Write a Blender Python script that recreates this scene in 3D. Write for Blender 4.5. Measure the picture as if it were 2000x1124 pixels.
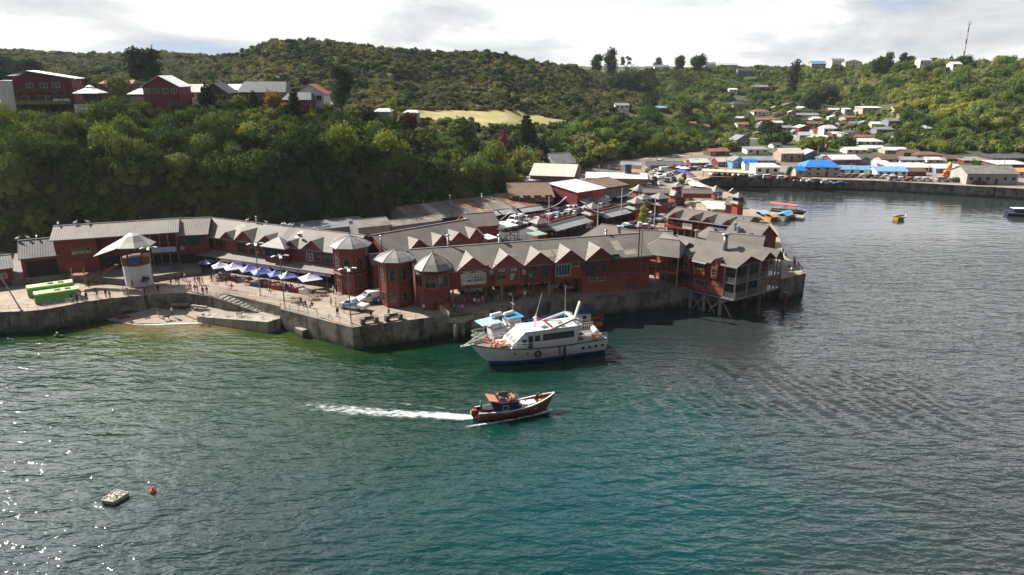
import bpy, bmesh, math, random
import numpy as np
from mathutils import Vector, Matrix, noise as mnoise
for o in list(bpy.data.objects): bpy.data.objects.remove(o)
R = math.radians; PI = math.pi
random.seed(7); rng = np.random.default_rng(7)
S = bpy.context.scene; C = S.collection
# ------------------------------------------------ camera
CAMZ = 42.0; PITCH = R(17.0); FPX = 1400.0
cam = bpy.data.objects.new('camera', bpy.data.cameras.new('camera')); C.objects.link(cam)
cam.location = (0, 0, CAMZ); cam.rotation_euler = (R(90) - PITCH, 0, 0)
cam.data.sensor_width = 36; cam.data.lens = 36 * FPX / 2000
cam.data.clip_start = 1; cam.data.clip_end = 20000
S.camera = cam
# ------------------------------------------------ light
SUN = Vector((-.68, .36, .69)).normalized()
S.view_settings.view_transform = 'Standard'; S.view_settings.look = 'None'
S.view_settings.gamma = 1; S.view_settings.exposure = 0.97
ld = bpy.data.lights.new('sun', 'SUN'); ld.energy = 5.0; ld.angle = R(.55); ld.color = (1, .95, .87)
lo = bpy.data.objects.new('sun', ld); C.objects.link(lo)
lo.rotation_euler = (-SUN).to_track_quat('-Z', 'Y').to_euler(); lo.location = (0, 0, 200)
W = bpy.data.worlds.new('World'); S.world = W; W.use_nodes = True
def mk_world():
    nt = W.node_tree; nt.nodes.clear(); N = nt.nodes.new; L = nt.links.new
    out = N('ShaderNodeOutputWorld'); bg = N('ShaderNodeBackground'); bg2 = N('ShaderNodeBackground'); mix = N('ShaderNodeMixShader')
    sky = N('ShaderNodeTexSky'); sky.sky_type = 'NISHITA'; sky.sun_disc = False
    sky.sun_elevation = math.asin(SUN.z); sky.sun_rotation = math.atan2(SUN.x, SUN.y); sky.air_density = 1; sky.dust_density = .6
    bg.inputs[1].default_value = .05; L(sky.outputs[0], bg.inputs[0])
    tc = N('ShaderNodeTexCoord'); sep = N('ShaderNodeSeparateXYZ'); L(tc.outputs['Generated'], sep.inputs[0])
    # project the view direction on a cloud layer
    az = N('ShaderNodeMath'); az.operation = 'ADD'; L(sep.outputs[2], az.inputs[0]); az.inputs[1].default_value = .16
    dx = N('ShaderNodeMath'); dx.operation = 'DIVIDE'; L(sep.outputs[0], dx.inputs[0]); L(az.outputs[0], dx.inputs[1])
    dy = N('ShaderNodeMath'); dy.operation = 'DIVIDE'; L(sep.outputs[1], dy.inputs[0]); L(az.outputs[0], dy.inputs[1])
    cb = N('ShaderNodeCombineXYZ'); L(dx.outputs[0], cb.inputs[0]); L(dy.outputs[0], cb.inputs[1])
    def noise(scale, det, rough, dist=0, off=(0, 0, 0), vec=None):
        m = N('ShaderNodeMapping'); m.inputs['Location'].default_value = off; L(vec or cb.outputs[0], m.inputs[0])
        n = N('ShaderNodeTexNoise'); n.inputs['Scale'].default_value = scale; n.inputs['Detail'].default_value = det
        n.inputs['Roughness'].default_value = rough; n.inputs['Distortion'].default_value = dist; L(m.outputs[0], n.inputs['Vector']); return n
    def ramp(src, pts):
        r = N('ShaderNodeValToRGB'); e = r.color_ramp.elements
        while len(e) < len(pts): e.new(.5)
        for k, (p, c) in enumerate(pts): e[k].position = p; e[k].color = (*c, 1) if len(c) == 3 else c
        L(src, r.inputs[0]); return r
    # cover: broken cloud, thin blue gaps; brighter bank toward the horizon
    cov = ramp(noise(.75, 7, .55, .4, (3.1, 1.4, 0)).outputs[0], [(.36, (0, 0, 0)), (.56, (1, 1, 1))])
    mpz = N('ShaderNodeMapping'); mpz.inputs['Scale'].default_value = (2.6, 2.6, 11); L(tc.outputs['Generated'], mpz.inputs[0])
    shade = ramp(noise(1.25, 9, .56, .35, (1.7, 2.9, .6), mpz.outputs[0]).outputs[0], [(.31, (.42, .54, .72)), (.40, (.64, .67, .71)), (.47, (.82, .83, .84)), (.505, (1.0, 1.0, .99)), (.66, (1.12, 1.12, 1.11))])
    low = ramp(sep.outputs[2], [(0, (1, 1, 1)), (.105, (1, 1, 1)), (.19, (2.2, 2.2, 2.2)), (.5, (1.9, 1.9, 1.92)), (.70, (.34, .35, .37)), (1, (.18, .20, .24))])
    cl = N('ShaderNodeMix'); cl.data_type = 'RGBA'; cl.blend_type = 'MULTIPLY'; cl.inputs[0].default_value = 1
    L(shade.outputs[0], cl.inputs[6]); L(low.outputs[0], cl.inputs[7])
    # cloud strength: full on the sun's side, dimmed behind the viewer to deepen shade
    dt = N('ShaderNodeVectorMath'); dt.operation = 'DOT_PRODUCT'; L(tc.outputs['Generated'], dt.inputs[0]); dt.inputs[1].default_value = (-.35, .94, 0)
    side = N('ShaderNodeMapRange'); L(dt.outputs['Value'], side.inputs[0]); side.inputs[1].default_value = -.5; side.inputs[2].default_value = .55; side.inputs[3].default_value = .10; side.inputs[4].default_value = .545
    # cloud edges around the sun glare far brighter than the rest
    ds = N('ShaderNodeVectorMath'); ds.operation = 'DOT_PRODUCT'; L(tc.outputs['Generated'], ds.inputs[0]); ds.inputs[1].default_value = Vector((-.50, .56, .68)).normalized()
    gl = N('ShaderNodeMapRange'); gl.interpolation_type = 'SMOOTHSTEP'; L(ds.outputs['Value'], gl.inputs[0]); gl.inputs[1].default_value = .89; gl.inputs[2].default_value = .995; gl.inputs[3].default_value = 1; gl.inputs[4].default_value = 3.6
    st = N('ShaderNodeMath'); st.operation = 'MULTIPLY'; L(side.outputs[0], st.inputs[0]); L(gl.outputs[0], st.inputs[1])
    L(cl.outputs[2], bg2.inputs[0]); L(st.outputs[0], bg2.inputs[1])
    hor = ramp(sep.outputs[2], [(0, (1, 1, 1)), (.10, (.75, .75, .75)), (.2, (0, 0, 0))])
    mx = N('ShaderNodeMath'); mx.operation = 'MAXIMUM'; L(cov.outputs[0], mx.inputs[0]); L(hor.outputs[0], mx.inputs[1])
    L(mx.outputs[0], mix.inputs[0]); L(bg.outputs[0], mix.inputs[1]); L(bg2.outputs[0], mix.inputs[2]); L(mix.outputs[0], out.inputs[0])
mk_world()
# ------------------------------------------------ helpers
cp, sp = math.cos(PITCH), math.sin(PITCH)
def ray(px, py):
    a = (px - 1000) / FPX; b = (562 - py) / FPX
    return np.array((a, cp + b * sp, -sp + b * cp))
def P(px, py, z=3.7):
    r = ray(px, py); t = (z - CAMZ) / r[2]
    return Vector((r[0] * t, r[1] * t, z))
def PY(px, py, Y):
    r = ray(px, py); t = Y / r[1]
    return Vector((r[0] * t, Y, CAMZ + r[2] * t))
MATS = {}
def mat(name, col, rough=.7, var=.12, scale=1.5, bump=0, metal=0, stripes=None, spec=None, col2=None, brick=None, coord='Object', alpha=None, trans=0, thr=(.4, .6)):
    """procedural material: noise-varied base colour, optional corrugation / cladding bump"""
    if name in MATS: return MATS[name]
    k_ = .66 if max(col) < .6 else .86; col = tuple(c * k_ for c in col); col2 = tuple(c * k_ for c in col2) if col2 else None
    m = bpy.data.materials.new(name); m.use_nodes = True; nt = m.node_tree; N = nt.nodes.new; L = nt.links.new
    b = nt.nodes['Principled BSDF']; b.inputs['Roughness'].default_value = rough; b.inputs['Metallic'].default_value = metal
    if spec is not None: b.inputs['Specular IOR Level'].default_value = spec
    tc = N('ShaderNodeTexCoord'); n = N('ShaderNodeTexNoise'); n.inputs['Scale'].default_value = scale; n.inputs['Detail'].default_value = 6; n.inputs['Roughness'].default_value = .65
    L(tc.outputs[coord], n.inputs['Vector'])
    r = N('ShaderNodeValToRGB'); e = r.color_ramp.elements
    c2 = col2 or tuple(min(1, c * (1 + var * 2)) for c in col); c1 = col if col2 else tuple(c * (1 - var * 2) for c in col)
    e[0].position = thr[0] if col2 else .3; e[1].position = thr[1] if col2 else .7; e[0].color = (*c1, 1); e[1].color = (*c2, 1)
    L(n.outputs[0], r.inputs[0]); L(r.outputs[0], b.inputs['Base Color'])
    if brick:
        bt = N('ShaderNodeTexBrick'); bt.inputs['Scale'].default_value = 1 / brick; bt.inputs['Mortar Size'].default_value = .03; bt.inputs['Color1'].default_value = (1, 1, 1, 1); bt.inputs['Color2'].default_value = (.86, .85, .84, 1); bt.inputs['Mortar'].default_value = (.55, .53, .5, 1); L(tc.outputs['Object'], bt.inputs['Vector'])
        big = N('ShaderNodeTexNoise'); big.inputs['Scale'].default_value = .09; big.inputs['Detail'].default_value = 5; L(tc.outputs['Object'], big.inputs['Vector']); br = N('ShaderNodeValToRGB'); br.color_ramp.elements[0].position = .38; br.color_ramp.elements[0].color = (.62, .6, .58, 1); br.color_ramp.elements[1].position = .58; L(big.outputs[0], br.inputs[0])
        cur = r.outputs[0]
        for q in (bt.outputs['Color'], br.outputs[0]):
            mm = N('ShaderNodeMix'); mm.data_type = 'RGBA'; mm.blend_type = 'MULTIPLY'; mm.inputs[0].default_value = .8; L(cur, mm.inputs[6]); L(q, mm.inputs[7]); cur = mm.outputs[2]
        L(cur, b.inputs['Base Color'])
    h = None
    if stripes:
        axis, period, amt = stripes
        w = N('ShaderNodeTexWave'); w.wave_type = 'BANDS'; w.bands_direction = axis; w.inputs['Scale'].default_value = 2 * PI / (20 * period) ; w.inputs['Distortion'].default_value = 0
        L(tc.outputs['Object'], w.inputs['Vector']); h = w.outputs['Fac']; hb = amt
        mm = N('ShaderNodeMix'); mm.data_type = 'RGBA'; mm.blend_type = 'MULTIPLY'; mm.inputs[0].default_value = .55
        rr = N('ShaderNodeValToRGB'); rr.color_ramp.elements[0].color = (.45, .45, .45, 1); rr.color_ramp.elements[1].position = .35; rr.color_ramp.elements[1].color = (1, 1, 1, 1)
        L(h, rr.inputs[0]); L(r.outputs[0], mm.inputs[6]); L(rr.outputs[0], mm.inputs[7]); L(mm.outputs[2], b.inputs['Base Color'])
    elif bump: h = n.outputs[0]; hb = bump
    if h:
        bp = N('ShaderNodeBump'); bp.inputs['Strength'].default_value = .6; bp.inputs['Distance'].default_value = hb
        L(h, bp.inputs['Height']); L(bp.outputs[0], b.inputs['Normal'])
    MATS[name] = m; return m
def glassm(name='window_glass', col=(.02, .025, .03)):
    if name in MATS: return MATS[name]
    m = mat(name, col, .08, .5, .35, spec=.8); return m
class MB:
    def __init__(s): s.v = []; s.f = []; s.m = []
    def poly(s, pts, mi=0):
        i = len(s.v); s.v += [tuple(p) for p in pts]; s.f.append(tuple(range(i, i + len(pts)))); s.m.append(mi); return s
    def box(s, x0, x1, y0, y1, z0, z1, mi=0):
        i = len(s.v); s.v += [(x0, y0, z0), (x1, y0, z0), (x1, y1, z0), (x0, y1, z0), (x0, y0, z1), (x1, y0, z1), (x1, y1, z1), (x0, y1, z1)]
        for f in ((3, 2, 1, 0), (4, 5, 6, 7), (0, 1, 5, 4), (1, 2, 6, 5), (2, 3, 7, 6), (3, 0, 4, 7)): s.f.append(tuple(i + k for k in f)); s.m.append(mi)
        return s
    def prism(s, poly, z0, z1, mi=0, mt=None):
        n = len(poly); i = len(s.v)
        a = sum(poly[k][0] * poly[(k + 1) % n][1] - poly[(k + 1) % n][0] * poly[k][1] for k in range(n))
        if a < 0: poly = poly[::-1]
        s.v += [(p[0], p[1], z0) for p in poly] + [(p[0], p[1], z1) for p in poly]
        for k in range(n): s.f.append((i + k, i + (k + 1) % n, i + n + (k + 1) % n, i + n + k)); s.m.append(mi)
        s.f.append(tuple(i + n + k for k in range(n))); s.m.append(mi if mt is None else mt)
        s.f.append(tuple(i + k for k in range(n))[::-1]); s.m.append(mi); return s
    def tube(s, a, b, r0, r1=None, n=6, mi=0):
        r1 = r0 if r1 is None else r1; a = Vector(a); b = Vector(b); d = (b - a)
        if d.length < 1e-6: return s
        d.normalize(); u = d.orthogonal().normalized(); w = d.cross(u); i = len(s.v)
        for c, r in ((a, r0), (b, r1)):
            for k in range(n):
                t = 2 * PI * k / n; s.v.append(tuple(c + u * math.cos(t) * r + w * math.sin(t) * r))
        for k in range(n): s.f.append((i + k, i + (k + 1) % n, i + n + (k + 1) % n, i + n + k)); s.m.append(mi)
        s.f.append(tuple(i + k for k in range(n))[::-1]); s.f.append(tuple(i + n + k for k in range(n))); s.m += [mi, mi]; return s
    def bar(s, a, b, w, h=None, mi=0):
        """square bar between two points"""
        h = h or w; a = Vector(a); b = Vector(b); d = (b - a).normalized(); up = Vector((0, 0, 1)) if abs(d.z) < .95 else Vector((0, 1, 0))
        u = d.cross(up).normalized() * w / 2; v = u.cross(d).normalized() * h / 2; i = len(s.v)
        for c in (a, b): s.v += [tuple(c - u - v), tuple(c + u - v), tuple(c + u + v), tuple(c - u + v)]
        for f in ((0, 1, 2, 3), (7, 6, 5, 4), (0, 4, 5, 1), (1, 5, 6, 2), (2, 6, 7, 3), (3, 7, 4, 0)): s.f.append(tuple(i + k for k in f)); s.m.append(mi)
        return s
    def slab(s, pts, t, mi=0):
        """polygon sheet given thickness t downward"""
        n = len(pts); i = len(s.v); pts = [Vector(p) for p in pts]
        s.v += [tuple(p) for p in pts] + [(p[0], p[1], p[2] - t) for p in pts]
        s.f.append(tuple(range(i, i + n))); s.f.append(tuple(range(i + 2 * n - 1, i + n - 1, -1))); s.m += [mi, mi]
        for k in range(n): s.f.append((i + k, i + n + k, i + n + (k + 1) % n, i + (k + 1) % n)); s.m.append(mi)
        return s
    def lathe(s, prof, n=12, c=(0, 0, 0), mi=0, sx=1, sy=1, ph=0):
        i = len(s.v)
        for (r, z) in prof:
            for k in range(n):
                t = 2 * PI * k / n + ph; s.v.append((c[0] + r * math.cos(t) * sx, c[1] + r * math.sin(t) * sy, c[2] + z))
        for j in range(len(prof) - 1):
            for k in range(n): s.f.append((i + j * n + k, i + j * n + (k + 1) % n, i + (j + 1) * n + (k + 1) % n, i + (j + 1) * n + k)); s.m.append(mi)
        s.f.append(tuple(i + k for k in range(n))[::-1]); s.f.append(tuple(i + (len(prof) - 1) * n + k for k in range(n))); s.m += [mi, mi]; return s
    def xf(s, M):
        s.v = [tuple(M @ Vector(v)) for v in s.v]; return s
    def add(s, o, M=None, mi=None):
        i = len(s.v); s.v += [tuple(M @ Vector(v)) for v in o.v] if M else o.v
        s.f += [tuple(i + k for k in f) for f in o.f]; s.m += [mi] * len(o.m) if mi is not None else o.m; return s
    def mesh(s, name, mats, smooth=False):
        me = bpy.data.meshes.new(name); me.from_pydata(s.v, [], s.f)
        for m in (mats if isinstance(mats, (list, tuple)) else [mats]): me.materials.append(m)
        if len(me.polygons) == len(s.m): me.polygons.foreach_set('material_index', s.m)
        if smooth: me.polygons.foreach_set('use_smooth', [True] * len(me.polygons))
        me.update(); return me
    def build(s, name, mats, parent=None, smooth=False, **kw):
        o = bpy.data.objects.new(name, s.mesh(name, mats, smooth)); C.objects.link(o); o.parent = parent
        for k, v in kw.items(): o[k] = v
        return o
LABELS = {}
def tag(o, label, cat, group=None):
    if label in LABELS and not group: print('DUP LABEL', label)
    LABELS[label] = 1
    o['label'] = label; o['category'] = cat
    if group: o['group'] = group
    return o
def thing(name, label, cat, loc=(0, 0, 0), rz=0, group=None):
    o = bpy.data.objects.new(name, None); C.objects.link(o); o.empty_display_size = .3
    o.location = loc; o.rotation_euler = (0, 0, rz); return tag(o, label, cat, group)
def struct(o, kind='structure'): o['kind'] = kind; return o
def copy_tree(o, parent=None, loc=None, rz=None, label=None, scale=None):
    c = o.copy(); C.objects.link(c); c.parent = parent
    if loc is not None: c.location = loc
    if rz is not None: c.rotation_euler = (0, 0, rz)
    if scale is not None: c.scale = (scale,) * 3
    if label: c['label'] = label
    for ch in list(o.children): copy_tree(ch, c)
    return c
def ang(a, b): return math.atan2(b[1] - a[1], b[0] - a[0])
# ------------------------------------------------ terrain of hills
# columns seen from the water: each a profile of (distance, height) knots; last entries run off behind the crest
def zc(px, py, Y): return PY(px, py, Y).z
COLS = []
def col(px, *kn):
    r = []
    for k in kn:
        Y, v = k[0], k[1]; r.append((Y, zc(px, v, Y) if len(k) == 2 else v))
    COLS.append(((px - 1000) / FPX, r))
# (Y, py) or (Y, z, 0)
T = 0
col(-700, (152, 3.7, T), (157, 19, T), (205, 215), (260, 205), (420, 160), (650, 112), (1600, 45, T))
col(0, (152, 3.7, T), (157, 20, T), (205, 222), (260, 208), (420, 160), (650, 108), (1600, 45, T))
col(250, (161, 3.7, T), (166, 19.5, T), (208, 222), (260, 214), (420, 160), (640, 109), (1600, 45, T))
col(420, (166, 3.7, T), (171, 19, T), (210, 226), (260, 218), (400, 170), (560, 118), (1500, 45, T))
col(540, (169, 3.7, T), (174, 19, T), (212, 232), (260, 222), (350, 180), (440, 88), (1300, 45, T))
col(650, (173, 3.7, T), (178, 18.5, T), (214, 240), (262, 226), (350, 180), (445, 92), (1300, 45, T))
col(750, (180, 3.7, T), (185, 17.5, T), (216, 256), (270, 230), (355, 180), (450, 100), (1300, 45, T))
col(850, (187, 3.7, T), (192, 14.5, T), (222, 285), (290, 236), (380, 190), (470, 106), (1300, 45, T))
col(940, (196, 3.7, T), (200, 11.5, T), (226, 322), (296, 242), (400, 185), (480, 108), (1300, 45, T))
col(985, (215, 4.0, T), (228, 6, T), (262, 300), (305, 244), (400, 185), (485, 112), (1300, 45, T))
col(1030, (245, 4.2, T), (270, 6, T), (300, 275), (335, 242), (430, 180), (500, 120), (1300, 45, T))
col(1110, (275, 4.2, T), (290, 7, T), (322, 262), (352, 240), (450, 185), (520, 136), (1300, 45, T))
col(1200, (315, 4, T), (330, 9, T), (355, 246), (400, 236), (500, 195), (640, 152), (1400, 45, T))
col(1300, (335, 4, T), (348, 8, T), (378, 262), (430, 258), (520, 205), (690, 145), (1500, 45, T))
col(1400, (362, 4, T), (378, 5.5, T), (405, 296), (450, 272), (560, 195), (720, 142), (1600, 45, T))
col(1450, (330, 4, T), (380, 5, T), (430, 270), (500, 230), (600, 188), (740, 141), (1600, 45, T))
col(1600, (330, 4, T), (365, 5.5, T), (425, 262), (515, 218), (600, 182), (690, 137), (1600, 43, T))
col(1750, (305, 4, T), (340, 5.5, T), (395, 245), (450, 205), (520, 165), (610, 130), (1600, 43, T))
col(1880, (292, 4, T), (325, 5.5, T), (365, 250), (415, 200), (460, 158), (530, 128), (1600, 43, T))
col(2000, (285, 4, T), (315, 6, T), (350, 250), (395, 200), (440, 160), (500, 132), (1600, 43, T))
col(2700, (250, 4, T), (280, 6, T), (320, 250), (375, 200), (430, 160), (500, 132), (1600, 43, T))
CU = np.array([c[0] for c in COLS]); CYK = np.array([[k[0] for k in c[1]] for c in COLS]); CZK = np.array([[k[1] for k in c[1]] for c in COLS])
def knots(u):
    u = np.clip(u, CU[0], CU[-1]); i = np.clip(np.searchsorted(CU, u) - 1, 0, len(CU) - 2); t = (u - CU[i]) / (CU[i + 1] - CU[i])
    t = t * t * (3 - 2 * t) * .5 + t * .5
    return CYK[i] * (1 - t)[:, None] + CYK[i + 1] * t[:, None], CZK[i] * (1 - t)[:, None] + CZK[i + 1] * t[:, None]
def hgt(X, Y):
    X = np.atleast_1d(np.asarray(X, float)); Y = np.atleast_1d(np.asarray(Y, float)); dd = cp * Y  # u as seen: px-1000 over depth
    Z = np.full(len(X), 20.0)
    for it in range(2):
        dep = Y * cp + (CAMZ - Z) * sp; u = X / dep
        KY, KZ = knots(u); n = KY.shape[1]; Z = KZ[:, 0].copy()
        for k in range(n - 1):
            t = np.clip((Y - KY[:, k]) / (KY[:, k + 1] - KY[:, k]), 0, 1); Z += (KZ[:, k + 1] - KZ[:, k]) * t
    # relief: gullies and knolls
    w = np.clip((Y - KY[:, 2]) / 60, 0, 1)
    Z = Z + w * (1.6 * np.sin(X * .043 + Y * .021) * np.sin(Y * .037 + 1.3 + X * .013) + .9 * np.sin(X * .11 + 2) * np.sin(Y * .09 - X * .05))
    return Z
def base_Y(X, Y):
    return knots(X / (Y * cp + 38 * sp))[0][:, 0]
def hit(px, py, y0=150, y1=1500):
    """where the view ray through a pixel meets the hills"""
    r = ray(px, py); Ys = np.arange(y0, y1, 1.5); t = Ys / r[1]; X = r[0] * t; Zr = CAMZ + r[2] * t; H = hgt(X, Ys)
    k = np.argmax(H >= Zr)
    if not (H >= Zr).any(): return None
    return Vector((X[k], Ys[k], H[k]))
def terrain():
    us = np.linspace(-1.3, 1.15, 360); ss = []
    nseg = [3, 10, 10, 24, 18, 22, 14]
    V = []
    KYc, KZc = knots(us)
    rows = []
    first = np.stack([KYc[:, 0] - 14, KYc[:, 0]], 1)
    Ygrid = []
    for t in (0, .6): Ygrid.append(first[:, 0] * (1 - t) + first[:, 1] * t)
    for k in range(6):
        n = (8, 10, 10, 24, 26, 12)[k]
        for j in range(n): Ygrid.append(KYc[:, k] + (KYc[:, k + 1] - KYc[:, k]) * j / n)
    Ygrid.append(KYc[:, 6]); Ygrid.append(KYc[:, 6] * 1.15)
    Yg = np.array(Ygrid); nr, nc = Yg.shape
    U = np.tile(us, (nr, 1))
    Zg = np.full_like(Yg, 20.)
    for it in range(3):
        Xg = U * (Yg * cp + (CAMZ - Zg) * sp); Zg = hgt(Xg.ravel(), Yg.ravel()).reshape(nr, nc)
    Zg[0] = 2.2; Zg[1] = np.minimum(Zg[1], 3.3)
    v = np.stack([Xg.ravel(), Yg.ravel(), Zg.ravel()], 1)
    idx = np.arange(nr * nc).reshape(nr, nc)
    f = np.stack([idx[:-1, :-1], idx[:-1, 1:], idx[1:, 1:], idx[1:, :-1]], -1).reshape(-1, 4)
    me = bpy.data.meshes.new('hills'); me.from_pydata(v.tolist(), [], f.tolist())
    me.polygons.foreach_set('use_smooth', [True] * len(me.polygons))
    o = bpy.data.objects.new('hills', me); C.objects.link(o); struct(o)
    m = mat('hill_ground', (.035, .055, .016), .95, .3, .06, col2=(.10, .095, .035)); me.materials.append(m)
    m2 = mat('dry_grass', (.42, .37, .12), .95, .3, .08, col2=(.58, .46, .20)); me.materials.append(m2)
    return o
hills = terrain()
# dry meadow on the terrace: its faces get the dry grass colour
def project(x, y, z):
    dep = y * cp + (CAMZ - z) * sp; b = (y * sp - (CAMZ - z) * cp) / dep
    return 1000 + FPX * x / dep, 562 - FPX * b
MEADOW = []
for p in hills.data.polygons:
    c = p.center; q = project(*c)
    if (800 < q[0] < 1120 and 216 < q[1] < 246 and 285 < c.y < 352): p.material_index = 1
    if (1545 < q[0] < 1600 and 262 < q[1] < 275) or (1740 < q[0] < 1795 and 206 < q[1] < 236): p.material_index = 1
# ------------------------------------------------ water
def water():
    me = bpy.data.meshes.new('water')
    me.from_pydata([(-2400, -300, 0), (2400, -300, 0), (2400, 2300, 0), (-2400, 2300, 0)], [], [(0, 1, 2, 3)])
    o = bpy.data.objects.new('water', me); C.objects.link(o); struct(o)
    m = bpy.data.materials.new('sea_water'); m.use_nodes = True; nt = m.node_tree; N = nt.nodes.new; L = nt.links.new
    b = nt.nodes['Principled BSDF']; b.inputs['IOR'].default_value = 1.34; b.inputs['Roughness'].default_value = .08
    tc = N('ShaderNodeTexCoord'); ob = tc.outputs['Object']
    def math_(op, a, bb=None, c=None):
        n = N('ShaderNodeMath'); n.operation = op
        for k, v in enumerate((a, bb, c)):
            if v is None: continue
            if isinstance(v, (int, float)): n.inputs[k].default_value = v
            else: L(v, n.inputs[k])
        return n.outputs[0]
    def noise(scale, sx, sy, rz=0, det=3, rough=.5, dist=0, off=0):
        mp = N('ShaderNodeMapping'); mp.inputs['Scale'].default_value = (sx, sy, 1); mp.inputs['Rotation'].default_value = (0, 0, rz); mp.inputs['Location'].default_value = (off, off * .7, 0)
        L(ob, mp.inputs[0]); n = N('ShaderNodeTexNoise'); n.inputs['Scale'].default_value = scale; n.inputs['Detail'].default_value = det
        n.inputs['Roughness'].default_value = rough; n.inputs['Distortion'].default_value = dist; L(mp.outputs[0], n.inputs['Vector']); return n.outputs[0]
    def mix(f, a, bb):
        n = N('ShaderNodeMix'); n.data_type = 'RGBA'
        L(f, n.inputs[0])
        for k, v in ((6, a), (7, bb)):
            if isinstance(v, tuple): n.inputs[k].default_value = (*v, 1)
            else: L(v, n.inputs[k])
        return n.outputs[2]
    sp_ = N('ShaderNodeSeparateXYZ'); L(ob, sp_.inputs[0]); X, Y = sp_.outputs[0], sp_.outputs[1]
    def blob(cx, cy, rx, ry, soft=1.0):
        a = math_('DIVIDE', math_('SUBTRACT', X, cx), rx); c = math_('DIVIDE', math_('SUBTRACT', Y, cy), ry)
        d = math_('SQRT', math_('ADD', math_('MULTIPLY', a, a), math_('MULTIPLY', c, c)))
        d = math_('ADD', d, math_('MULTIPLY', math_('SUBTRACT', wob, .5), .9))
        r = N('ShaderNodeMapRange'); r.interpolation_type = 'SMOOTHSTEP'; L(d, r.inputs[0]); r.inputs[1].default_value = 1; r.inputs[2].default_value = 1 - soft; r.inputs[3].default_value = 0; r.inputs[4].default_value = 1
        return r.outputs[0]
    wob = noise(.045, 1, 1, 0, 4, .55)
    teal = (.001, .036, .040); slate = (.026, .031, .031); deep = (.002, .019, .017); green = (.002, .024, .010); lime = (.028, .050, .008); sand = (.11, .09, .035)
    xs = N('ShaderNodeMapRange'); xs.interpolation_type = 'SMOOTHSTEP'; L(math_('ADD', X, math_('MULTIPLY', wob, 30)), xs.inputs[0]); xs.inputs[1].default_value = 10; xs.inputs[2].default_value = 60
    col_ = mix(xs.outputs[0], deep, slate)
    col_ = mix(blob(10, 68, 46, 36, .9), col_, teal)
    col_ = mix(blob(-34, 90, 66, 36, .8), col_, green)
    col_ = mix(blob(-52, 110, 42, 16, .75), col_, lime)
    col_ = mix(blob(-57, 116, 20, 8.0, .6), col_, sand)
    L(col_, b.inputs['Base Color'])
    # waves: long low chop, ripples, fine texture; calmer patches
    calm = noise(.03, 1, 1.4, 0, 3, .5, .3, 11)
    h = math_('MULTIPLY', noise(.5, .5, 1.2, .12, 3, .5, .5), .30)
    h = math_('ADD', h, math_('MULTIPLY', noise(.16, .5, 1.2, -.2, 2, .5, .3, 5), .34))
    h = math_('ADD', h, math_('MULTIPLY', noise(1.15, .55, 1.2, .3, 3, .55, .4, 3), math_('ADD', .05, math_('MULTIPLY', calm, .13))))
    h = math_('ADD', h, math_('MULTIPLY', noise(3.2, .7, 1.1, -.2, 2, .5, 0, 8), math_('MULTIPLY', calm, .03)))
    # bow wave fans running right and down from the boat
    wv = N('ShaderNodeTexWave'); wv.wave_type = 'BANDS'; wv.bands_direction = 'DIAGONAL'; wv.inputs['Scale'].default_value = .16; wv.inputs['Distortion'].default_value = 3.5; wv.inputs['Detail'].default_value = 2; wv.inputs['Detail Scale'].default_value = .4
    wm = N('ShaderNodeMapping'); wm.inputs['Rotation'].default_value = (0, 0, .62); wm.inputs['Scale'].default_value = (.8, 1.4, 1); L(ob, wm.inputs[0]); L(wm.outputs[0], wv.inputs['Vector'])
    h = math_('ADD', h, math_('MULTIPLY', wv.outputs['Fac'], math_('MULTIPLY', blob(38, 88, 30, 16, .9), .30)))
    bp = N('ShaderNodeBump'); bp.inputs['Strength'].default_value = 1; bp.inputs['Distance'].default_value = 1.15
    ys = N('ShaderNodeMapRange'); ys.interpolation_type = 'SMOOTHSTEP'; L(Y, ys.inputs[0]); ys.inputs[1].default_value = 150; ys.inputs[2].default_value = 195; ys.inputs[3].default_value = 1; ys.inputs[4].default_value = .22
    L(math_('MULTIPLY', h, ys.outputs[0]), bp.inputs['Height']); L(bp.outputs[0], b.inputs['Normal'])
    me.materials.append(m); return o
sea = water()
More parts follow.
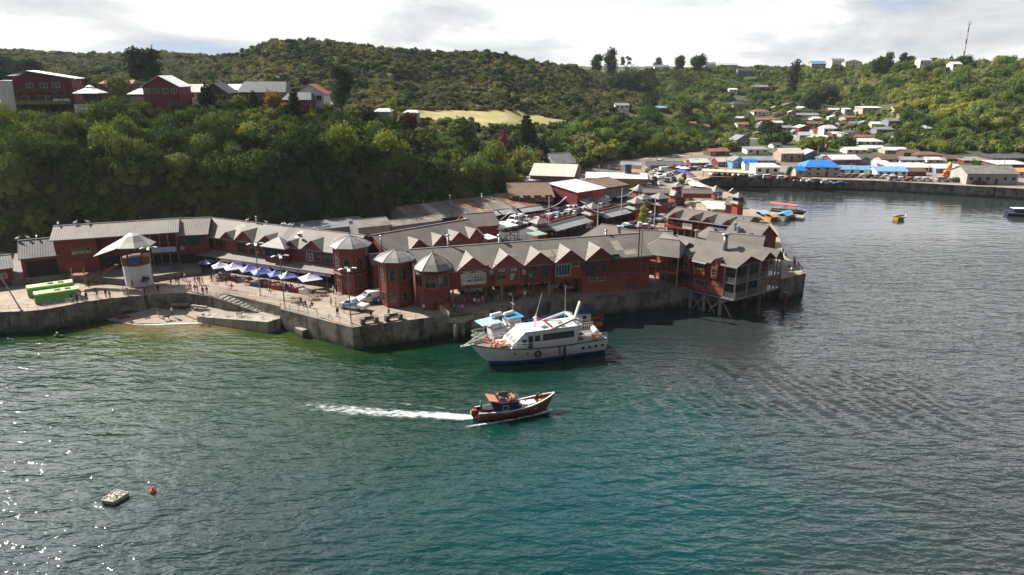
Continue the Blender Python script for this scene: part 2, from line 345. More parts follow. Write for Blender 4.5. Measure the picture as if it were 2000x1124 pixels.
# ------------------------------------------------ vegetation
def leafm(name, c1, c2, c3, trans=.3):
    m = bpy.data.materials.new(name); m.use_nodes = True; nt = m.node_tree; nt.nodes.clear(); N = nt.nodes.new; L = nt.links.new
    out = N('ShaderNodeOutputMaterial'); d = N('ShaderNodeBsdfDiffuse'); t = N('ShaderNodeBsdfTranslucent'); mx = N('ShaderNodeMixShader'); mx.inputs[0].default_value = trans
    oi = N('ShaderNodeObjectInfo'); r = N('ShaderNodeValToRGB'); e = r.color_ramp.elements; e.new(.5)
    for k, (p, c) in enumerate(((.1, c1), (.55, c2), (.95, c3))): e[k].position = p; e[k].color = (*c, 1)
    g = N('ShaderNodeNewGeometry'); n = N('ShaderNodeTexNoise'); n.inputs['Scale'].default_value = .025; n.inputs['Detail'].default_value = 3; L(g.outputs['Position'], n.inputs['Vector'])
    n2 = N('ShaderNodeTexNoise'); n2.inputs['Scale'].default_value = .9; n2.inputs['Detail'].default_value = 2; L(g.outputs['Position'], n2.inputs['Vector'])
    a = N('ShaderNodeMath'); a.operation = 'MULTIPLY_ADD'; L(n.outputs[0], a.inputs[0]); a.inputs[1].default_value = 1.5; a.inputs[2].default_value = -.62
    b = N('ShaderNodeMath'); b.operation = 'MULTIPLY_ADD'; L(oi.outputs['Random'], b.inputs[0]); b.inputs[1].default_value = .50; L(a.outputs[0], b.inputs[2])
    c = N('ShaderNodeMath'); c.operation = 'MULTIPLY_ADD'; L(n2.outputs[0], c.inputs[0]); c.inputs[1].default_value = .35; L(b.outputs[0], c.inputs[2])
    L(c.outputs[0], r.inputs[0]); L(r.outputs[0], d.inputs[0]); L(r.outputs[0], t.inputs[0])
    L(d.outputs[0], mx.inputs[1]); L(t.outputs[0], mx.inputs[2]); L(mx.outputs[0], out.inputs[0]); MATS[name] = m; return m
L_CLIFF = leafm('leaf_cliff', (.030, .056, .017), (.082, .128, .034), (.20, .235, .065), .12)
L_SCRUB = leafm('leaf_scrub', (.075, .085, .04), (.145, .155, .062), (.27, .235, .10))
L_BRIGHT = leafm('leaf_bright', (.07, .12, .025), (.17, .22, .04), (.33, .31, .06))
L_DARK = leafm('leaf_dark', (.020, .038, .018), (.035, .06, .024), (.06, .085, .03), .2)
L_RED = leafm('leaf_red', (.06, .015, .012), (.16, .03, .04), (.30, .06, .13))
L_GOLD = leafm('leaf_gold', (.10, .08, .02), (.22, .15, .03), (.32, .20, .05))
L_PINE = leafm('leaf_pine', (.010, .020, .010), (.022, .036, .016), (.04, .05, .02), .15)
BARK = mat('bark', (.10, .075, .055), .9, .3, 3)
def leaf_cloud(centres, radii, n, size, seed, squash=1, inner=True, spread=.25):
    """leaf-sized faces over lumpy lobes; returns MB"""
    g = np.random.default_rng(seed); mb = MB(); centres = np.array(centres, float); radii = np.array(radii, float)
    w = radii ** 2; w = w / w.sum(); k = g.choice(len(radii), n, p=w)
    d = g.normal(size=(n, 3)); d /= np.linalg.norm(d, axis=1)[:, None]; d[:, 2] = np.where(d[:, 2] < -.35, -d[:, 2], d[:, 2])
    rr = radii[k] * (1 + g.normal(size=n) * spread * .5 - .06); p = centres[k] + d * rr[:, None] * np.array((1, 1, squash))
    nn = d + g.normal(size=(n, 3)) * .55; nn /= np.linalg.norm(nn, axis=1)[:, None]
    up = g.normal(size=(n, 3)); u = np.cross(nn, up); u /= np.linalg.norm(u, axis=1)[:, None]; v = np.cross(nn, u)
    s = size * (.6 + g.random(n) * .8)
    q = np.stack([p - u * s[:, None] * .5, p - v * s[:, None] * .7 - nn * (s * .2)[:, None], p + u * s[:, None] * .5, p + v * s[:, None] * .8 - nn * (s * .25)[:, None]], 1)
    mb.v = [tuple(x) for x in q.reshape(-1, 3)]; mb.f = [(4 * i, 4 * i + 1, 4 * i + 2, 4 * i + 3) for i in range(n)]; mb.m = [0] * n
    if inner:
        for c, r in zip(centres, radii):
            i = len(mb.v); prof = [(0.05, -.7), (.5, -.5), (.62, 0), (.45, .4), (.05, .58)]; t = MB().lathe([(a * r, b_ * r * squash) for a, b_ in prof], 7, tuple(c)); mb.add(t)
    return mb
def bush_proto(name, m, seed, n=300, size=.2, lobes=6):
    g = np.random.default_rng(seed); c = []; r = []
    for k in range(lobes):
        a = g.random() * 6.28; q = .55 * math.sqrt(g.random()); c.append((q * math.cos(a), q * math.sin(a), .25 + g.random() * .75)); r.append(.22 + g.random() * .28)
    mb = leaf_cloud(c, r, n, size, seed, .9, True, .5)
    return bpy.data.objects.new(name, mb.mesh(name, m))
def scatter(name, pts, sc, idx, protos, kind='stuff', label=None, cat=None):
    N0 = len(pts); me = bpy.data.meshes.new(name); me.from_pydata([tuple(p) for p in pts], [], [])
    a = me.attributes.new('sc', 'FLOAT_VECTOR', 'POINT'); a.data.foreach_set('vector', np.asarray(sc, 'f').ravel())
    a = me.attributes.new('rz', 'FLOAT_VECTOR', 'POINT'); rr = np.zeros((N0, 3), 'f'); rr[:, 2] = rng.random(N0) * 6.28; rr[:, 0] = rng.normal(size=N0) * .12; a.data.foreach_set('vector', rr.ravel())
    a = me.attributes.new('ix', 'INT', 'POINT'); a.data.foreach_set('value', np.asarray(idx, 'i'))
    o = bpy.data.objects.new(name, me); C.objects.link(o); o['kind'] = kind
    if label: o['label'] = label; o['category'] = cat
    nt = bpy.data.node_groups.new(name, 'GeometryNodeTree'); nt.interface.new_socket('Geometry', in_out='INPUT', socket_type='NodeSocketGeometry'); nt.interface.new_socket('Geometry', in_out='OUTPUT', socket_type='NodeSocketGeometry')
    N = nt.nodes.new; L = nt.links.new; gi = N('NodeGroupInput'); go = N('NodeGroupOutput'); j = N('GeometryNodeJoinGeometry')
    def attr(nm, ty):
        n = N('GeometryNodeInputNamedAttribute'); n.data_type = ty; n.inputs[0].default_value = nm; return n.outputs[0]
    sc_, rz_, ix_ = attr('sc', 'FLOAT_VECTOR'), attr('rz', 'FLOAT_VECTOR'), attr('ix', 'INT')
    for k, pr in enumerate(protos):
        cmp_ = N('FunctionNodeCompare'); cmp_.data_type = 'INT'; cmp_.operation = 'EQUAL'; L(ix_, cmp_.inputs[2]); cmp_.inputs[3].default_value = k
        oi = N('GeometryNodeObjectInfo'); oi.inputs[0].default_value = pr; oi.inputs['As Instance'].default_value = True
        ip = N('GeometryNodeInstanceOnPoints'); L(gi.outputs[0], ip.inputs['Points']); L(cmp_.outputs[0], ip.inputs['Selection']); L(oi.outputs['Geometry'], ip.inputs['Instance'])
        L(rz_, ip.inputs['Rotation']); L(sc_, ip.inputs['Scale']); L(ip.outputs[0], j.inputs[0])
    L(j.outputs[0], go.inputs[0]); md = o.modifiers.new('scatter', 'NODES'); md.node_group = nt
    return o
EXCL = []   # (x, y, r) clearings kept for houses, filled before scatter
def grid_pts(us, y0, y1, step, keep):
    """jittered points over the terrain wedge; keep(px,py,x,y,z,knotsY)->mask"""
    out = []
    Ys = np.arange(y0, y1, step)
    for Y in Ys:
        xs = np.arange(us[0] * Y, us[1] * Y, step); out.append(np.stack([xs + rng.uniform(-.5, .5, len(xs)) * step, Y + rng.uniform(-.5, .5, len(xs)) * step], 1))
    A = np.concatenate(out); Z = hgt(A[:, 0], A[:, 1]); dep = A[:, 1] * cp + (CAMZ - Z) * sp
    px = 1000 + FPX * A[:, 0] / dep; b = (A[:, 1] * sp - (CAMZ - Z) * cp) / dep; py = 562 - FPX * b
    KY, KZ = knots(A[:, 0] / dep); m = keep(px, py, A[:, 0], A[:, 1], Z, KY)
    for (x, y, r) in EXCL: m &= ((A[:, 0] - x) ** 2 + (A[:, 1] - y) ** 2) > r * r
    return np.column_stack([A, Z])[m], px[m], py[m], KY[m]
PR_CLIFF = [bush_proto('cliff_bush', L_CLIFF, 10 + k, 620, .15, 9) for k in range(3)]
PR_BRIGHT = [bush_proto('bright_bush', L_BRIGHT, 20 + k, 480, .15, 8) for k in range(2)]
PR_SCRUB = [bush_proto('scrub_bush', L_SCRUB, 30 + k, 220, .22, 6) for k in range(3)]
PR_DARK = [bush_proto('dark_bush', L_DARK, 40 + k, 300, .19, 6) for k in range(2)]
PR_BIG = [bush_proto('big_crown', L_CLIFF if k else L_BRIGHT, 60 + k, 1900, .085, 13) for k in range(3)]
PR_GOLD = [bush_proto('gold_bush', L_GOLD, 50, 300, .19, 6)]
# ------------------------------------------------ quay and ground
M_CONC = None
def concrete(name, c1, c2, algae=True):
    m = bpy.data.materials.new(name); m.use_nodes = True; nt = m.node_tree; N = nt.nodes.new; L = nt.links.new; b = nt.nodes['Principled BSDF']; b.inputs['Roughness'].default_value = .9
    tc = N('ShaderNodeTexCoord')
    def noise(sc, vs, det=5):
        mp = N('ShaderNodeMapping'); mp.inputs['Scale'].default_value = vs; L(tc.outputs['Object'], mp.inputs[0]); n = N('ShaderNodeTexNoise'); n.inputs['Scale'].default_value = sc; n.inputs['Detail'].default_value = det; n.inputs['Roughness'].default_value = .65; L(mp.outputs[0], n.inputs['Vector']); return n.outputs[0]
    def mixc(f, a, b_):
        n = N('ShaderNodeMix'); n.data_type = 'RGBA'; L(f, n.inputs[0])
        for k, v in ((6, a), (7, b_)):
            if isinstance(v, tuple): n.inputs[k].default_value = (*v, 1)
            else: L(v, n.inputs[k])
        return n.outputs[2]
    def ss(v, a, b_):
        r = N('ShaderNodeMapRange'); r.interpolation_type = 'SMOOTHSTEP'; L(v, r.inputs[0]); r.inputs[1].default_value = a; r.inputs[2].default_value = b_; return r.outputs[0]
    c = mixc(ss(noise(.5, (1, 1, 1)), .35, .65), c1, c2)
    c = mixc(ss(noise(.8, (1, 1, .12)), .52, .68), c, tuple(x * .28 for x in c1))       # vertical run-off streaks
    if algae:
        sp_ = N('ShaderNodeSeparateXYZ'); L(tc.outputs['Object'], sp_.inputs[0]); ad = N('ShaderNodeMath'); ad.operation = 'MULTIPLY_ADD'; L(noise(.7, (1, 1, 1)), ad.inputs[0]); ad.inputs[1].default_value = 2.4; L(sp_.outputs[2], ad.inputs[2])
        c = mixc(ss(ad.outputs[0], 2.6, 1.2), c, (.045, .05, .02)); c = mixc(ss(ad.outputs[0], 1.5, 1.2), c, (.015, .018, .012))
    L(c, b.inputs['Base Color']); bp = N('ShaderNodeBump'); bp.inputs['Distance'].default_value = .08; bp.inputs['Strength'].default_value = .6; L(noise(1.5, (1, 1, .6)), bp.inputs['Height']); L(bp.outputs[0], b.inputs['Normal'])
    MATS[name] = m; return m
M_WALLC = concrete('quay_concrete', (.075, .068, .055), (.235, .21, .17))
M_CONC = concrete('pale_concrete', (.25, .22, .175), (.34, .30, .24), False)
M_PAVE = mat('pave', (.46, .345, .255), .9, .12, .5, bump=.01, col2=(.62, .50, .39), thr=(.35, .65), brick=1.6)
M_ASPH = mat('asphalt', (.10, .095, .09), .92, .2, .6, brick=6)
M_ROADC = mat('worn_concrete_road', (.30, .265, .23), .9, .12, .35)
RAILW = mat('white_rail', (.70, .69, .66), .5, .06, 4); RAILG = mat('grey_rail', (.30, .31, .31), .5, .1, 4)
def pp(seq, z=3.7): return [P(a, b, z)[:2] for a, b in seq]
EDGE = [(-600, 640), (-100, 614), (0, 610), (55, 608), (92, 604), (130, 597), (164, 590), (215, 583), (250, 580), (301, 575), (352, 572.5), (362, 572), (423, 582), (436, 573), (548, 599), (548, 604), (688, 640), (853, 618.5), (925, 610),
        (1052, 592), (1182, 577), (1325, 562.5), (1440, 553), (1531, 543.5)]
EDGE_R = [(1527, 482), (1520, 455), (1502, 430), (1470, 413), (1447, 403), (1442, 384), (1404, 369), (1376, 361.5), (1362, 353), (1392, 346), (1480, 346.5), (1560, 349.5), (1706, 353), (2000, 369), (2700, 408)]
poly = pp(EDGE) + pp(EDGE_R) + [(430, 420), (-330, 420), (-330, 120)]
g = MB().prism(poly, -4, 3.7, 0, 1); struct(g.build('quay', [M_WALLC, M_PAVE]))
# square end block of the breakwater
blk = pp([(1525, 545.5), (1574, 534), (1551, 513), (1535, 503), (1528, 489)], 4.3)
o = MB().prism(blk, -4, 4.3, 0, 1).build('breakwater', [M_WALLC, M_CONC]); tag(o, 'dark square concrete pier head jutting out beyond the balcony house', 'breakwater')
# asphalt parking court, road
def sheet(name, pts, z, m): return struct(MB().poly([(p[0], p[1], z) for p in pts]).build(name, m))
park = sheet('parking_ground', pp([(905, 488), (960, 445), (1030, 415), (1235, 372), (1262, 372), (1255, 398), (1215, 440), (1300, 452), (1290, 470), (1170, 488)]), 3.704, M_ASPH)
road = sheet('road', pp([(1262, 396), (1270, 362), (1275, 340), (1262, 322), (1300, 314), (1345, 318), (1310, 332), (1318, 350), (1345, 372), (1352, 398), (1330, 408), (1290, 405)]), 3.708, M_ROADC)
proad = sheet('shore_road', pp([(1345, 322), (1480, 335), (1560, 343), (1706, 351), (2000, 366), (2600, 398), (2600, 378), (2000, 345), (1700, 334), (1480, 322), (1345, 312)]), 3.704, M_ROADC)
yard = sheet('yard_ground', pp([(1130, 352), (1185, 318), (1400, 300), (1480, 292), (2000, 292), (2500, 300), (2500, 374), (2000, 344), (1700, 333), (1480, 321), (1345, 311), (1262, 321), (1240, 345)]), 3.7015, mat('yard_dirt', (.15, .135, .11), .95, .3, .08, col2=(.26, .23, .18), thr=(.35, .62)))
# beach
def beach():
    top = [(150, 626, -.3), (205, 619, .1), (240, 610, .7), (300, 599, 1.3), (362, 594, 1.7), (425, 603, 1.8), (500, 606, 1.9), (540, 610, 1.7)]
    mid = [(150, 634, -.7), (205, 629, -.1), (240, 630, .02), (300, 632, .0), (360, 631, 0), (420, 630, 0), (470, 638, -.3), (540, 640, -.8)]
    low = [(130, 660, -2.5), (200, 660, -1.6), (260, 660, -1.2), (310, 660, -1.0), (370, 660, -1.0), (430, 660, -1.2), (500, 665, -1.8), (560, 665, -2.5)]
    A = [[P(*p) for p in r] for r in (top, mid, low)]; nr, nc = 16, 50; vs = []; g = np.random.default_rng(3)
    for i in range(nr):
        t = i / (nr - 1) * 2; k = min(1, int(t)); f = t - k
        for j in range(nc):
            s = j / (nc - 1) * 7; q = min(6, int(s)); h = s - q
            a = A[k][q].lerp(A[k][q + 1], h); b = A[k + 1][q].lerp(A[k + 1][q + 1], h); v = a.lerp(b, f); v.z += .07 * mnoise.noise(Vector((v.x * .5, v.y * .5, 1))) ; vs.append(tuple(v))
    me = bpy.data.meshes.new('beach'); me.from_pydata(vs, [], [(i * nc + j, i * nc + nc + j, i * nc + nc + j + 1, i * nc + j + 1)[::1] for i in range(nr - 1) for j in range(nc - 1)])
    m = mat('shingle', (.44, .34, .25), .95, .2, 2.5, bump=.04, col2=(.59, .50, .39), thr=(.35, .62)); me.materials.append(m)
    me.polygons.foreach_set('use_smooth', [True] * len(me.polygons)); o = bpy.data.objects.new('beach', me); C.objects.link(o); struct(o)
beach()
# boat ramp and the landing with steps
rmp = MB(); t0 = [P(384, 619, 1.0), P(460, 624.5, 1.6), P(522, 629.5, 1.9), P(547, 622, 1.9), P(548, 606, 1.9), P(500, 609, 1.9), P(425, 603.5, 1.75), P(385, 612, 1.2)]
rmp.slab(t0, 4.2); tag(rmp.build('boat_ramp', M_CONC), 'pale concrete boat ramp running down to the pebble beach', 'ramp')
def stairs():
    r = thing('quay_steps', 'broad concrete steps between railings going down to the boat ramp', 'steps', (0, 0, 0))
    a0, a1 = P(425, 581.5, 3.68), P(437, 573.5, 3.68); b0, b1 = P(505, 610.5, 1.9), P(546, 601, 1.9); n = 10; m = MB()
    for k in range(n):
        f, h = k / n, (k + 1) / n; z = 3.68 - (3.68 - 1.95) * (k + .5) / n; q = [a0.lerp(b0, f), a0.lerp(b0, h), a1.lerp(b1, h), a1.lerp(b1, f)]
        m.prism([p[:2] for p in q], .5, z)
    m.build('step', M_CONC, r)
    w = MB(); w.slab([a0, a0.lerp(b0, 1) + Vector((0, 0, .2)), b0 + Vector((-.25, -.25, .2)), a0 + Vector((-.25, -.3, .0))], 3); w.build('side_wall', M_WALLC, r)
stairs()
# buttress beside the ramp
bt = MB(); q = [P(575, 612, 3.3), P(602, 619, 3.3), P(621, 613, 3.3), P(594, 607, 3.3)]
def proj_poly(pts, z): return [(p.x, p.y) for p in pts]
bt.prism(proj_poly([P(590, 614, 3.3), P(604, 620, 3.3), P(622, 616, 3.3), P(620, 610, 3.3), P(600, 606, 3.3)], 0), -4, 3.3, 0, 1)
bt.prism(proj_poly([P(575, 641, 1.3), P(590, 646.5, 1.3), P(621, 640, 1.3), P(606, 634, 1.3)], 0), -4, 1.35, 0, 1)
tag(bt.build('mooring_buttress', [M_WALLC, M_CONC]), 'stepped concrete mooring block against the sunlit quay wall', 'buttress')
# jetty by the ferry
def jetty():
    r = thing('jetty', 'small concrete landing jetty on round piles beside the boats', 'jetty', (0, 0, 0))
    d = [P(858, 612, 3.3), P(880, 624, 3.3), P(905, 624, 3.3), P(926, 614, 3.3), P(925, 607, 3.3), P(860, 607, 3.3)]; MB().slab(d, .7).build('deck', M_CONC, r)
    for x, y in ((876, 627), (889, 634), (903, 630), (921, 624)):
        a = P(x, y, 2.6); MB().tube((a.x, a.y, -3), (a.x, a.y, 2.6), .38, n=10).build('pile', M_WALLC, r, True)
jetty()
# retaining walls in front of the left-hand buildings
def rwall(pts, z0, z1, w, label, capm=None):
    m = MB()
    for k in range(len(pts) - 1):
        a, b = Vector(pts[k][:2]), Vector(pts[k + 1][:2]); d = (b - a).normalized(); n = Vector((-d.y, d.x)) * w
        m.prism([tuple(a), tuple(b), tuple(b + n), tuple(a + n)], z0, z1 + k * .003)
    return tag(m.build('retaining_wall', capm or M_WALLC), label, 'wall')
M_WALLM = mat('old_rendered_wall', (.20, .17, .15), .95, .3, .8, bump=.03)
rwall([P(25, 560, 3.7), P(128, 549, 3.7), P(185, 553, 3.7), P(242, 558, 3.7), P(262, 548, 3.7), P(300, 551, 3.7)], 3.6, 4.9, .35, 'low stained masonry wall under the dark shed and red hall', M_WALLM)
g = MB().prism(pp([(25, 559), (128, 548), (185, 552), (242, 557), (262, 547), (300, 550), (395, 535), (380, 500), (30, 505)]), 3.5, 4.72, 0); struct(g.build('terrace_ground', [M_ROADC]))
# railings
def railing(pts, label, h=1.05, bars=3, gap=2.0, m=None, r=.03, pr=.035, z=None, group=None):
    m = m or RAILW; o = thing('railing', label, 'railing', pts[0], 0, group); O = Vector(pts[0]); n = 0
    for k in range(len(pts) - 1):
        a, b = Vector(pts[k]) - O, Vector(pts[k + 1]) - O; L_ = (b - a).length; c = max(1, round(L_ / gap)); seg = MB()
        for j in range(bars):
            zz = Vector((0, 0, h * (j + 1) / bars)); seg.tube(a + zz, b + zz, r, n=5)
        seg.build('rail', m, o)
        for j in range(c + (1 if k == len(pts) - 2 else 0)):
            p = a.lerp(b, j / c); MB().tube(p, p + Vector((0, 0, h)), pr, n=5).build('post', m, o); n += 1
    return o
railing([P(x, y) for x, y in ((548, 602.5), (620, 620), (686, 638))], 'white five-bar railing along the sunlit quay edge above the boat ramp', 1.15, 5, 2.2, r=.035, pr=.05)
railing([P(x, y) for x, y in ((690, 638.5), (770, 628), (853, 617))], 'thin grey railing behind the two concrete benches at the quay corner', 1.0, 2, 1.6, m=RAILG, r=.02, pr=.025)
railing([P(x, y) for x, y in ((-60, 611), (0, 608.5), (55, 607), (92, 602.5))], 'thin wire railing on the quay left of the green booths', 1.0, 2, 1.6, m=RAILG, r=.018, pr=.025)
railing([P(x, y) for x, y in ((86, 603.5), (130, 596), (158, 590))], 'white horizontal bar railing below the green booths', 1.0, 4, 2, r=.03)
railing([P(x, y) for x, y in ((160, 589.5), (215, 582), (250, 579), (301, 574), (352, 571.5), (362, 571))], 'thin railing along the curved quay wall above the beach where people lean', 1.0, 1, 2.4, m=RAILG, r=.03, pr=.03)
railing([P(x, y) for x, y in ((364, 571), (423, 581))], 'railing at the crowded bend above the beach', 1.0, 3, 1.6, r=.03)
railing([P(423, 581), P(505, 610.5, 2.15)], 'mesh-filled railing sloping down beside the steps', 1.05, 5, 1.5, m=RAILG, r=.025)
railing([P(x, y) for x, y in ((430, 569), (500, 581), (574, 590))], 'white top rail between the steps and the umbrella stalls', 1.0, 2, 2.0, r=.045)
railing([P(861, 610.5), P(877, 622, 3.4)], 'short white ladder-like railing at the jetty', 1.1, 6, 1.4)
railing([P(x, y) for x, y in ((893, 613), (925, 609), (1052, 590.5), (1182, 575.5), (1325, 561))], 'long grey railing on the quay edge under the red restaurant row', 1.05, 3, 2.4, m=RAILG, r=.025, pr=.035)
# low wall with planters along the stairwell
rwall([P(x, y) for x, y in ((432, 573), (548, 597))], 1.0, 3.72, .3, 'concrete wall between the steps and the stalls promenade')
# ------------------------------------------------ red timber market buildings
M_RED = mat('red_boards', (.20, .028, .018), .75, .2, .45, col2=(.30, .048, .03), thr=(.32, .64), stripes=('Z', .28, .02))
M_REDL = mat('sunlit_red_boards', (.33, .055, .022), .7, .18, .45, col2=(.46, .09, .036), thr=(.32, .64), stripes=('Z', .28, .02))  # red boards again, with the warm sunlit tone put into the colour
M_REDT = mat('red_trim', (.25, .045, .026), .6, .15, 2)
M_ROOF = mat('brown_grey_roof', (.165, .140, .12), .8, .10, .35, col2=(.245, .212, .184), thr=(.3, .62), stripes=('X', .42, .03))
M_ROOFP = mat('pale_roof', (.26, .228, .195), .75, .1, .35, col2=(.36, .32, .28), thr=(.3, .62), stripes=('X', .42, .03))  # market roof lightened for its facing; the extra sun is in the colour
M_ROOFD = mat('dark_roof', (.19, .185, .195), .7, .2, .35, stripes=('X', .42, .03))
M_ROOFT = mat('turret_roof', (.27, .255, .235), .6, .15, .6, stripes=None)
M_FRW = mat('white_frame', (.62, .60, .56), .5, .08, 3); M_FRD = mat('tan_frame', (.34, .25, .16), .6, .1, 3); M_FRR = mat('brown_frame', (.14, .06, .04), .6, .15, 3)
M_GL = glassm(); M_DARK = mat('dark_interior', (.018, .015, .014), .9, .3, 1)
M_WOOD = mat('weathered_wood', (.24, .15, .09), .85, .25, 2); M_PLY = mat('plywood_panel', (.42, .22, .09), .8, .15, 1.5)
M_METAL = mat('galvanised_metal', (.42, .42, .41), .4, .15, 2, metal=.6)
M_WHITE = mat('white_paint', (.78, .76, .72), .5, .05, 1.2); M_BLK = mat('black_rubber', (.02, .02, .02), .7, .2, 3)
class Bld:
    """gabled building whose ridge runs between two points of the picture at height zr"""
    def __init__(s, name, label, cat, r0, r1, zr, ze, hw, hwb=None, z0=3.7, O=None, group=None):
        a = P(*r0, zr); b = P(*r1, zr); s.L = (b.xy - a.xy).length; s.rz = ang(a, b); s.zr, s.ze, s.hw, s.hwb, s.z0 = zr - z0, ze - z0, hw, hwb or hw, z0
        s.o = thing(name, label, cat, (a.x, a.y, z0), s.rz, group); s.M = Matrix.Translation((a.x, a.y, z0)) @ Matrix.Rotation(s.rz, 4, 'Z'); s.Mi = s.M.inverted()
    def face(s, px, py, y=None):
        """local (x,z) where a pixel ray meets the facade plane"""
        y = -s.hw if y is None else y; c = s.Mi @ Vector((0, 0, CAMZ)); d = s.Mi.to_3x3() @ Vector(ray(px, py)); t = (y - c.y) / d.y; q = c + d * t; return q.x, q.z
    def faceX(s, px, py, x):
        c = s.Mi @ Vector((0, 0, CAMZ)); d = s.Mi.to_3x3() @ Vector(ray(px, py)); t = (x - c.x) / d.x; q = c + d * t; return q.y, q.z
    def body(s, m, x0=0, x1=None, y0=None, y1=None, z0=-.3, z1=None, name='wall', gable=True, hollow=False):
        x1 = s.L if x1 is None else x1; y0 = -s.hw if y0 is None else y0; y1 = s.hwb if y1 is None else y1; z1 = s.ze if z1 is None else z1
        b = MB(); b.box(x0, x1, y0, y1, z0, z1 - .02)
        if gable:
            for x, e in ((x0, .0), (x1, 0)):
                t = .12 if x == x0 else -.12; b.poly([(x, y0, z1 - .02), (x, y1, z1 - .02), (x, 0, s.zr - .08)][::(-1 if x == x0 else 1)])
        return b.build(name, m, s.o)
    def roof(s, m, over=.5, ends=.5, x0=0, x1=None, hip0=0, hip1=0, t=.16, name='roof'):
        x1 = s.L if x1 is None else x1; sl = (s.zr - s.ze) / s.hw; slb = (s.zr - s.ze) / s.hwb; b = MB(); A, B = x0 - ends, x1 + ends
        zf = s.ze - sl * over; zb = s.ze - slb * over; yf = -s.hw - over; yb = s.hwb + over
        b.slab([(A, yf, zf), (B, yf, zf), (B - hip1, 0, s.zr), (A + hip0, 0, s.zr)], t)
        b.slab([(B, yb, zb), (A, yb, zb), (A + hip0, 0, s.zr), (B - hip1, 0, s.zr)], t)
        if hip0: b.slab([(A, yb, zb), (A, yf, zf), (A + hip0, 0, s.zr)], t)
        if hip1: b.slab([(B, yf, zf), (B, yb, zb), (B - hip1, 0, s.zr)], t)
        o = b.build(name, m, s.o); c = MB(); c.box(A + hip0, B - hip1, -.14, .14, s.zr - .02, s.zr + .07); c.build('ridge_cap', M_METAL, o); return o
    def win(s, x, z, w, h, nx=2, nz=1, arch=False, fm=None, gm=None, y=None, f=.09, along='x'):
        """window: frame with a pane below it; x, z = lower left corner on the facade"""
        y = (-s.hw if y is None else y); return window(s.o, x, y, z, w, h, nx, nz, arch, fm or M_FRW, gm or M_GL, f, along)
def window(par, x, y, z, w, h, nx=2, nz=1, arch=False, fm=None, gm=None, f=.09, along='x'):
    fr = MB(); d = .07
    def bx(a, b, c, e, mb, dd=0):
        if along == 'x': mb.box(a, b, y - d - dd, y + .02, c, e)
        elif along == 'y': mb.box(y - d - dd, y + .02, a, b, c, e)
        else: mb.box(y - .02, y + d + dd, a, b, c, e)
    bx(x - f, x + w + f, z - f, z, fr, .05)
    bx(x - f, x, z, z + h, fr); bx(x + w, x + w + f, z, z + h, fr)
    if not arch: bx(x - f, x + w + f, z + h, z + h + f, fr)
    for k in range(1, nx): bx(x + w * k / nx - f * .35, x + w * k / nx + f * .35, z, z + h, fr, -.01)
    for k in range(1, nz): bx(x, x + w, z + h * k / nz - f * .35, z + h * k / nz + f * .35, fr, -.012)
    pn = MB()
    yy = {'x': lambda u, v: (u, y - .035, v), 'y': lambda u, v: (y - .035, u, v), 'Y': lambda u, v: (y + .035, u, v)}[along]
    if arch:
        bx(x, x + w, z + h - f * .4, z + h + f * .4, fr, -.01); pts = [(x, z), (x + w, z), (x + w, z + h), (x + w * .9, z + h + w * .28), (x + w / 2, z + h + w * .58), (x + w * .1, z + h + w * .28), (x, z + h)]
        for a, b in zip(pts[2:6], pts[3:7]): A = Vector(yy(*a)); B = Vector(yy(*b)); fr.bar(A, B, .1, f)
    else: pts = [(x, z), (x + w, z), (x + w, z + h), (x, z + h)]
    pn.poly([yy(*p) for p in pts])
    o = fr.build('window', fm or M_FRW, par); pn.build('pane', gm or M_GL, o); return o
def dormer(B, x, w, zb, ht, out=.15, wall=None, roofm=None, back=None, nm='dormer'):
    """gabled dormer: front triangle and a small roof running back into the main roof"""
    y = -B.hw - out; sl = (B.zr - B.ze) / B.hw; za = zb + ht; yb = min(-.3, -(B.zr - za) / sl) if back is None else back
    ybl = -B.hw + max(0, (zb - B.ze)) / sl + .0
    m = MB(); m.poly([(x - w / 2, y, zb - .5), (x + w / 2, y, zb - .5), (x + w / 2, y, zb), (x, y, za - .1), (x - w / 2, y, zb)])
    m.box(x - w / 2, x + w / 2, y + .02, -B.hw + .3, zb - .5, zb - .05)
    o = m.build(nm, wall or M_REDT, B.o); r = MB(); ov = .35; e = ht / (w / 2) * ov
    r.slab([(x - w / 2 - ov, y - .35, zb - e), (x, y - .35, za), (x, yb, za), (x - w / 2 - ov, ybl, zb - e)], .12)
    r.slab([(x, y - .35, za), (x + w / 2 + ov, y - .35, zb - e), (x + w / 2 + ov, ybl, zb - e), (x, yb, za)], .12)
    r.build('dormer_roof', roofm or M_ROOFP, o)
    f = MB(); f.bar((x - w / 2 - ov, y - .37, zb - e - .06), (x, y - .37, za - .06), .08, .26); f.bar((x, y - .37, za - .06), (x + w / 2 + ov, y - .37, zb - e - .06), .08, .26); f.build('bargeboard', M_REDT, o); return o
def chimney(B, x, y, h, r=.18, cap=True, m=None):
    c = MB(); c.tube((x, y, B.ze - .2), (x, y, h), r, n=9)
    if cap: c.lathe([(r * .6, 0), (r * 1.9, .12), (r * 1.9, .2), (.02, .45)], 9, (x, y, h + .12))
    return c.build('chimney', m or M_METAL, B.o, True)
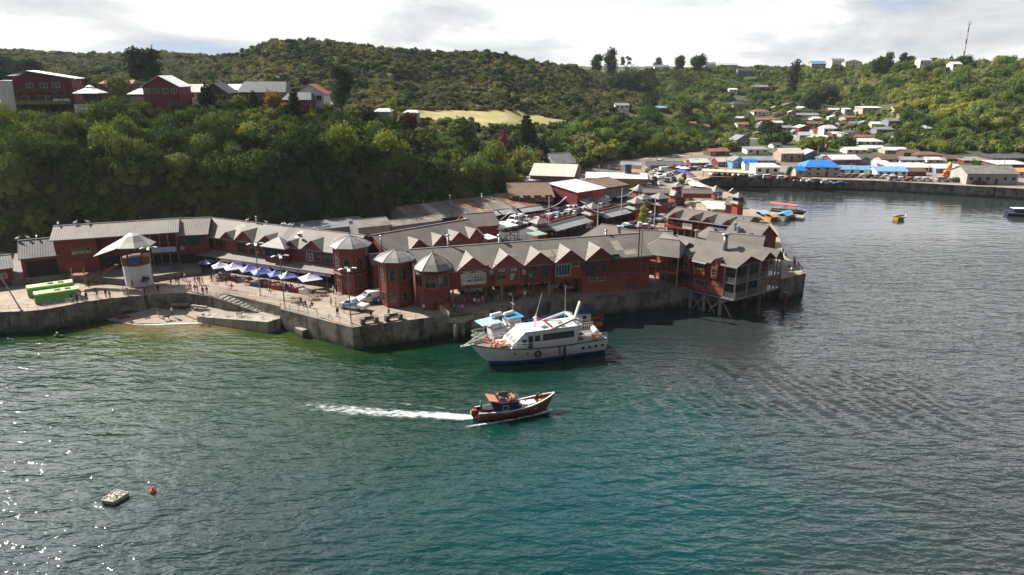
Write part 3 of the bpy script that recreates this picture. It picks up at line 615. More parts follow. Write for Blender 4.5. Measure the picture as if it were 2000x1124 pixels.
# ---- the long restaurant row on posts (front)
F = Bld('restaurant_row', 'long red timber restaurant row on posts with five gabled dormers facing the water', 'restaurant building', (805, 487), (1243, 455.5), 12.6, 10.1, 5.9, 3.0)
xg = F.face(1136, 560)[0]; xl = F.face(880, 560)[0]
F.body(M_RED, xl, xg, -F.hw, F.hwb, 3.15, None, 'upper_storey'); F.body(M_REDL, xg, F.L, -F.hw, F.hwb, -.3, 3.4, 'ground_storey', False); F.body(M_RED, xg, F.L, -F.hw, F.hwb, 3.4, None, 'wall', True); F.body(M_RED, .2, xl, -F.hw + 2.6, F.hwb, -.3, None, 'end_wall', True)
F.roof(M_ROOF)
ap = [(922.8, 501.4), (991.3, 497), (1053.6, 490.7), (1113, 486.6), (1171.7, 481.8)]
for k, (a, b) in enumerate(ap):
    x, z = F.face(a, b, -F.hw - .3); w = 5.0; dormer(F, x, w, F.ze + .0, 1.95, .45)
    bz = 3.2; B2 = MB(); prot = .35 if k in (0, 1, 2) else .3
    B2.box(x - w / 2 + .3, x + w / 2 - .3 + (.6 if k == 0 else 0), -F.hw - prot, -F.hw + .02, 2.95 if k < 3 else 3.2, F.ze + .35); B2.build('bay', M_REDL if k % 2 else M_RED, F.o)
    for dx in (-1.05, 1.05): window(F.o, x + dx - .55, -F.hw - prot, 5.3 if k else 5.8, 1.1, 1.15 if k else .7, 2, 1, True, M_FRW if k in (0, 3) else M_FRR)
    if k == 0:
        for dx in (-2.0, .15): window(F.o, x + dx, -F.hw - prot, 3.75, 2.0, 1.75, 2, 2, False, M_FRW)
    elif k == 3: window(F.o, x - 2.6, -F.hw - prot - .25, 3.9, 2.6, 1.9, 5, 1, False, M_FRW)
    else:
        for dx in (-1.15, 1.05): window(F.o, x + dx - .6, -F.hw - prot, 3.8, 1.3, 1.2, 2, 1, False, M_FRR)
for k in range(4):
    x0 = F.face(ap[k][0], ap[k][1])[0] + 2.3; x1 = F.face(ap[k + 1][0], ap[k + 1][1])[0] - 2.3
    if x1 - x0 > 1: window(F.o, x0 + .25, -F.hw, 4.3, x1 - x0 - .4, 1.7, 3, 1, False, M_FRR)
for a, b in ((1151, 550), (1168, 548.5)): x, z = F.face(a, b); window(F.o, x, -F.hw, z, 1.25, 1.1, 2, 2, False, M_FRW, f=.06)
for a, b in ((1200, 541), (1222, 539)): x, z = F.face(a, b); window(F.o, x, -F.hw, z, .8, .4, 1, 1, False, M_FRD, f=.05)
x, z = F.face(1205, 500); window(F.o, x - 1.0, -F.hw, 5.3, 1.4, 1.4, 3, 1, False, M_FRR)
MB().box(F.L - 4.6, F.L - .3, -F.hw - .05, -F.hw + .1, 3.6, 5.9).build('shutter', M_REDT, F.o)
fl = MB().box(xl - .2, xg, -F.hw - .1, -F.hw + .12, 2.9, 3.35); fl.build('floor_beam', M_REDT, F.o)
gt = MB().tube((xl, -F.hw - .55, F.ze - .35), (F.L, -F.hw - .55, F.ze - .35), .07, n=6); gt.build('gutter', M_METAL, F.o)
n = 9
for k in range(n):
    x = xl + .4 + (xg - xl - .8) * k / (n - 1)
    for y in (-F.hw + .2, F.hwb - .2): MB().box(x - .13, x + .13, y - .13, y + .13, -.1, 3.2).build('post', M_REDT if k % 3 else M_FRD, F.o)
br = MB()
for k in (1, 4, 6): x = xl + .4 + (xg - xl - .8) * k / (n - 1); x2 = x + (xg - xl) / n; br.bar((x, -F.hw + .2, .5), (x2, -F.hw + .2, 3), .06); br.bar((x, -F.hw + .2, 3), (x2, -F.hw + .2, .5), .06)
br.build('brace', M_FRD, F.o)
for px, h in ((876, 10.5), (977, 9.9), (1185, 9.4)):
    x = F.face(px, 470, 0)[0]; chimney(F, x, .4, h, .2 if px != 977 else .26)
for px, py in ((939, 511), (1128, 500)): pass
# ---- turret builder
def turret(name, label, px, py, zbase, r, zeave, zapex, zover, n=8, glassfrom=None, wallm=None, squash=1, flare=True):
    c = P(px, py, zbase); z0 = zbase; o = thing(name, label, 'tower', (c.x, c.y, z0), R(22.5) + .33); H = zeave - z0; A = zapex - z0; wallm = wallm or M_REDT
    w = MB().lathe([(r, -.3), (r, H)], n, ph=PI / n, sy=squash); w.build('wall', wallm, o)
    for k in range(n): t = 2 * PI * k / n + PI / n; MB().bar((r * math.cos(t), r * math.sin(t), -.3), (r * math.cos(t), r * math.sin(t), H), .2, .2).build('corner_trim', M_FRR, o)
    bd = MB()
    for z in (H * .5, H - .5): bd.lathe([(r + .05, z), (r + .05, z + .22)], n, ph=PI / n)
    bd.build('trim_band', M_RED, o)
    rf = MB(); ro = r + zover; pr = [(ro, H - .25), (ro, H - .12), (ro * .74, H + (A - H) * (.30 if flare else .27)), (ro * .4, H + (A - H) * .66), (.06, A)]; rf.lathe(pr, n, ph=PI / n, sy=squash); R_ = rf.build('roof', M_ROOFT, o)
    hips = MB()
    for k in range(n):
        t = 2 * PI * (k) / n + PI / n; P_ = [(q * math.cos(t), q * math.sin(t) * squash, z + .03) for q, z in pr[1:]]
        for a, b in zip(P_[:-1], P_[1:]): hips.bar(a, b, .09, .06)
    hips.lathe([(.09, 0), (.12, .3), (.02, .6)], 6, (0, 0, A)); hips.build('hip_cap', M_METAL, R_); o['R'] = r
    return o, c
def turret_win(o, r, k, n, z, w, h, arch=False, nx=1, nz=1, fm=None, gm=None, off=0):
    """window on the k-th face of an n-gon turret"""
    t = 2 * PI * k / n; ap_ = r * math.cos(PI / n); fr = MB(); pn = MB(); u = Vector((-math.sin(t), math.cos(t), 0)); nn = Vector((math.cos(t), math.sin(t), 0)); c = nn * (ap_ + .03) + u * off; f = .08
    def q(a, b, d=0): return c + u * a + Vector((0, 0, b)) + nn * d
    pts = [(-w / 2, z), (w / 2, z), (w / 2, z + h)] + ([(w * .38, z + h + w * .35), (0, z + h + w * .6), (-w * .38, z + h + w * .35)] if arch else []) + [(-w / 2, z + h)]
    for a, b in zip(pts, pts[1:] + pts[:1]): fr.bar(q(*a), q(*b), .1, f)
    for i in range(1, nx): fr.bar(q(-w / 2 + w * i / nx, z), q(-w / 2 + w * i / nx, z + h), .05, .05)
    for i in range(1, nz): fr.bar(q(-w / 2, z + h * i / nz), q(w / 2, z + h * i / nz), .05, .05)
    pn.poly([q(*p, .02) for p in pts]); w_ = fr.build('window', fm or M_FRD, o); pn.build('pane', gm or M_GL, w_)
# faces: find the ones turned to the camera by angle
def cam_faces(o, c, n):
    th = math.atan2(-c.y, -c.x) - o.rotation_euler.z; return [round((th / (2 * PI / n)) + d) % n for d in (0, -1, 1, -2, 2)]
t2, c2 = turret('corner_tower', 'red octagonal tower at the quay corner beside the white van', 776, 592, 3.7, 2.75, PY(776, 510, P(776, 592)[1] - 2.5).z, PY(778, 487, P(776, 592)[1]).z, .85)
for k, f in enumerate(cam_faces(t2, c2, 8)[:5]): turret_win(t2, 2.75, f, 8, 1.0, .95, 1.5, False, 1, 2); turret_win(t2, 2.75, f, 8, 4.6, .95, 1.6, True, 1, 2)
t3, c3 = turret('glazed_tower', 'octagonal corner tower with a glazed upper storey and pointed grey roof', 848, 597, 3.7, 2.7, PY(848, 527, P(848, 597)[1] - 2.4).z, PY(847, 494, P(848, 597)[1]).z, .75)
for f in cam_faces(t3, c3, 8)[:5]: turret_win(t3, 3.02, f, 8, 3.9, 1.9, 1.9, False, 2, 1, M_FRD)
MB().lathe([(2.95, 2.4), (3.0, 2.6), (3.0, 6.3), (2.6, 6.5)], 8, ph=PI / 8).build('glazed_storey', M_RED, t3); 
MB().box(-1.0, 1.2, -2.9, -2.5, 0, .9).build('plywood_sheet', M_PLY, t3)
t1, c1 = turret('market_tower', 'red tower with a hipped grey roof at the end of the stalls row', 690, 566, 3.7, 3.0, PY(690, 484, P(690, 566)[1] - 3).z, PY(690, 460, P(690, 566)[1]).z, .9)
for f in cam_faces(t1, c1, 8)[:5]: turret_win(t1, 3.0, f, 8, 1.0, .8, 1.3, False, 1, 2); turret_win(t1, 3.0, f, 8, 4.2, 1.2, 1.6, True, 2, 2)
MB().lathe([(3.1, 3.5), (3.45, 3.55), (3.45, 3.7), (3.1, 3.75)], 8, ph=PI / 8).build('balcony_ledge', M_WOOD, t1)
# block between the towers
K = Bld('passage_building', 'red block with a low roof joining the two quay corner towers', 'building', (722, 497), (792, 491), 10.6, 9.6, 2.2, 3.0)
K.body(M_RED, .3, K.L); K.roof(M_ROOF, ends=.2)
# ---- stalls row with dormers (left of the towers)
D = Bld('stalls_row', 'red timber market row with dormers and a lean-to over the umbrella stalls', 'market building', (470, 432), (712, 459.5), 12.4, 10.0, 4.6)
D.body(M_RED); D.roof(M_ROOFP, ends=.2)
D0 = Bld('corner_row', 'pale-roofed stretch of the market row at the inside corner', 'market building', (412, 425.5), (468, 431.5), 12.4, 10.0, 4.6)
D0.body(M_RED, gable=False); D0.roof(M_ROOFP, ends=.1)
for a, b, w, hh in ((446, 455, 3.2, 1.3), (479, 456, 4.6, 1.9), (523, 463, 4.4, 1.6), (570, 468, 3.0, 1.2), (612, 470, 4.6, 1.7)):
    B_ = D if a > 468 else D0; x, z = B_.face(a, b); dormer(B_, x, w, B_.ze - .1, hh, .3)
for a, m_, ar in ((470, M_FRR, 0), (495, M_FRR, 0), (520, M_FRR, 0), (604.5, M_FRW, 1), (620.5, M_FRR, 1), (637, M_FRR, 0)):
    x, z = D.face(a, 490); window(D.o, x - .7, -D.hw - .02, 3.9, 1.4 if ar else 2.2, 1.3 if ar else 1.6, 2 if ar else 3, 2, bool(ar), m_)
for a in (396, 408, 428, 444): x, z = D0.face(a, 478); window(D0.o, x - .8, -D0.hw - .02, 4.0, 1.7, 1.5, 3, 1, False, M_FRR)
# square bay with a hipped roof over the lean-to
x, z = D.face(547, 480); bay = MB().box(x - 2.5, x + 2.5, -D.hw - 1.6, -D.hw, 2.9, 6.1).build('bay', M_RED, D.o)
for k in range(3): window(D.o, x - 2.3 + k * 1.6, -D.hw - 1.6, 3.9, 1.4, 1.9, 2, 2, False, M_FRR)
b = MB(); z1, z2 = 6.1, 7.9; q = [(x - 3.1, -D.hw - 2.2, z1), (x + 3.1, -D.hw - 2.2, z1), (x + 3.1, -D.hw + 1, z1), (x - 3.1, -D.hw + 1, z1)]; ap_ = (x + .1, -D.hw - .2, z2)
b.slab([q[0], q[1], ap_], .12); b.slab([q[1], q[2], ap_], .12); b.slab([q[3], q[0], ap_], .12); b.build('bay_roof', M_ROOFT, D.o)
# lean-to canopy over the ground floor, dark stalls beneath
def leanto(B, x0, x1, out, zb, zf, m, posts=6, name='canopy'):
    c = MB().slab([(x0, -B.hw - out, zf), (x1, -B.hw - out, zf), (x1, -B.hw, zb), (x0, -B.hw, zb)], .14).build(name, m, B.o)
    for k in range(posts): xx = x0 + .2 + (x1 - x0 - .4) * k / (posts - 1); MB().box(xx - .07, xx + .07, -B.hw - out + .1, -B.hw - out + .24, -.1, zf - .1).build('post', M_FRD, B.o)
leanto(D, -.2, D.L - .2, 2.6, 3.4, 2.75, M_ROOFP, 10); leanto(D0, 1.5, D0.L, 2.6, 3.4, 2.75, M_ROOFP, 3)
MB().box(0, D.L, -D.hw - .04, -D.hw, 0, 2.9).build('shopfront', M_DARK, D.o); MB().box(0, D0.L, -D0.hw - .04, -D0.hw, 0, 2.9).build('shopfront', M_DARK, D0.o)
fb = MB().box(.5, D.L - 3, -D.hw - 2.3, -D.hw - 2.2, 2.0, 2.5); fb.build('fascia', M_FRW, D.o)
chimney(D, D.face(503, 440, 0)[0], -.2, 9.6, .13); MB().lathe([(.02, 0), (.5, .12), (.62, .3)], 12, (0, 0, 0)).xf(Matrix.Translation((D.face(575, 470)[0], -D.hw + 1.4, 7.9)) @ Matrix.Rotation(-.9, 4, 'X')).build('satellite_dish', M_METAL, D.o, True)
def patches(B, n, mats, seed, along=False, y0=None):
    g = random.Random(seed); sl = (B.zr - B.ze) / B.hw
    for k in range(n):
        w = g.uniform(.9, 2.6); x = g.uniform(.3, B.L - w - .3); ya = -B.hw - .2 if along else g.uniform(-B.hw, -B.hw * .55); yb = -.3 if along else min(-.3, ya + g.uniform(1.0, B.hw * .7)); z = lambda y: B.zr + y * sl + .022 + .003 * k
        MB().slab([(x, ya, z(ya)), (x + w, ya, z(ya)), (x + w, yb, z(yb)), (x, yb, z(yb))], .015).build('roof_sheet', mats[k % len(mats)], B.o)
M_SHEET = [mat('sheet_tan', (.40, .34, .27), .75, .12, .6), mat('sheet_dull', (.21, .19, .175), .8, .12, .6), mat('sheet_bare', (.46, .44, .42), .6, .1, .6)]
patches(D, 6, M_SHEET, 1); patches(G_ if False else F, 7, M_SHEET[:2], 2)
# ---- the two halls at the left
B1 = Bld('red_hall', 'tall red boarded hall with a ribbed pale roof and three small windows', 'hall', (110, 441.5), (345, 427), 13.2, 11.6, 4.2)
B1.body(M_RED, 0, B1.L * .33); B1.body(M_RED, B1.L * .33, B1.L, -B1.hw + 2.4, None); B1.roof(M_ROOFP, over=.6)
for a, b in ((146, 492), (159, 490), (172, 489)): x, z = B1.face(a, b); window(B1.o, x - .5, -B1.hw, z - .5, .95, 1.0, 2, 2, False, M_FRD, f=.06)
MB().box(B1.L * .33 - 2.6 - 3, B1.L * .33 - 2.4, -B1.hw - .05, -B1.hw, 1.0, 3.1).build('door', M_REDL, B1.o)
x0 = B1.L * .62; MB().box(x0, B1.L, -B1.hw + .2, -B1.hw + 2.4, 3.2, 3.5).build('gallery_floor', M_REDT, B1.o)
for k in range(6): xx = x0 + .2 + (B1.L - x0 - .4) * k / 5; MB().box(xx - .08, xx + .08, -B1.hw + .25, -B1.hw + .4, -.1, B1.ze - .3).build('post', M_FRD if k % 2 else M_METAL, B1.o)
MB().box(x0, B1.L, -B1.hw + .22, -B1.hw + .28, 3.5, 4.4).build('balustrade', M_RED, B1.o)
MB().box(x0 + 3.2, x0 + 7.6, -B1.hw + .1, -B1.hw + .18, 3.7, 4.7).build('banner', mat('pale_blue_banner', (.45, .55, .72), .6, .2, 3), B1.o)
MB().box(x0 + 7.9, B1.L - .2, -B1.hw + .1, -B1.hw + .18, 3.7, 4.7).build('banner', mat('blue_banner', (.03, .09, .32), .6, .3, 2), B1.o)
rn_ = MB().tube((x0 + 8.7, -B1.hw + .1, 4.25), (x0 + 8.7, -B1.hw + .06, 4.25), .4, n=16).build('roundel', M_WHITE, B1.o)
for s_, c_ in ((1, (.5, .02, .03)), (-1, (.02, .06, .35))): MB().poly([(x0 + 8.7 + .33 * math.cos(t), -B1.hw + .05, 4.25 + s_ * (.06 + .27 * math.sin(t))) for t in np.linspace(0, PI, 9)][::s_]).build('roundel_half', mat('roundel_%s' % ('top' if s_ > 0 else 'low'), c_, .5, .05), rn_)
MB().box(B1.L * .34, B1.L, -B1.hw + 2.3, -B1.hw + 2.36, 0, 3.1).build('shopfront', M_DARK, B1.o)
C1 = Bld('linking_hall', 'short link building with a blue-grey roof stepping between hall and market row', 'building', (352, 427), (410, 424.5), 13.0, 10.8, 4.6)
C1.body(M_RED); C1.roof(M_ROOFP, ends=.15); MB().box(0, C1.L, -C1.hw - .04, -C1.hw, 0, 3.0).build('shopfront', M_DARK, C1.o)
MB().box(.2, C1.L, -C1.hw - .06, -C1.hw, 3.6, 4.5).build('balustrade', M_RED, C1.o); window(C1.o, .5, -C1.hw, 4.7, C1.L - 1, 1.8, 5, 1, False, M_FRR)
A1 = Bld('dark_shed', 'low dark-fronted shed with a slate blue roof at the far left', 'shed', (38, 470), (114, 463), 11.0, 8.7, 4.2)
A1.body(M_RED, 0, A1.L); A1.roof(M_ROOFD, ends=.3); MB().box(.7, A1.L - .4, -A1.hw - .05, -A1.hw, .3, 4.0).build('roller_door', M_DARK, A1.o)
A2 = Bld('red_shed', 'low red shed at the left edge of the picture behind the leaning lamp', 'shed', (-110, 512), (18, 497), 8.8, 7.3, 3.6)
A2.body(M_RED); A2.roof(M_ROOFD, ends=.3)
x, z = A2.face(2, 545); window(A2.o, A2.L - 2.2, -A2.hw, 1.6, 1.2, .8, 2, 1, False, M_FRW)
# ---- bandstand with swept roof, stair and white curved wall
def bandstand():
    c = P(272, 545, 4.7); o = thing('stair_pavilion', 'open pavilion with a pale swept roof over stairs and a white curved wall', 'pavilion', (c.x, c.y, 4.7), .1)
    n = 12; w = MB()
    for k in range(n):
        t0, t1 = PI + PI * k / n * 1.0, PI + PI * (k + 1) / n; r = 2.45
        w.poly([(r * math.cos(t0), r * math.sin(t0) * .9, -1), (r * math.cos(t1), r * math.sin(t1) * .9, -1), (r * math.cos(t1), r * math.sin(t1) * .9, 3.0), (r * math.cos(t0), r * math.sin(t0) * .9, 3.0)])
    w.build('curved_wall', mat('whitewash', (.66, .66, .68), .8, .06, .5), o)
    MB().lathe([(2.5, 3.0), (2.55, 3.4)], 16).build('floor', M_REDT, o)
    b = MB().lathe([(2.5, 3.4), (2.5, 4.3)], 16); b.build('balustrade', M_FRR, o)
    for k in range(6): t = 2 * PI * k / 6 + .3; MB().box(-.12, .12, -.12, .12, 3.3, 6.7).xf(Matrix.Translation((2.35 * math.cos(t), 2.35 * math.sin(t), 0))).build('post', M_REDT, o)
    H = 6.6; A = 8.7; rf = MB().lathe([(3.7, H - .12), (3.7, H), (2.5, H + .75), (1.2, H + 1.7), (.1, A)], 8, ph=PI / 8)
    rf.slab([(-3.0, -2.4, H + .05), (-.9, -3.0, H + .1), (-.2, 0, A - .1), (-1.2, 1.5, H + 1.8)], .12); rf.slab([(-6.2, -2.6, 5.1), (-1.8, -3.3, H), (-.4, -.2, A - .15), (-5.6, .3, 5.8)], .14)
    rf.build('roof', mat('pavilion_roof', (.52, .49, .44), .6, .08, .6), o)
    st = MB(); n = 11
    for k in range(n): st.box(-8.4 + k * .5, -7.8 + k * .5, -2.4, -1.0, k * .3 + .0, k * .3 + .16)
    st.bar((-8.4, -2.45, .9), (-2.9, -2.45, 4.2), .08, .1); st.bar((-8.4, -2.45, 0), (-2.9, -2.45, 3.3), .08, .3); st.build('staircase', M_RED, o)
    MB().box(-10.6, -8.2, -2.6, -1, 1.3, 1.7).build('landing', M_REDL, o)
    for xx in (-10.4, -8.3): MB().tube((xx, -2.5, -.2), (xx, -2.5, 3.0), .09).build('pole', M_METAL, o)
    p = MB(); p.box(-.2, 1.4, -2.65, -2.55, 3.4, 4.7); p.build('banner', mat('blue_banner', (.03, .09, .32)), o)
bandstand()
# ---- row behind with four dormers
G = Bld('inner_row', 'inner market row with three dormers behind the corner towers', 'market building', (728, 459), (912, 428), 12.4, 10.0, 5.0)
G.body(M_RED); G.roof(M_ROOF, ends=.3)
for a, b, w in ((814, 461, 4.2), (860, 455, 4.4), (893, 451, 4.6), (926, 446.5, 3.4)): x, z = G.face(a, b); dormer(G, min(x, G.L - 1.5), w, G.ze - .2, 1.7, .3)
chimney(G, G.face(724, 462, -1)[0] + .8, -3.2, 8.7, .17); 
# ---- terrace over the passage
T1 = Bld('terrace_restaurant', 'open red timber dining terrace with hipped roof over the passage', 'restaurant building', (1262, 463), (1332, 470), 12.2, 10.2, 3.4, 3.6)
T1.roof(M_ROOF, ends=.6, hip0=3.0, hip1=1.0)
MB().box(-1, T1.L + .4, -T1.hw, T1.hwb, 2.9, 3.4).build('floor', M_REDL, T1.o); b = MB()
for x in np.arange(-1, T1.L + .4, .45): b.box(x - .04, x + .04, -T1.hw, -T1.hw + .06, 3.4, 4.3)
b.box(-1, T1.L + .4, -T1.hw - .03, -T1.hw + .08, 4.25, 4.38); b.build('balustrade', M_REDT, T1.o)
for k in range(5):
    x = -.9 + (T1.L + 1.2) * k / 4
    for y in (-T1.hw + .1, T1.hwb - .2): MB().box(x - .1, x + .1, y - .1, y + .1, -.1, T1.ze).build('post', M_REDT if k % 2 else M_METAL, T1.o)
for k in range(3): MB().box(k * 2.2 + .5, k * 2.2 + 1.7, T1.hwb - .25, T1.hwb - .2, 5.3, 6.1).build('window', M_FRW, T1.o)
for k in range(4):
    x = .2 + k * 1.7; MB().box(x, x + .9, -1.6, -.8, 4.05, 4.12).box(x + .4, x + .5, -1.25, -1.15, 3.4, 4.05).build('table', M_WOOD, T1.o)
# tall rusty mast on the quay
def mast(px, py0, py1, label, r=.16, m=None, cap=True):
    c = P(px, py0); z = PY(px, py1, c.y).z; o = thing('mast_pole', label, 'pole', (c.x, c.y, c.z)); MB().tube((0, 0, -4 if cap else -.2), (0, 0, z - c.z), r, r * .8, 8).build('pole', m or mat('rusty_steel', (.28, .10, .05), .8, .25, 3), o)
    if cap: MB().box(-.3, .3, -.3, .3, z - c.z, z - c.z + .8).build('lantern', M_WHITE, o); MB().tube((.55, 0, 0), (.55, 0, z - c.z - .6), .07).build('conduit', M_WOOD, o)
mast(1243, 566, 443, 'tall rusty brown pole with a white lantern rising from the quay wall')
# ---- the balcony house on stilts
def stilt_house():
    z0 = 3.7; c = P(1433, 584, z0); e = P(1329.7, 559, 3.7); rz = ang(e, c); rz = rz; Lx = (c.xy - e.xy).length
    o = thing('stilt_house', 'red boarded house on stilts over the water with three gables and grey balconies', 'house', (c.x, c.y, z0), rz); o.scale = (1, 1, .82); M = Matrix.Translation((c.x, c.y, z0)) @ Matrix.Rotation(rz, 4, 'Z') @ Matrix.Diagonal((1, 1, .82, 1)); Mi = M.inverted()
    def hitp(px, py, ax, v):
        cc = Mi @ Vector((0, 0, CAMZ)); d = Mi.to_3x3() @ Vector(ray(px, py)); t = (v - cc[ax]) / d[ax]; return cc + d * t
    # local x: toward the corner at 0, negative back along the left facade; y: along the balcony front
    w1, w2, w3 = 6.4, 10.3, 12.2;
    H = 7.1; D_ = Lx + 9
    bal = 2.2
    w = MB(); w.box(-Lx, -bal, 0, w3, 0, H); w.box(-Lx - 9.8, -Lx, w1 + .1, w2, .5, H - .1)
    for a, b in ((0, w1), (w1, w2), (w2, w3)): w.poly([(-bal, a, H), (-bal, b, H), (-bal, (a + b) / 2, H + 1.7)])
    w.build('wall', M_RED, o); MB().box(-bal - .02 - 5.2, -bal + .02, -.06, 0, 0, 2.9).build('peeling_boards', mat('peeling_red_boards', (.30, .07, .04), .8, .3, 1.2, col2=(.42, .20, .15), thr=(.45, .65)), o)
    rf = MB(); x1 = .35
    for (a, b, back) in ((0, w1, -Lx - 1.5), (w1, w2, -Lx - 10.5), (w2, w3, -Lx - .5)):
        mid = (a + b) / 2; oa = -.5 if a == 0 else 0; ob = 0 if b < w3 else .5; s_ = 1.7 / ((b - a) / 2)
        rf.slab([(back, a + oa, H + oa * s_), (x1, a + oa, H + oa * s_), (x1, mid, H + 1.7), (back, mid, H + 1.7)], .12); rf.slab([(back, mid, H + 1.7), (x1, mid, H + 1.7), (x1, b + ob, H - ob * s_), (back, b + ob, H - ob * s_)], .12)
    rf.xf(Matrix.Identity(4)); rf.build('roof', mat('brown_grey_roof_across', (.165, .140, .12), .8, .10, .35, col2=(.245, .212, .184), thr=(.3, .62), stripes=('X', .42, .03)), o)
    # balconies: two floors of grey posts, slabs and mesh
    fl = MB()
    for z in (.0, 3.3): fl.box(-bal, .1, -.1, w3 + .1, z - .22, z)
    fl.box(-Lx, .1, -.25, w3, -.5, -.22); fl.build('balcony_floor', M_METAL, o)
    for y in (0, w1 * .5, w1 - .15, w1 + .25, (w1 + w2) / 2 + .3, w2, (w2 + w3) / 2, w3):
        MB().box(-.06, .1, y - .07, y + .07, -.2, H).build('balcony_post', M_METAL, o)
    MB().box(-bal - .0, -bal + .14, -.08, .06, 0, H).build('corner_post', M_METAL, o)
    rl = MB()
    for z in (.0, 3.3):
        for k in range(5): rl.box(.0, .05, 0, w3, z + .2 + k * .22, z + .23 + k * .22); rl.box(-bal, 0, -.03, .02, z + .2 + k * .22, z + .23 + k * .22)
        rl.box(-.02, .08, 0, w3, z + 1.15, z + 1.22)
        for y in np.arange(.5, w3, .5): rl.box(.0, .03, y, y + .03, z, z + 1.15)
    rl.box(-.02, .08, 0, w3, H - .2, H - .05); rl.build('balcony_rail', RAILG, o)
    MB().box(-.35, -.3, w1 + .6, w2 + 1.4, 1.2, 2.6).build('plywood_sheet', M_PLY, o)
    for k in range(4): window(o, .6 + k * 2.4, -bal, .2, 1.8, 2.2, 2, 1, False, M_FRR, along='Y'); window(o, .6 + k * 2.4, -bal, 3.5, 1.8, 2.2, 2, 1, False, M_FRR, along='Y')
    # left facade windows
    def fw(px0, py0, px1, py1, nx=3, y=0, arch=False, fm=M_FRR):
        a = hitp(px0, py0, 1, y); b = hitp(px1, py1, 1, y); window(o, a.x, y, min(a.z, b.z) + .05, abs(b.x - a.x), 1.25, nx, 1, arch, fm)
    fw(1332, 543, 1345, 548, 3); fw(1349, 549, 1355, 551, 1); fw(1360.5, 556, 1376, 560.5, 4, -.5, fm=M_FRD); fw(1385.5, 552, 1411, 561, 4)
    a = hitp(1355, 530, 1, -.5); b = hitp(1377, 530, 1, -.5); bz = MB().box(a.x, b.x, -.5, 0, 3.7, 5.2).box(a.x, b.x, -.5, 0, .9, 2.8).build('bay', M_REDL, o)
    fw(1357, 522, 1375, 527, 3, -.5, fm=M_FRD); rr = MB().slab([(a.x - .3, -.9, 6.5), (b.x + .3, -.9, 6.5), (b.x + .3, .2, 7.2), (a.x - .3, .2, 7.2)], .1); rr.build('bay_roof', M_ROOFP, o)
    for px in (1341, 1397):
        c_ = hitp(px, 520, 1, -.6); x = c_.x; bb = MB().box(x - .6, x + .6, -.6, 0, 3.7, 6.9).poly([(x - .6, -.6, 6.9), (x + .6, -.6, 6.9), (x, -.6, 7.9)]).build('oriel', M_REDL, o)
        MB().slab([(x - .8, -.8, 6.8), (x, -.8, 8.0), (x, 2.4, 8.0), (x - .8, .5, 6.8)], .08).slab([(x, -.8, 8.0), (x + .8, -.8, 6.8), (x + .8, .5, 6.8), (x, 2.4, 8.0)], .08).build('oriel_roof', M_ROOF, bb)
        window(o, x - .4, -.6, 4.3, .8, 1.4, 2, 2, True, M_FRD)
    fw(1408, 519, 1414, 521, 1)
    # stilts with raking braces
    for k, (px, py) in enumerate(((1347, 600), (1373, 607), (1401, 617), (1512, 602), (1470, 612), (1440, 600))):
        g_ = P(px, py, 0); l = Mi @ Vector((g_.x, g_.y, 0)); l.y = max(l.y, .3); s_ = MB().tube((l.x, l.y, -z0 - 3), (l.x, l.y, -.4), .3, n=9).build('stilt', M_METAL if k < 3 else M_FRR, o)
        if k < 3: MB().tube((l.x, l.y, -.6), (l.x - 2.4, l.y + .2, -z0 - 1), .1).tube((l.x, l.y, -.6), (l.x + 2.2, l.y + .2, -z0 - 1), .1).build('brace', RAILG, s_)
    MB().bar((-1.0, .1, -.3), (-4.6, .1, -z0 + .3), .22, mi=0).build('timber_prop', M_CONC, o)
    c_ = MB().tube((-7.5, w1 * .5 + 3.8, H + .3), (-7.5, w1 * .5 + 3.8, H + 4.2), .38, n=12).lathe([(.36, 0), (.8, .1), (.8, .2), (.3, .35)], 12, (-7.5, w1 * .5 + 3.8, H + 4.2)); c_.build('chimney', M_METAL, o, True)
stilt_house()
def shear_children(o, s_):
    for ch in o.children_recursive:
        if ch.type == 'MESH':
            for v in ch.data.vertices: v.co.x += s_ * v.co.y
bpy.context.view_layer.update(); shear_children(bpy.data.objects['stilt_house'], .17)
# small roofs between terrace and stilt house
def simple(name, label, cat, r0, r1, zr, ze, hw, hwb=None, wm=None, rm=None, z0=3.7, wins=0, hip=(0, 0), fm=None, nz=1, over=.4, wh=1.1, ww=1.1, wz=None, group=None, ends=.3):
    B = Bld(name, label, cat, r0, r1, zr, ze, hw, hwb, z0, group=group); B.body(wm or M_RED, gable=not (hip[0] or hip[1])); B.roof(rm or M_ROOF, over=over, ends=ends, hip0=hip[0], hip1=hip[1])
    for j in range(nz):
        for k in range(wins):
            x = (k + .5) * B.L / wins; window(B.o, x - ww / 2, -B.hw, (wz if wz is not None else 1.0) + j * 2.7, ww, wh, 2, 1, False, fm or M_FRW, f=.07)
    return B
simple('link_roof_building', 'low brown-roofed block between the dining terrace and the stilt house', 'building', (1290, 452), (1345, 474), 11.4, 9.6, 3.0, 4.2)
E1 = simple('gabled_block', 'brown gabled block with a dark open gable behind the terrace', 'building', (1245, 449), (1312, 452), 11.6, 9.6, 3.4)
H1 = simple('veranda_house', 'two-storey red house with a carved balcony facing the parking court', 'house', (1322, 405.5), (1470, 424.5), 9.9, 8.75, 4.4, wm=M_REDL)
MB().box(0, H1.L, -H1.hw - 1.4, -H1.hw, 2.5, 2.8).build('balcony_floor', M_REDL, H1.o); b = MB()
for x in np.arange(0, H1.L, .4): b.box(x, x + .07, -H1.hw - 1.4, -H1.hw - 1.34, 2.8, 3.7)
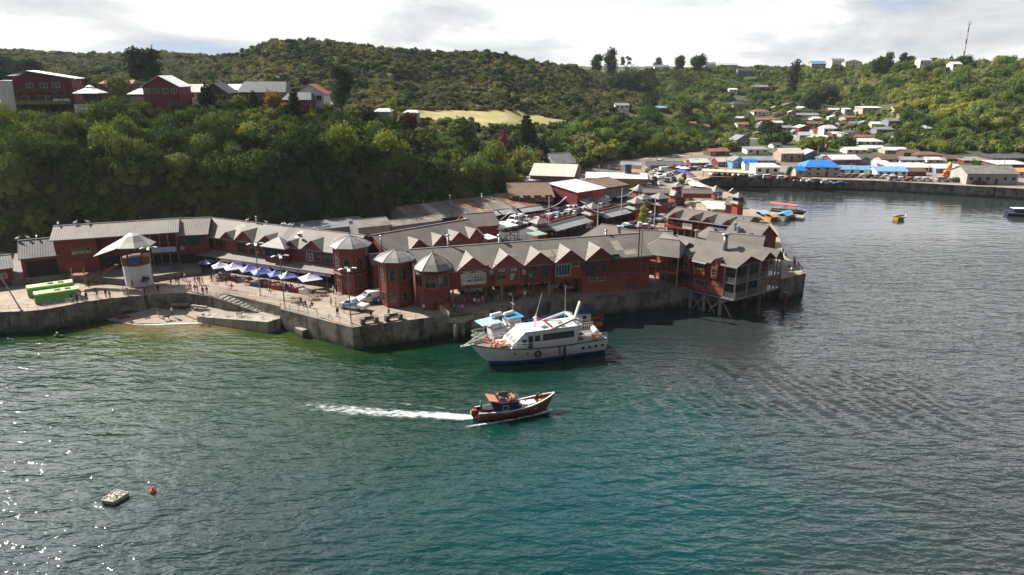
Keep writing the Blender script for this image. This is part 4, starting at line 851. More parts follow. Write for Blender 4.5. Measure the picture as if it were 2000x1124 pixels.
b.box(0, H1.L, -H1.hw - 1.45, -H1.hw - 1.3, 3.65, 3.8).box(0, H1.L, -H1.hw - 1.46, -H1.hw - 1.3, 2.4, 2.9); b.build('balustrade', M_REDL, H1.o)
MB().box(.2, H1.L - .2, -H1.hw - .05, -H1.hw, .3, 2.4).build('shopfront', M_DARK, H1.o); MB().box(.2, H1.L - .2, -H1.hw - .05, -H1.hw, 2.9, 4.9).build('painted_shade', M_DARK, H1.o)  # upper dark sheet is the shade under the veranda roof, put into the colour
for k in range(12): x = .1 + (H1.L - .2) * k / 11; MB().box(x - .09, x + .09, -H1.hw - 1.4, -H1.hw - 1.22, -.1, 4.75).build('post', M_REDL, H1.o)
MB().slab([(-.3, -H1.hw - 1.8, 4.7), (H1.L + .3, -H1.hw - 1.8, 4.7), (H1.L + .3, -H1.hw - .3, 5.0), (-.3, -H1.hw - .3, 5.0)], .1).build('veranda_roof', M_ROOFD, H1.o)
for a, b_ in ((1316, 417), (1355, 421), (1381, 426), (1420, 433)):
    x = max(1.4, H1.face(a, b_, -H1.hw)[0] + .8); dormer(H1, x, 2.0, H1.ze + .15, .85, 1.0, roofm=M_ROOF)
for k, (x, c_) in enumerate(((4.6, (.75, .65, .6)), (12.5, (.5, .55, .75)))): MB().box(x, x + 2.4, -H1.hw - 1.52, -H1.hw - 1.47, 2.7, 4.0).build('sign', mat('sign_cloth%d' % k, c_, .7, .1), H1.o)
J1 = simple('waterside_house', 'brown-roofed red house at the seaward end with a small dormer', 'house', (1438, 430), (1500, 440.5), 12.2, 9.6, 4.6, 3.8); dormer(J1, J1.L - 1.6, 2.4, J1.ze + .3, .9, .1, roofm=M_ROOF)
N1 = simple('waterside_block', 'low red block with a kinked brown roof just behind the stilt house gables', 'building', (1388, 452), (1492, 462), 11.6, 9.2, 4.2, 3.4, wins=4, ww=1.4); 
simple('small_hipped_kiosk', 'small pyramid-roofed pavilion in the yard before the veranda house', 'kiosk', (1386, 444), (1394, 446), 10.4, 8.9, 2.2, hip=(1.2, 1.2), ends=1.5)
simple('court_pavilion', 'hipped grey pavilion roof behind the restaurant row', 'pavilion', (1188, 439.5), (1192, 440), 10.6, 8.6, 4.0, hip=(2.6, 2.6), ends=4.2)
simple('court_wing', 'low wing with a long grey roof beside the hipped pavilion', 'building', (1200, 447), (1262, 452), 10.0, 8.8, 2.6)
mast(1447, 478, 425, 'thin dark red pole among the seaward roofs', .08, cap=False)
for px, py, top in ((1434, 466, 438), (1440, 468, 444), (1359, 476, 452)):
    c = P(px, py, 9); MB().tube((0, 0, -1), (0, 0, PY(px, top, c.y).z - 9), .28, n=9).lathe([(.25, 0), (.5, .1), (.5, .2), (.1, .4)], 9, (0, 0, PY(px, top, c.y).z - 9)); o = MB().tube((0, 0, -1), (0, 0, PY(px, top, c.y).z - 9), .28, n=9).lathe([(.28, 0), (.5, .1), (.5, .2), (.1, .4)], 9, (0, 0, PY(px, top, c.y).z - 9)).build('roof_flue', M_METAL); o.location = c
    tag(o, {1434: 'taller of two silver flues standing close together on the seaward roofs', 1440: 'shorter of two silver flues standing close together on the seaward roofs', 1359: 'short silver flue before the veranda house yard'}[px], 'flue')
# ------------------------------------------------ boats
M_HULLW = mat('ferry_white', (.70, .69, .66), .35, .06, .7); M_BLUE = mat('boot_top_blue', (.01, .10, .42), .4, .1, 1); M_DECK = mat('deck_grey', (.34, .33, .31), .7, .15, 1.5)
M_RUST = mat('boat_red', (.26, .042, .024), .5, .2, 1.2); M_NAVY = mat('boat_navy', (.015, .03, .12), .45, .2, 1.5); M_TARP = mat('blue_tarp', (.05, .30, .62), .6, .15, 1); M_TARPL = mat('pale_blue_tarp', (.35, .52, .70), .6, .15, 1)
M_ORA = mat('orange', (.80, .20, .03), .6, .15, 3); M_GRN = mat('boat_green', (.04, .22, .07), .5, .15, 2); M_FOAM = mat('raft_white', (.80, .79, .76), .5, .05, 3); M_BOATO = mat('boat_orange', (.75, .28, .04), .5, .1, 2)
def hull(L, B, zs, zb, mats, par, flare=.75, stern=.85, free=.0, band=.4, rake=1.6, deck=.35, name='hull'):
    """hull with sheer; x forward from stern 0 to L"""
    n = 22; rows = [0, .35, .7, 1, 1.25]; m = MB(); grid = []
    def deckz(t): return zs + (zb - zs) * max(0, (t - .25) / .75) ** 2.0 + .15 * (1 - t) ** 3
    def hb(t): return B / 2 * (stern + (1 - stern) * min(1, t / .35)) * (1 - max(0, (t - .5) / .5) ** 2.4) + .03
    for i in range(n + 1):
        t = i / n; zd = deckz(t); h = hb(t); col_ = []
        for k, q in enumerate((0, .30, .62, .86, 1.0)):
            z = [zd, zd * .66, zd * .36, band, -.7][k]; w = h * [1, .95 - .1 * t, .88 - .25 * t, .82 - .3 * t, .45 - .2 * t][k]; x = L * t - rake * (1 - [1, .72, .45, .2, 0][k]) * t ** 3
            col_.append((x, max(w, .03), z))
        grid.append(col_)
    idx = {}
    for side in (1, -1):
        for i in range(n):
            for k in range(4):
                a, b, c, d = grid[i][k], grid[i + 1][k], grid[i + 1][k + 1], grid[i][k + 1]; q = [(p[0], p[1] * side, p[2]) for p in (a, b, c, d)]
                m.poly(q if side < 0 else q[::-1], 1 if k == 3 else 0)
    tr = [(p[0], p[1], p[2]) for p in grid[0]] + [(p[0], -p[1], p[2]) for p in grid[0]][::-1]; m.poly(tr, 0)
    for i in range(n):
        a, b = grid[i][0], grid[i + 1][0]; dz = deck; m.poly([(a[0], a[1] * .96, a[2] - dz), (a[0], -a[1] * .96, a[2] - dz), (b[0], -b[1] * .96, b[2] - dz), (b[0], b[1] * .96, b[2] - dz)], 2)
        for s_ in (1, -1): m.poly([(a[0], a[1] * s_, a[2]), (b[0], b[1] * s_, b[2]), (b[0], b[1] * .96 * s_, b[2] - dz), (a[0], a[1] * .96 * s_, a[2] - dz)], 2)
    o = m.build(name, mats, par); g = MB()
    for s_ in (1, -1):
        for i in range(n): a, b = grid[i][0], grid[i + 1][0]; g.bar((a[0], a[1] * s_, a[2] + .04), (b[0], b[1] * s_, b[2] + .04), .14, .1)
    g.build('gunwale', mats[3] if len(mats) > 3 else mats[0], o)
    return o, deckz, hb, grid
def boat_at(name, label, stern, bow, z=0, cat='boat', group=None, side=0):
    a = P(*stern, z); b = P(*bow, z); rz = ang(a, b); L = (b.xy - a.xy).length; n = Vector((-math.sin(rz), math.cos(rz), 0)) * side; o = thing(name, label, cat, (a.x + n.x, a.y + n.y, 0), rz, group); return o, L
def ring(R0, r, n=14, k=6, M=None):
    m = MB(); vs = []
    for i in range(n):
        t = 2 * PI * i / n
        for j in range(k): u = 2 * PI * j / k; vs.append(((R0 + r * math.cos(u)) * math.cos(t), r * math.sin(u), (R0 + r * math.cos(u)) * math.sin(t)))
    m.v = vs
    for i in range(n):
        for j in range(k): m.f.append((i * k + j, ((i + 1) % n) * k + j, ((i + 1) % n) * k + (j + 1) % k, i * k + (j + 1) % k)); m.m.append(0)
    return m.xf(M) if M else m
def barrel(par, c, d, L, r, name='life_raft'):
    a = Vector(c); d = Vector(d).normalized(); m = MB(); k = 4
    for i in range(k): s_ = a + d * (L * i / k); e = a + d * (L * (i + .92) / k); mid = (s_ + e) / 2; m.tube(s_, mid, r * .86, r, 10).tube(mid, e, r, r * .86, 10)
    return m.build(name, M_FOAM, par, True)
def ferry():
    o, L = boat_at('ferry', 'large white passenger launch with a blue waterline moored off the jetty', (1186, 692), (945, 727), cat='ship', side=-2.6)
    L = L + 1.2; Bm = 5.6
    h, dz, hb, grid = hull(L, Bm, 2.35, 3.4, [M_HULLW, M_BLUE, M_DECK, M_BLK], o, band=.55, rake=3.2, stern=.9, deck=.12)
    xa, xb = L * .24, L * .62; zc_ = 2.35
    cab = MB(); w = 2.1; top = 4.9
    # cabin: sides, raked front
    pr = [(xa, zc_ - .1), (xb + 2.4, zc_ + .0), (xb + 2.2, zc_ + .9), (xb + .2, top), (xa - 1.2, top), (xa - .5, zc_ + 1.4)]
    n = len(pr); i = len(cab.v)
    for s_ in (1, -1): cab.v += [(x, s_ * (w - (z - 2.35) * .1), z) for x, z in pr]
    for k in range(n): cab.f.append((i + k, i + (k + 1) % n, i + n + (k + 1) % n, i + n + k)); cab.m.append(0)
    cab.f.append(tuple(range(i, i + n))[::-1]); cab.f.append(tuple(range(i + n, i + 2 * n))); cab.m += [0, 0]
    c = cab.build('cabin', M_HULLW, o)
    for s_ in (1, -1):
        al = lambda x0, x1, z0, z1, nm='window', m_=M_DARK: MB().poly([(x, s_ * (w + .03 - (z - 2.35) * .1), z) for x, z in ((x0, z0), (x1, z0), (x1 - .05, z1), (x0 + .05, z1))][::s_]).build(nm, M_GL, c)
        al(xa + .3, xb - 2.6, 3.35, 4.35); al(xb - 2.2, xb - 1.3, 3.4, 4.3); al(xb - 1.1, xb - .3, 2.5, 4.35, 'door'); al(xb - .1, xb + .7, 3.1, 3.9)
    for k, y in enumerate((-1.3, 0, 1.3)):
        MB().poly([(xb + 1.92 + .05, y - .5, zc_ + 1.15), (xb + 1.92 + .05, y + .5, zc_ + 1.15), (xb + .72, y + .42, 4.4), (xb + .72, y - .42, 4.4)]).build('windscreen', mat('tinted_glass', (.20, .18, .16), .15, .2, 1), c)
    # roof deck things: arch, mast, box, hatches
    rf = MB().box(xa - 1.3, xb + .3, -1.95, 1.95, top, top + .12).build('cabin_roof', M_HULLW, o)
    MB().box(xa + 3.4, xa + 3.9, -1.7, 1.4, top + .13, top + .17).build('red_stripe', M_RUST, rf)
    a = MB()
    for s_ in (1, -1):
        pts = [(xa + 4.2, s_ * 1.9, top), (xa + 1.6, s_ * 1.8, top + .75), (xa + .2, s_ * 1.65, top + 1.15), (xa - .8, s_ * 1.75, top + .8), (xa - 1.2, s_ * 1.9, top)]
        for p, q in zip(pts, pts[1:]): a.bar(p, q, .18, .35)
    a.bar((xa + .2, -1.7, top + 1.15), (xa + .2, 1.7, top + 1.15), .5, .16); a.build('radar_arch', M_HULLW, o)
    MB().bar((xa - .8, -.3, top + .7), (xa - 1.9, -.9, top + 2.9), .3, .45).build('funnel', M_HULLW, o)
    MB().tube((xa + 1.2, .4, top), (xa + 1.2, .4, top + 6.2), .05, .03).build('antenna', M_FRW, o)
    mm = MB().tube((xb - 2, 0, top), (xb - 2.3, 0, top + 2.0), .17, .1, 8).bar((xb - 2.1, -.7, top + 1.3), (xb - 2.1, .7, top + 1.3), .12).tube((xb - 2.3, 0, top + 2), (xb - 3.2, 0, top + 5.2), .04, .02).lathe([(.3, 0), (.3, .12), (.05, .16)], 10, (xb - 2.2, 0, top + 1.45)); mm.build('mast', M_FOAM, o)
    MB().box(xa + 1.9, xa + 2.6, .6, 1.3, top + .12, top + .8).build('locker', M_CONC, o); MB().lathe([(.5, 0), (.5, .16), (.3, .3), (.02, .36)], 14, (xb - 3.4, .7, top + .12)).build('radar_dome', M_FOAM, o, True)
    barrel(o, (xa - 1.0, -1.2, top + .25), (0, 1, 0), 2.2, .42); barrel(o, (1.0, -.6, 3.3), (.2, 1, 0), 2.6, .45)
    for (p, z) in (((xb + 3.2, .2), 3.0), ((xb + 4.4, 1.6), 3.35), ((xb + 5.2, -1.2), 3.4)): ring(.38, .1, M=Matrix.Translation((p[0], p[1], z)) @ Matrix.Rotation(.4, 4, 'X')).build('lifebuoy', M_ORA, o, True)
    g = np.random.default_rng(5); lj = MB()
    for k in range(34): p = Vector((xb + 3.6 + g.normal() * .8, .3 + g.normal() * .55, 3.05 + g.random() * .3)); lj.add(MB().box(-.22, .22, -.14, .14, -.08, .08), Matrix.Translation(p) @ Matrix.Rotation(g.random() * 6, 4, 'Z') @ Matrix.Rotation(g.normal() * .5, 4, 'X'))
    lj.build('life_jackets', M_ORA, o)
    for k in range(3): ring(.4, .13, M=Matrix.Translation((1.8, 1.7, 2.6 + k * .28)) @ Matrix.Rotation(PI / 2, 4, 'X')).build('lifebuoy', M_ORA, o, True)
    # rails both sides
    def rail(x0, x1, off, name='rail', h=.95, m_=M_FRW):
        r = MB()
        for s_ in (1, -1):
            pts = []
            for k in range(13): t = (x0 + (x1 - x0) * k / 12) / L; pts.append(Vector((t * L, s_ * max(.08, hb(t) - off), dz(t))))
            for p, q in zip(pts, pts[1:]):
                for zz in (h, h * .55): r.tube(p + Vector((0, 0, zz)), q + Vector((0, 0, zz)), .035, n=5)
            for p in pts: r.tube(p, p + Vector((0, 0, h)), .035, n=5)
        r.build(name, m_, o)
    rail(L * .30, L * .985, .08); rail(.1, L * .2, .1, h=1.1)
    MB().bar((L - .6, 0, dz(.98) + .1), (L + 1.3, 0, dz(1) - .15), .25, .12).tube((L + 1.3, 0, dz(1) - .1), (L - 2.2, -.1, dz(1) + 1.7), .05).tube((L + 1.3, 0, dz(1) - .1), (L - 2.2, .5, dz(1) + 1.3), .05).lathe([(.1, -.2), (.22, 0), (.1, .2)], 8, (L + 1.3, 0, dz(1) - .1)).build('bowsprit', M_FRW, o)
    for s_ in (1,):
        for k in range(4): x = L * (.04 + .052 * k); MB().tube((x, hb(x / L) - .22, 1.55), (x, hb(x / L) + .02, 1.55), .2, n=12).xf(Matrix.Identity(4)).build('porthole', M_BLK, h)
        for x, z in ((L * .62, 1.9), (L * .71, 2.0)): MB().tube((x, hb(x / L) - .5, z), (x, hb(x / L) - .06, z), .13, n=10).build('porthole', M_BLK, h)
        x = L * .55; ring(.42, .17, M=Matrix.Translation((x, hb(x / L) + .12, 1.75))).build('tyre_fender', M_BLK, o, True)
        MB().box(L * .335, L * .35, hb(.33) - .16, hb(.33) + .06, .5, 2.3).build('rubbing_strake', M_BLK, h); MB().tube((L * .385, hb(.38) + .12, 1.3), (L * .385, hb(.38) + .12, 2.4), .13).build('fender', M_WOOD, o)
    hs = MB(); hs.box(L * .66, L * .80, -1.1, 1.1, 2.9, 3.25); hs.build('hatch', M_FOAM, o)
    MB().box(2.6, 3.6, -1.6, -.9, 2.3, 2.75).box(3.4, 4.0, .4, 1.2, 2.3, 2.6).build('deck_box', M_WOOD, o)
ferry()
def small_boat(label, stern, bow, B, hullm, cab=None, cabx=(.3, .55), ch=1.5, zs=.75, zb=1.5, tarp=None, band=.15, group=None, extra=None, side=0, botm=None, gw=None, name='fishing_boat', tarp_span=(.1, .9)):
    o, L = boat_at(name, label, stern, bow, group=group, side=side); h, dz, hb, grid = hull(L, B, zs, zb, [hullm, botm or hullm, M_WOOD, gw or M_FRW], o, band=band, rake=L * .12, stern=.75, deck=.4)
    if cab:
        x0, x1 = L * cabx[0], L * cabx[1]; w = B * .36; z0 = zs - .3; m = MB().box(x0, x1, -w, w, z0, z0 + ch); c = m.build('cabin', cab, o)
        MB().box(x0 - .25, x1 + .25, -w - .15, w + .15, z0 + ch, z0 + ch + .09).build('roof', tarp or M_FRW, c)
        for s_, al in ((1, 'Y'), (-1, 'y')):
            fr = MB(); pn = MB(); xm = (x0 + x1) / 2; q = [(xm - .35, z0 + ch * .45), (xm + .35, z0 + ch * .45), (xm + .35, z0 + ch * .82), (xm - .35, z0 + ch * .82)]
            for p, r in zip(q, q[1:] + q[:1]): fr.bar((p[0], s_ * (w + .02), p[1]), (r[0], s_ * (w + .02), r[1]), .05, .06)
            pn.poly([(p[0], s_ * (w + .015), p[1]) for p in q][::s_]); ww = fr.build('window', M_FRW, c); pn.build('pane', M_GL, ww)
    elif tarp:
        n = 8; m = MB(); x0, x1 = L * tarp_span[0], L * tarp_span[1]
        for k in range(n):
            a, b = x0 + (x1 - x0) * k / n, x0 + (x1 - x0) * (k + 1) / n; za = zs + .75 + .15 * math.sin(k * 2.1); zb_ = zs + .75 + .15 * math.sin(k * 2.1 + 2.1)
            for s_ in (1, -1): m.poly([(a, 0, za), (b, 0, zb_), (b, s_ * hb(b / L) * .98, dz(b / L) + .1), (a, s_ * hb(a / L) * .98, dz(a / L) + .1)][::s_])
        m.build('tarpaulin', tarp, o)
    return o, L, dz, hb
# fishing boat under way with its crew
fb_, FL, fdz, fhb = small_boat('red and navy wooden fishing boat under way, trailing a white wake', (932, 818), (1082, 797), 2.5, M_RUST, None, zs=.95, zb=2.15, band=.2, botm=M_RUST, gw=M_WHITE)
c = MB(); x0, x1 = FL * .2, FL * .50
c.poly([(x0 - .5, 1, 2.55), (x0 + .1, 1, .6), (x1, 1, .6), (x1, 1, 2.05), (x0 + .5, 1, 2.1)][::1]); c.poly([(x0 - .5, -1, 2.55), (x0 + .1, -1, .6), (x1, -1, .6), (x1, -1, 2.05), (x0 + .5, -1, 2.1)][::-1])
for a, b in (((x0 - .5, 2.55), (x0 + .1, .6)), ((x1, .6), (x1, 2.05)), ((x1, 2.05), (x0 + .5, 2.1)), ((x0 + .5, 2.1), (x0 - .5, 2.55))): c.poly([(a[0], -1, a[1]), (b[0], -1, b[1]), (b[0], 1, b[1]), (a[0], 1, a[1])])
cc = c.build('cabin', M_NAVY, fb_); xm = FL * .31
for s_ in (1, -1):
    fr = MB(); q = [(xm - .1, 1.15), (xm + .65, 1.15), (xm + .65, 1.75), (xm - .1, 1.75)]
    for p, r in zip(q, q[1:] + q[:1]): fr.bar((p[0], s_ * 1.02, p[1]), (r[0], s_ * 1.02, r[1]), .06, .09)
    w_ = fr.build('window', M_FRW, cc); MB().poly([(p[0], s_ * 1.015, p[1]) for p in q]).build('pane', M_GL, w_)
MB().slab([(x0 - .7, -1.1, 2.75), (x0 + .5, -1.1, 2.4), (x0 + .5, 1.1, 2.4), (x0 - .7, 1.1, 2.75)], .08).build('wheelhouse_roof', mat('coral_panel', (.62, .20, .10), .6, .15, 2), fb_)
rk = MB()
for z in (2.15, 2.5):
    for s_ in (1, -1): rk.bar((x0 + .5, s_ * 1.05, z), (x1 + .1, s_ * 1.05, z), .06)
    rk.bar((x1 + .1, -1.05, z), (x1 + .1, 1.05, z), .06)
for k in range(5): rk.bar((x0 + .5 + k * .6, -1.05, 2.15), (x0 + .5 + k * .6, -1.05, 2.5), .05); rk.bar((x0 + .5 + k * .6, 1.05, 2.15), (x0 + .5 + k * .6, 1.05, 2.5), .05)
rk.build('roof_rack', M_RUST, fb_); g = np.random.default_rng(9); ns = MB(); ns2 = MB()
for k in range(26): (ns if k % 3 else ns2).lathe([(.05, -.1), (.2, 0), (.22, .12), (.05, .24)], 6, (x0 + .9 + g.random() * 2.2, g.normal() * .4, 2.2 + g.random() * .22))
ns.build('nets', M_CONC, fb_); ns2.build('floats', M_ORA, fb_)
MB().box(x0 + .8, x0 + 2.0, .2, .3, 2.2, 3.1).build('crate_back', M_WOOD, fb_); MB().box(FL * .55, FL * .62, -.7, .5, .6, 1.45).box(FL * .64, FL * .74, -.8, .3, .6, 1.5).build('fish_box', M_FOAM, fb_)
MB().box(.6, 2.0, -.7, .7, .5, 1.35).build('engine_box', M_BLK, fb_); m = MB().box(-.75, -.05, -.25, .25, .5, 1.25).box(-.55, -.3, -.08, .08, -.4, .6); m.build('outboard_motor', M_RUST, fb_); MB().lathe([(.05, -.4), (.3, -.25), (.34, 0), (.3, .25), (.05, .4)], 10, (-.35, .75, .6)).build('fender', M_FOAM, fb_, True)
MB().lathe([(.1, 0), (.35, .08), (.25, .2), (.05, .28)], 9, (FL * .82, .1, 1.2)).lathe([(.1, 0), (.3, .08), (.2, .2), (.05, .28)], 9, (FL * .80, -.3, 1.2)).build('buoy', M_ORA, fb_, True)
MB().tube((FL * .49, .3, .6), (FL * .49, .3, 1.5), .32, n=10).tube((FL * .52, -.5, .6), (FL * .52, -.5, 1.45), .3, n=10).build('drum', mat('blue_drum', (.02, .07, .30), .5, .1), fb_)
# moored boats between ferry and quay
gb_, GL_, gdz, ghb = small_boat('small white and green workboat with pale blue awning wedged between ferry and jetty', (1022, 664), (922, 684), 4.0, M_HULLW, M_HULLW, (.18, .62), 2.0, 1.3, 2.3, band=.3, botm=M_RUST, side=-.2)
MB().box(GL_ * .12, GL_ * .6, -1.35, 1.35, 2.85, 2.98).build('green_roof_deck', M_GRN, gb_); MB().slab([(GL_ * .5, -1.5, 4.3), (GL_ * .86, -1.5, 4.1), (GL_ * .86, 1.5, 4.1), (GL_ * .5, 1.5, 4.3)], .07).build('awning', M_TARPL, gb_)
MB().box(GL_ * .1, GL_ * .34, -1.1, 1.1, 2.99, 4.3).build('wheelhouse', M_HULLW, gb_); MB().box(GL_ * .05, GL_ * .38, -1.4, 1.4, 4.3, 4.42).build('wheelhouse_roof', M_TARP, gb_)
for x, y in ((.52, 1.3), (.84, 1.3), (.52, -1.3), (.84, -1.3)): MB().tube((GL_ * x, y, 1.5), (GL_ * x, y, 4.2), .04).build('awning_pole', M_METAL, gb_)
barrel(gb_, (GL_ * .15, -.6, 4.75), (1, .25, 0), 2.0, .38); barrel(gb_, (GL_ * .38, -.9, 4.75), (1, .15, 0), 2.0, .38); barrel(gb_, (GL_ * .42, .6, 3.4), (1, .1, 0), 2.1, .4); barrel(gb_, (GL_ * .1, 1.2, 3.35), (1, 0, 0), 2.2, .42)
MB().tube((GL_ * .2, 0, 4.4), (GL_ * .2, 0, 7.4), .06, .03).bar((GL_ * .2, -.6, 6.4), (GL_ * .2, .6, 6.4), .06).build('mast', M_FRW, gb_); ring(.36, .1, M=Matrix.Translation((GL_ * .3, 1.5, 3.3))).build('lifebuoy', M_ORA, gb_, True)
r_ = MB()
for s_ in (1, -1):
    for k in range(8): t, u = .6 + k * .05, .65 + k * .05; r_.tube((GL_ * t, s_ * ghb(t), gdz(t) + .8), (GL_ * u, s_ * ghb(min(1, u)), gdz(u) + .8), .04, n=5); r_.tube((GL_ * t, s_ * ghb(t), gdz(t)), (GL_ * t, s_ * ghb(t), gdz(t) + .8), .03, n=5)
r_.build('rail', M_FRW, gb_); MB().box(GL_ * .68, GL_ * .84, -.9, .9, gdz(.7) - .35, gdz(.7) - .2).build('foredeck', M_GRN, gb_)
b2, L2, d2, h2 = small_boat('open boat under a bright blue tarpaulin hidden behind the ferry cabin', (1112, 632), (1020, 655), 3.4, M_NAVY, None, tarp=M_TARP, zs=1.6, zb=2.2)
j = MB(); g = np.random.default_rng(2)
for k in range(30): j.add(MB().box(-.25, .25, -.15, .15, -.08, .08), Matrix.Translation((L2 * .35 + g.random() * L2 * .5, 1.2 + g.normal() * .3, 2.4 + g.random() * .15)) @ Matrix.Rotation(g.random() * 6, 4, 'Z'))
j.build('life_jackets', mat('life_jacket_red', (.55, .06, .06), .6, .3, 3), b2)
b3, L3, d3, h3 = small_boat('small orange-hulled boat with a white and blue cabin under the quay wall', (1174, 634), (1118, 637), 2.6, M_BOATO, M_HULLW, (.42, .85), 1.7, 1.0, 1.5, tarp=mat('cabin_blue_roof', (.02, .08, .35), .5, .1), band=.2, gw=M_NAVY)
MB().tube((.5, 0, 1), (.3, .2, 2.8), .08).box(-.3, .5, -.3, .3, 1, 1.8).build('outboard_motor', M_RUST, b3)
# small boats at the far pontoon
pn = MB().slab([P(1440, 402, .7), P(1475, 410, .7), P(1572, 421, .7), P(1570, 426, .7), P(1470, 415, .7), P(1436, 407, .7)], .5); tag(pn.build('pontoon', M_CONC), 'narrow floating pontoon running out behind the seaward roofs', 'pontoon')
small_boat('blue boat with a pale tarp moored first along the pontoon', (1478, 427), (1496, 423), 3.2, M_NAVY, None, tarp=M_TARPL, zs=1.2, zb=1.6)
small_boat('orange open boat moored between two blue boats at the pontoon', (1499, 431), (1520, 428), 3.2, M_BOATO, None, tarp=mat('salmon_tarp', (.6, .25, .14), .7, .2), zs=1.0, zb=1.5)
small_boat('white boat under a bright blue tarp moored at the pontoon', (1524, 432), (1541, 423), 3.4, M_HULLW, None, tarp=M_TARP, zs=1.3, zb=1.8)
b4, L4, d4, h4 = small_boat('long dark red tour boat with a red flat awning behind the pontoon', (1506, 415), (1574, 422), 3.0, mat('tour_boat_red', (.22, .02, .03), .5, .1), None, zs=1.0, zb=1.6)
MB().slab([(-.5, -1.5, 3.0), (L4 * .74, -1.5, 2.9), (L4 * .74, 1.5, 2.9), (-.5, 1.5, 3.0)], .12).build('awning', mat('red_awning', (.62, .12, .09), .6, .1), b4)
for x in (.4, L4 * .35, L4 * .7): MB().tube((x, 1.3, .9), (x, 1.3, 2.9), .05).tube((x, -1.3, .9), (x, -1.3, 2.9), .05).build('awning_pole', M_METAL, b4)
b5, L5, d5, h5 = small_boat('small yellow launch crossing the empty bay alone', (1748, 431), (1766, 428), 2.4, mat('yellow_hull', (.55, .38, .03), .5, .1), None, zs=.9, zb=1.3)
small_boat('dark blue boat with a white awning entering at the right edge', (1964, 421), (2040, 423), 3.2, M_NAVY, M_NAVY, (.15, .9), 1.6, .9, 1.5, tarp=M_HULLW)
small_boat('small purple red boat near the parasol market in the inner basin', (1372, 353.5), (1392, 354), 2.4, mat('plum_hull', (.20, .03, .07), .5, .1), None, tarp=mat('plum_tarp', (.25, .06, .10), .7, .1), zs=1, zb=1.3)
# swimming raft with birds, buoy
def raft():
    a, b, d = P(198, 978, .35), P(222, 981, .35), P(251, 963, .35); c = P(226, 957, .35); o = thing('float_raft', 'weathered white floating raft with gulls resting near the left foreground', 'raft', (a + d) / 2); Mx = -o.location
    q = [a + Mx, b + Mx, d + Mx, c + Mx]; MB().slab([Vector(v) for v in q], .5).build('deck', mat('raft_planks', (.50, .43, .36), .85, .2, 2), o); e = MB()
    for u, v in zip(q, q[1:] + q[:1]): e.bar(u, v, .14, .16)
    e.build('kerb', M_CONC, o); return q, o
rq, rft = raft()
bp_ = P(299, 961, 0); tag(MB().lathe([(.05, -.3), (.26, -.15), (.33, .08), (.26, .3), (.08, .42), (.08, .55), (.02, .56)], 14).build('mooring_buoy', M_ORA, None, True), 'orange ball mooring buoy floating right of the raft', 'buoy').location = bp_
# ---- birds
ORD_ = ['first', 'second', 'third', 'fourth', 'fifth', 'last']
def bird_mesh():
    m = MB().lathe([(.01, -.26), (.07, -.16), (.11, 0), (.10, .12), (.05, .2)], 8).xf(Matrix.Rotation(1.35, 4, 'Y')); m.lathe([(.03, -.06), (.055, 0), (.04, .06), (.01, .08)], 7, (.2, 0, .16)); m.bar((.22, 0, .16), (.32, 0, .14), .02).bar((.15, 0, .03), (.2, 0, .13), .06); m.tube((0, .03, -.22), (0, .03, -.05), .012).tube((0, -.03, -.22), (0, -.03, -.05), .012); return m.mesh('gull', M_FOAM, True)
GULL = bird_mesh()
def gull(p, label, s=1.0, grp=None): o = bpy.data.objects.new('gull', GULL); C.objects.link(o); o.location = Vector(p) + Vector((0, 0, .22 * s)); o.rotation_euler = (0, 0, random.random() * 6); o.scale = (s,) * 3; tag(o, label, 'gull', grp)
def onfac(B, px, py): x = B.face(px, py, 0)[0]; return B.M @ Vector((x, 0, B.zr + .08))
for B_, px, py, w in ((B1, 114, 440, 'nearest the left end'), (B1, 147, 437, 'in the middle'), (B1, 172, 435, 'nearest the pavilion'), (A1, 34, 468, 'nearest the left end'), (A1, 55, 466, 'in the middle'), (A1, 72, 464, 'nearest the tall hall')):
    gull(onfac(B_, px, py), 'white gull on the %s ridge, %s' % ('red hall' if B_ is B1 else 'dark shed', w), 1.7)
for k, px in enumerate((484, 521, 552, 558, 565, 571)): gull(onfac(D, px, 440), ORD_[k] + ' white gull from the left on the ridge of the stalls row', 1.5, 'gulls on the stalls row ridge')
for k, f in enumerate(((.3, .35), (.45, .6), (.6, .4), (.25, .7), (.7, .75))): gull(rft.location + rq[0].lerp(rq[1], f[1]).lerp(rq[3].lerp(rq[2], f[1]), f[0]), ORD_[k] + ' small white gull from the near left end of the raft', 1.0, 'gulls on the raft')
ORD = ['first', 'second', 'third', 'fourth', 'fifth', 'sixth', 'seventh', 'eighth', 'ninth', 'tenth', 'eleventh', 'twelfth', 'thirteenth', 'fourteenth', 'fifteenth', 'sixteenth', 'seventeenth', 'eighteenth', 'nineteenth', 'twentieth', 'twenty-first', 'twenty-second', 'twenty-third', 'twenty-fourth', 'twenty-fifth', 'twenty-sixth']
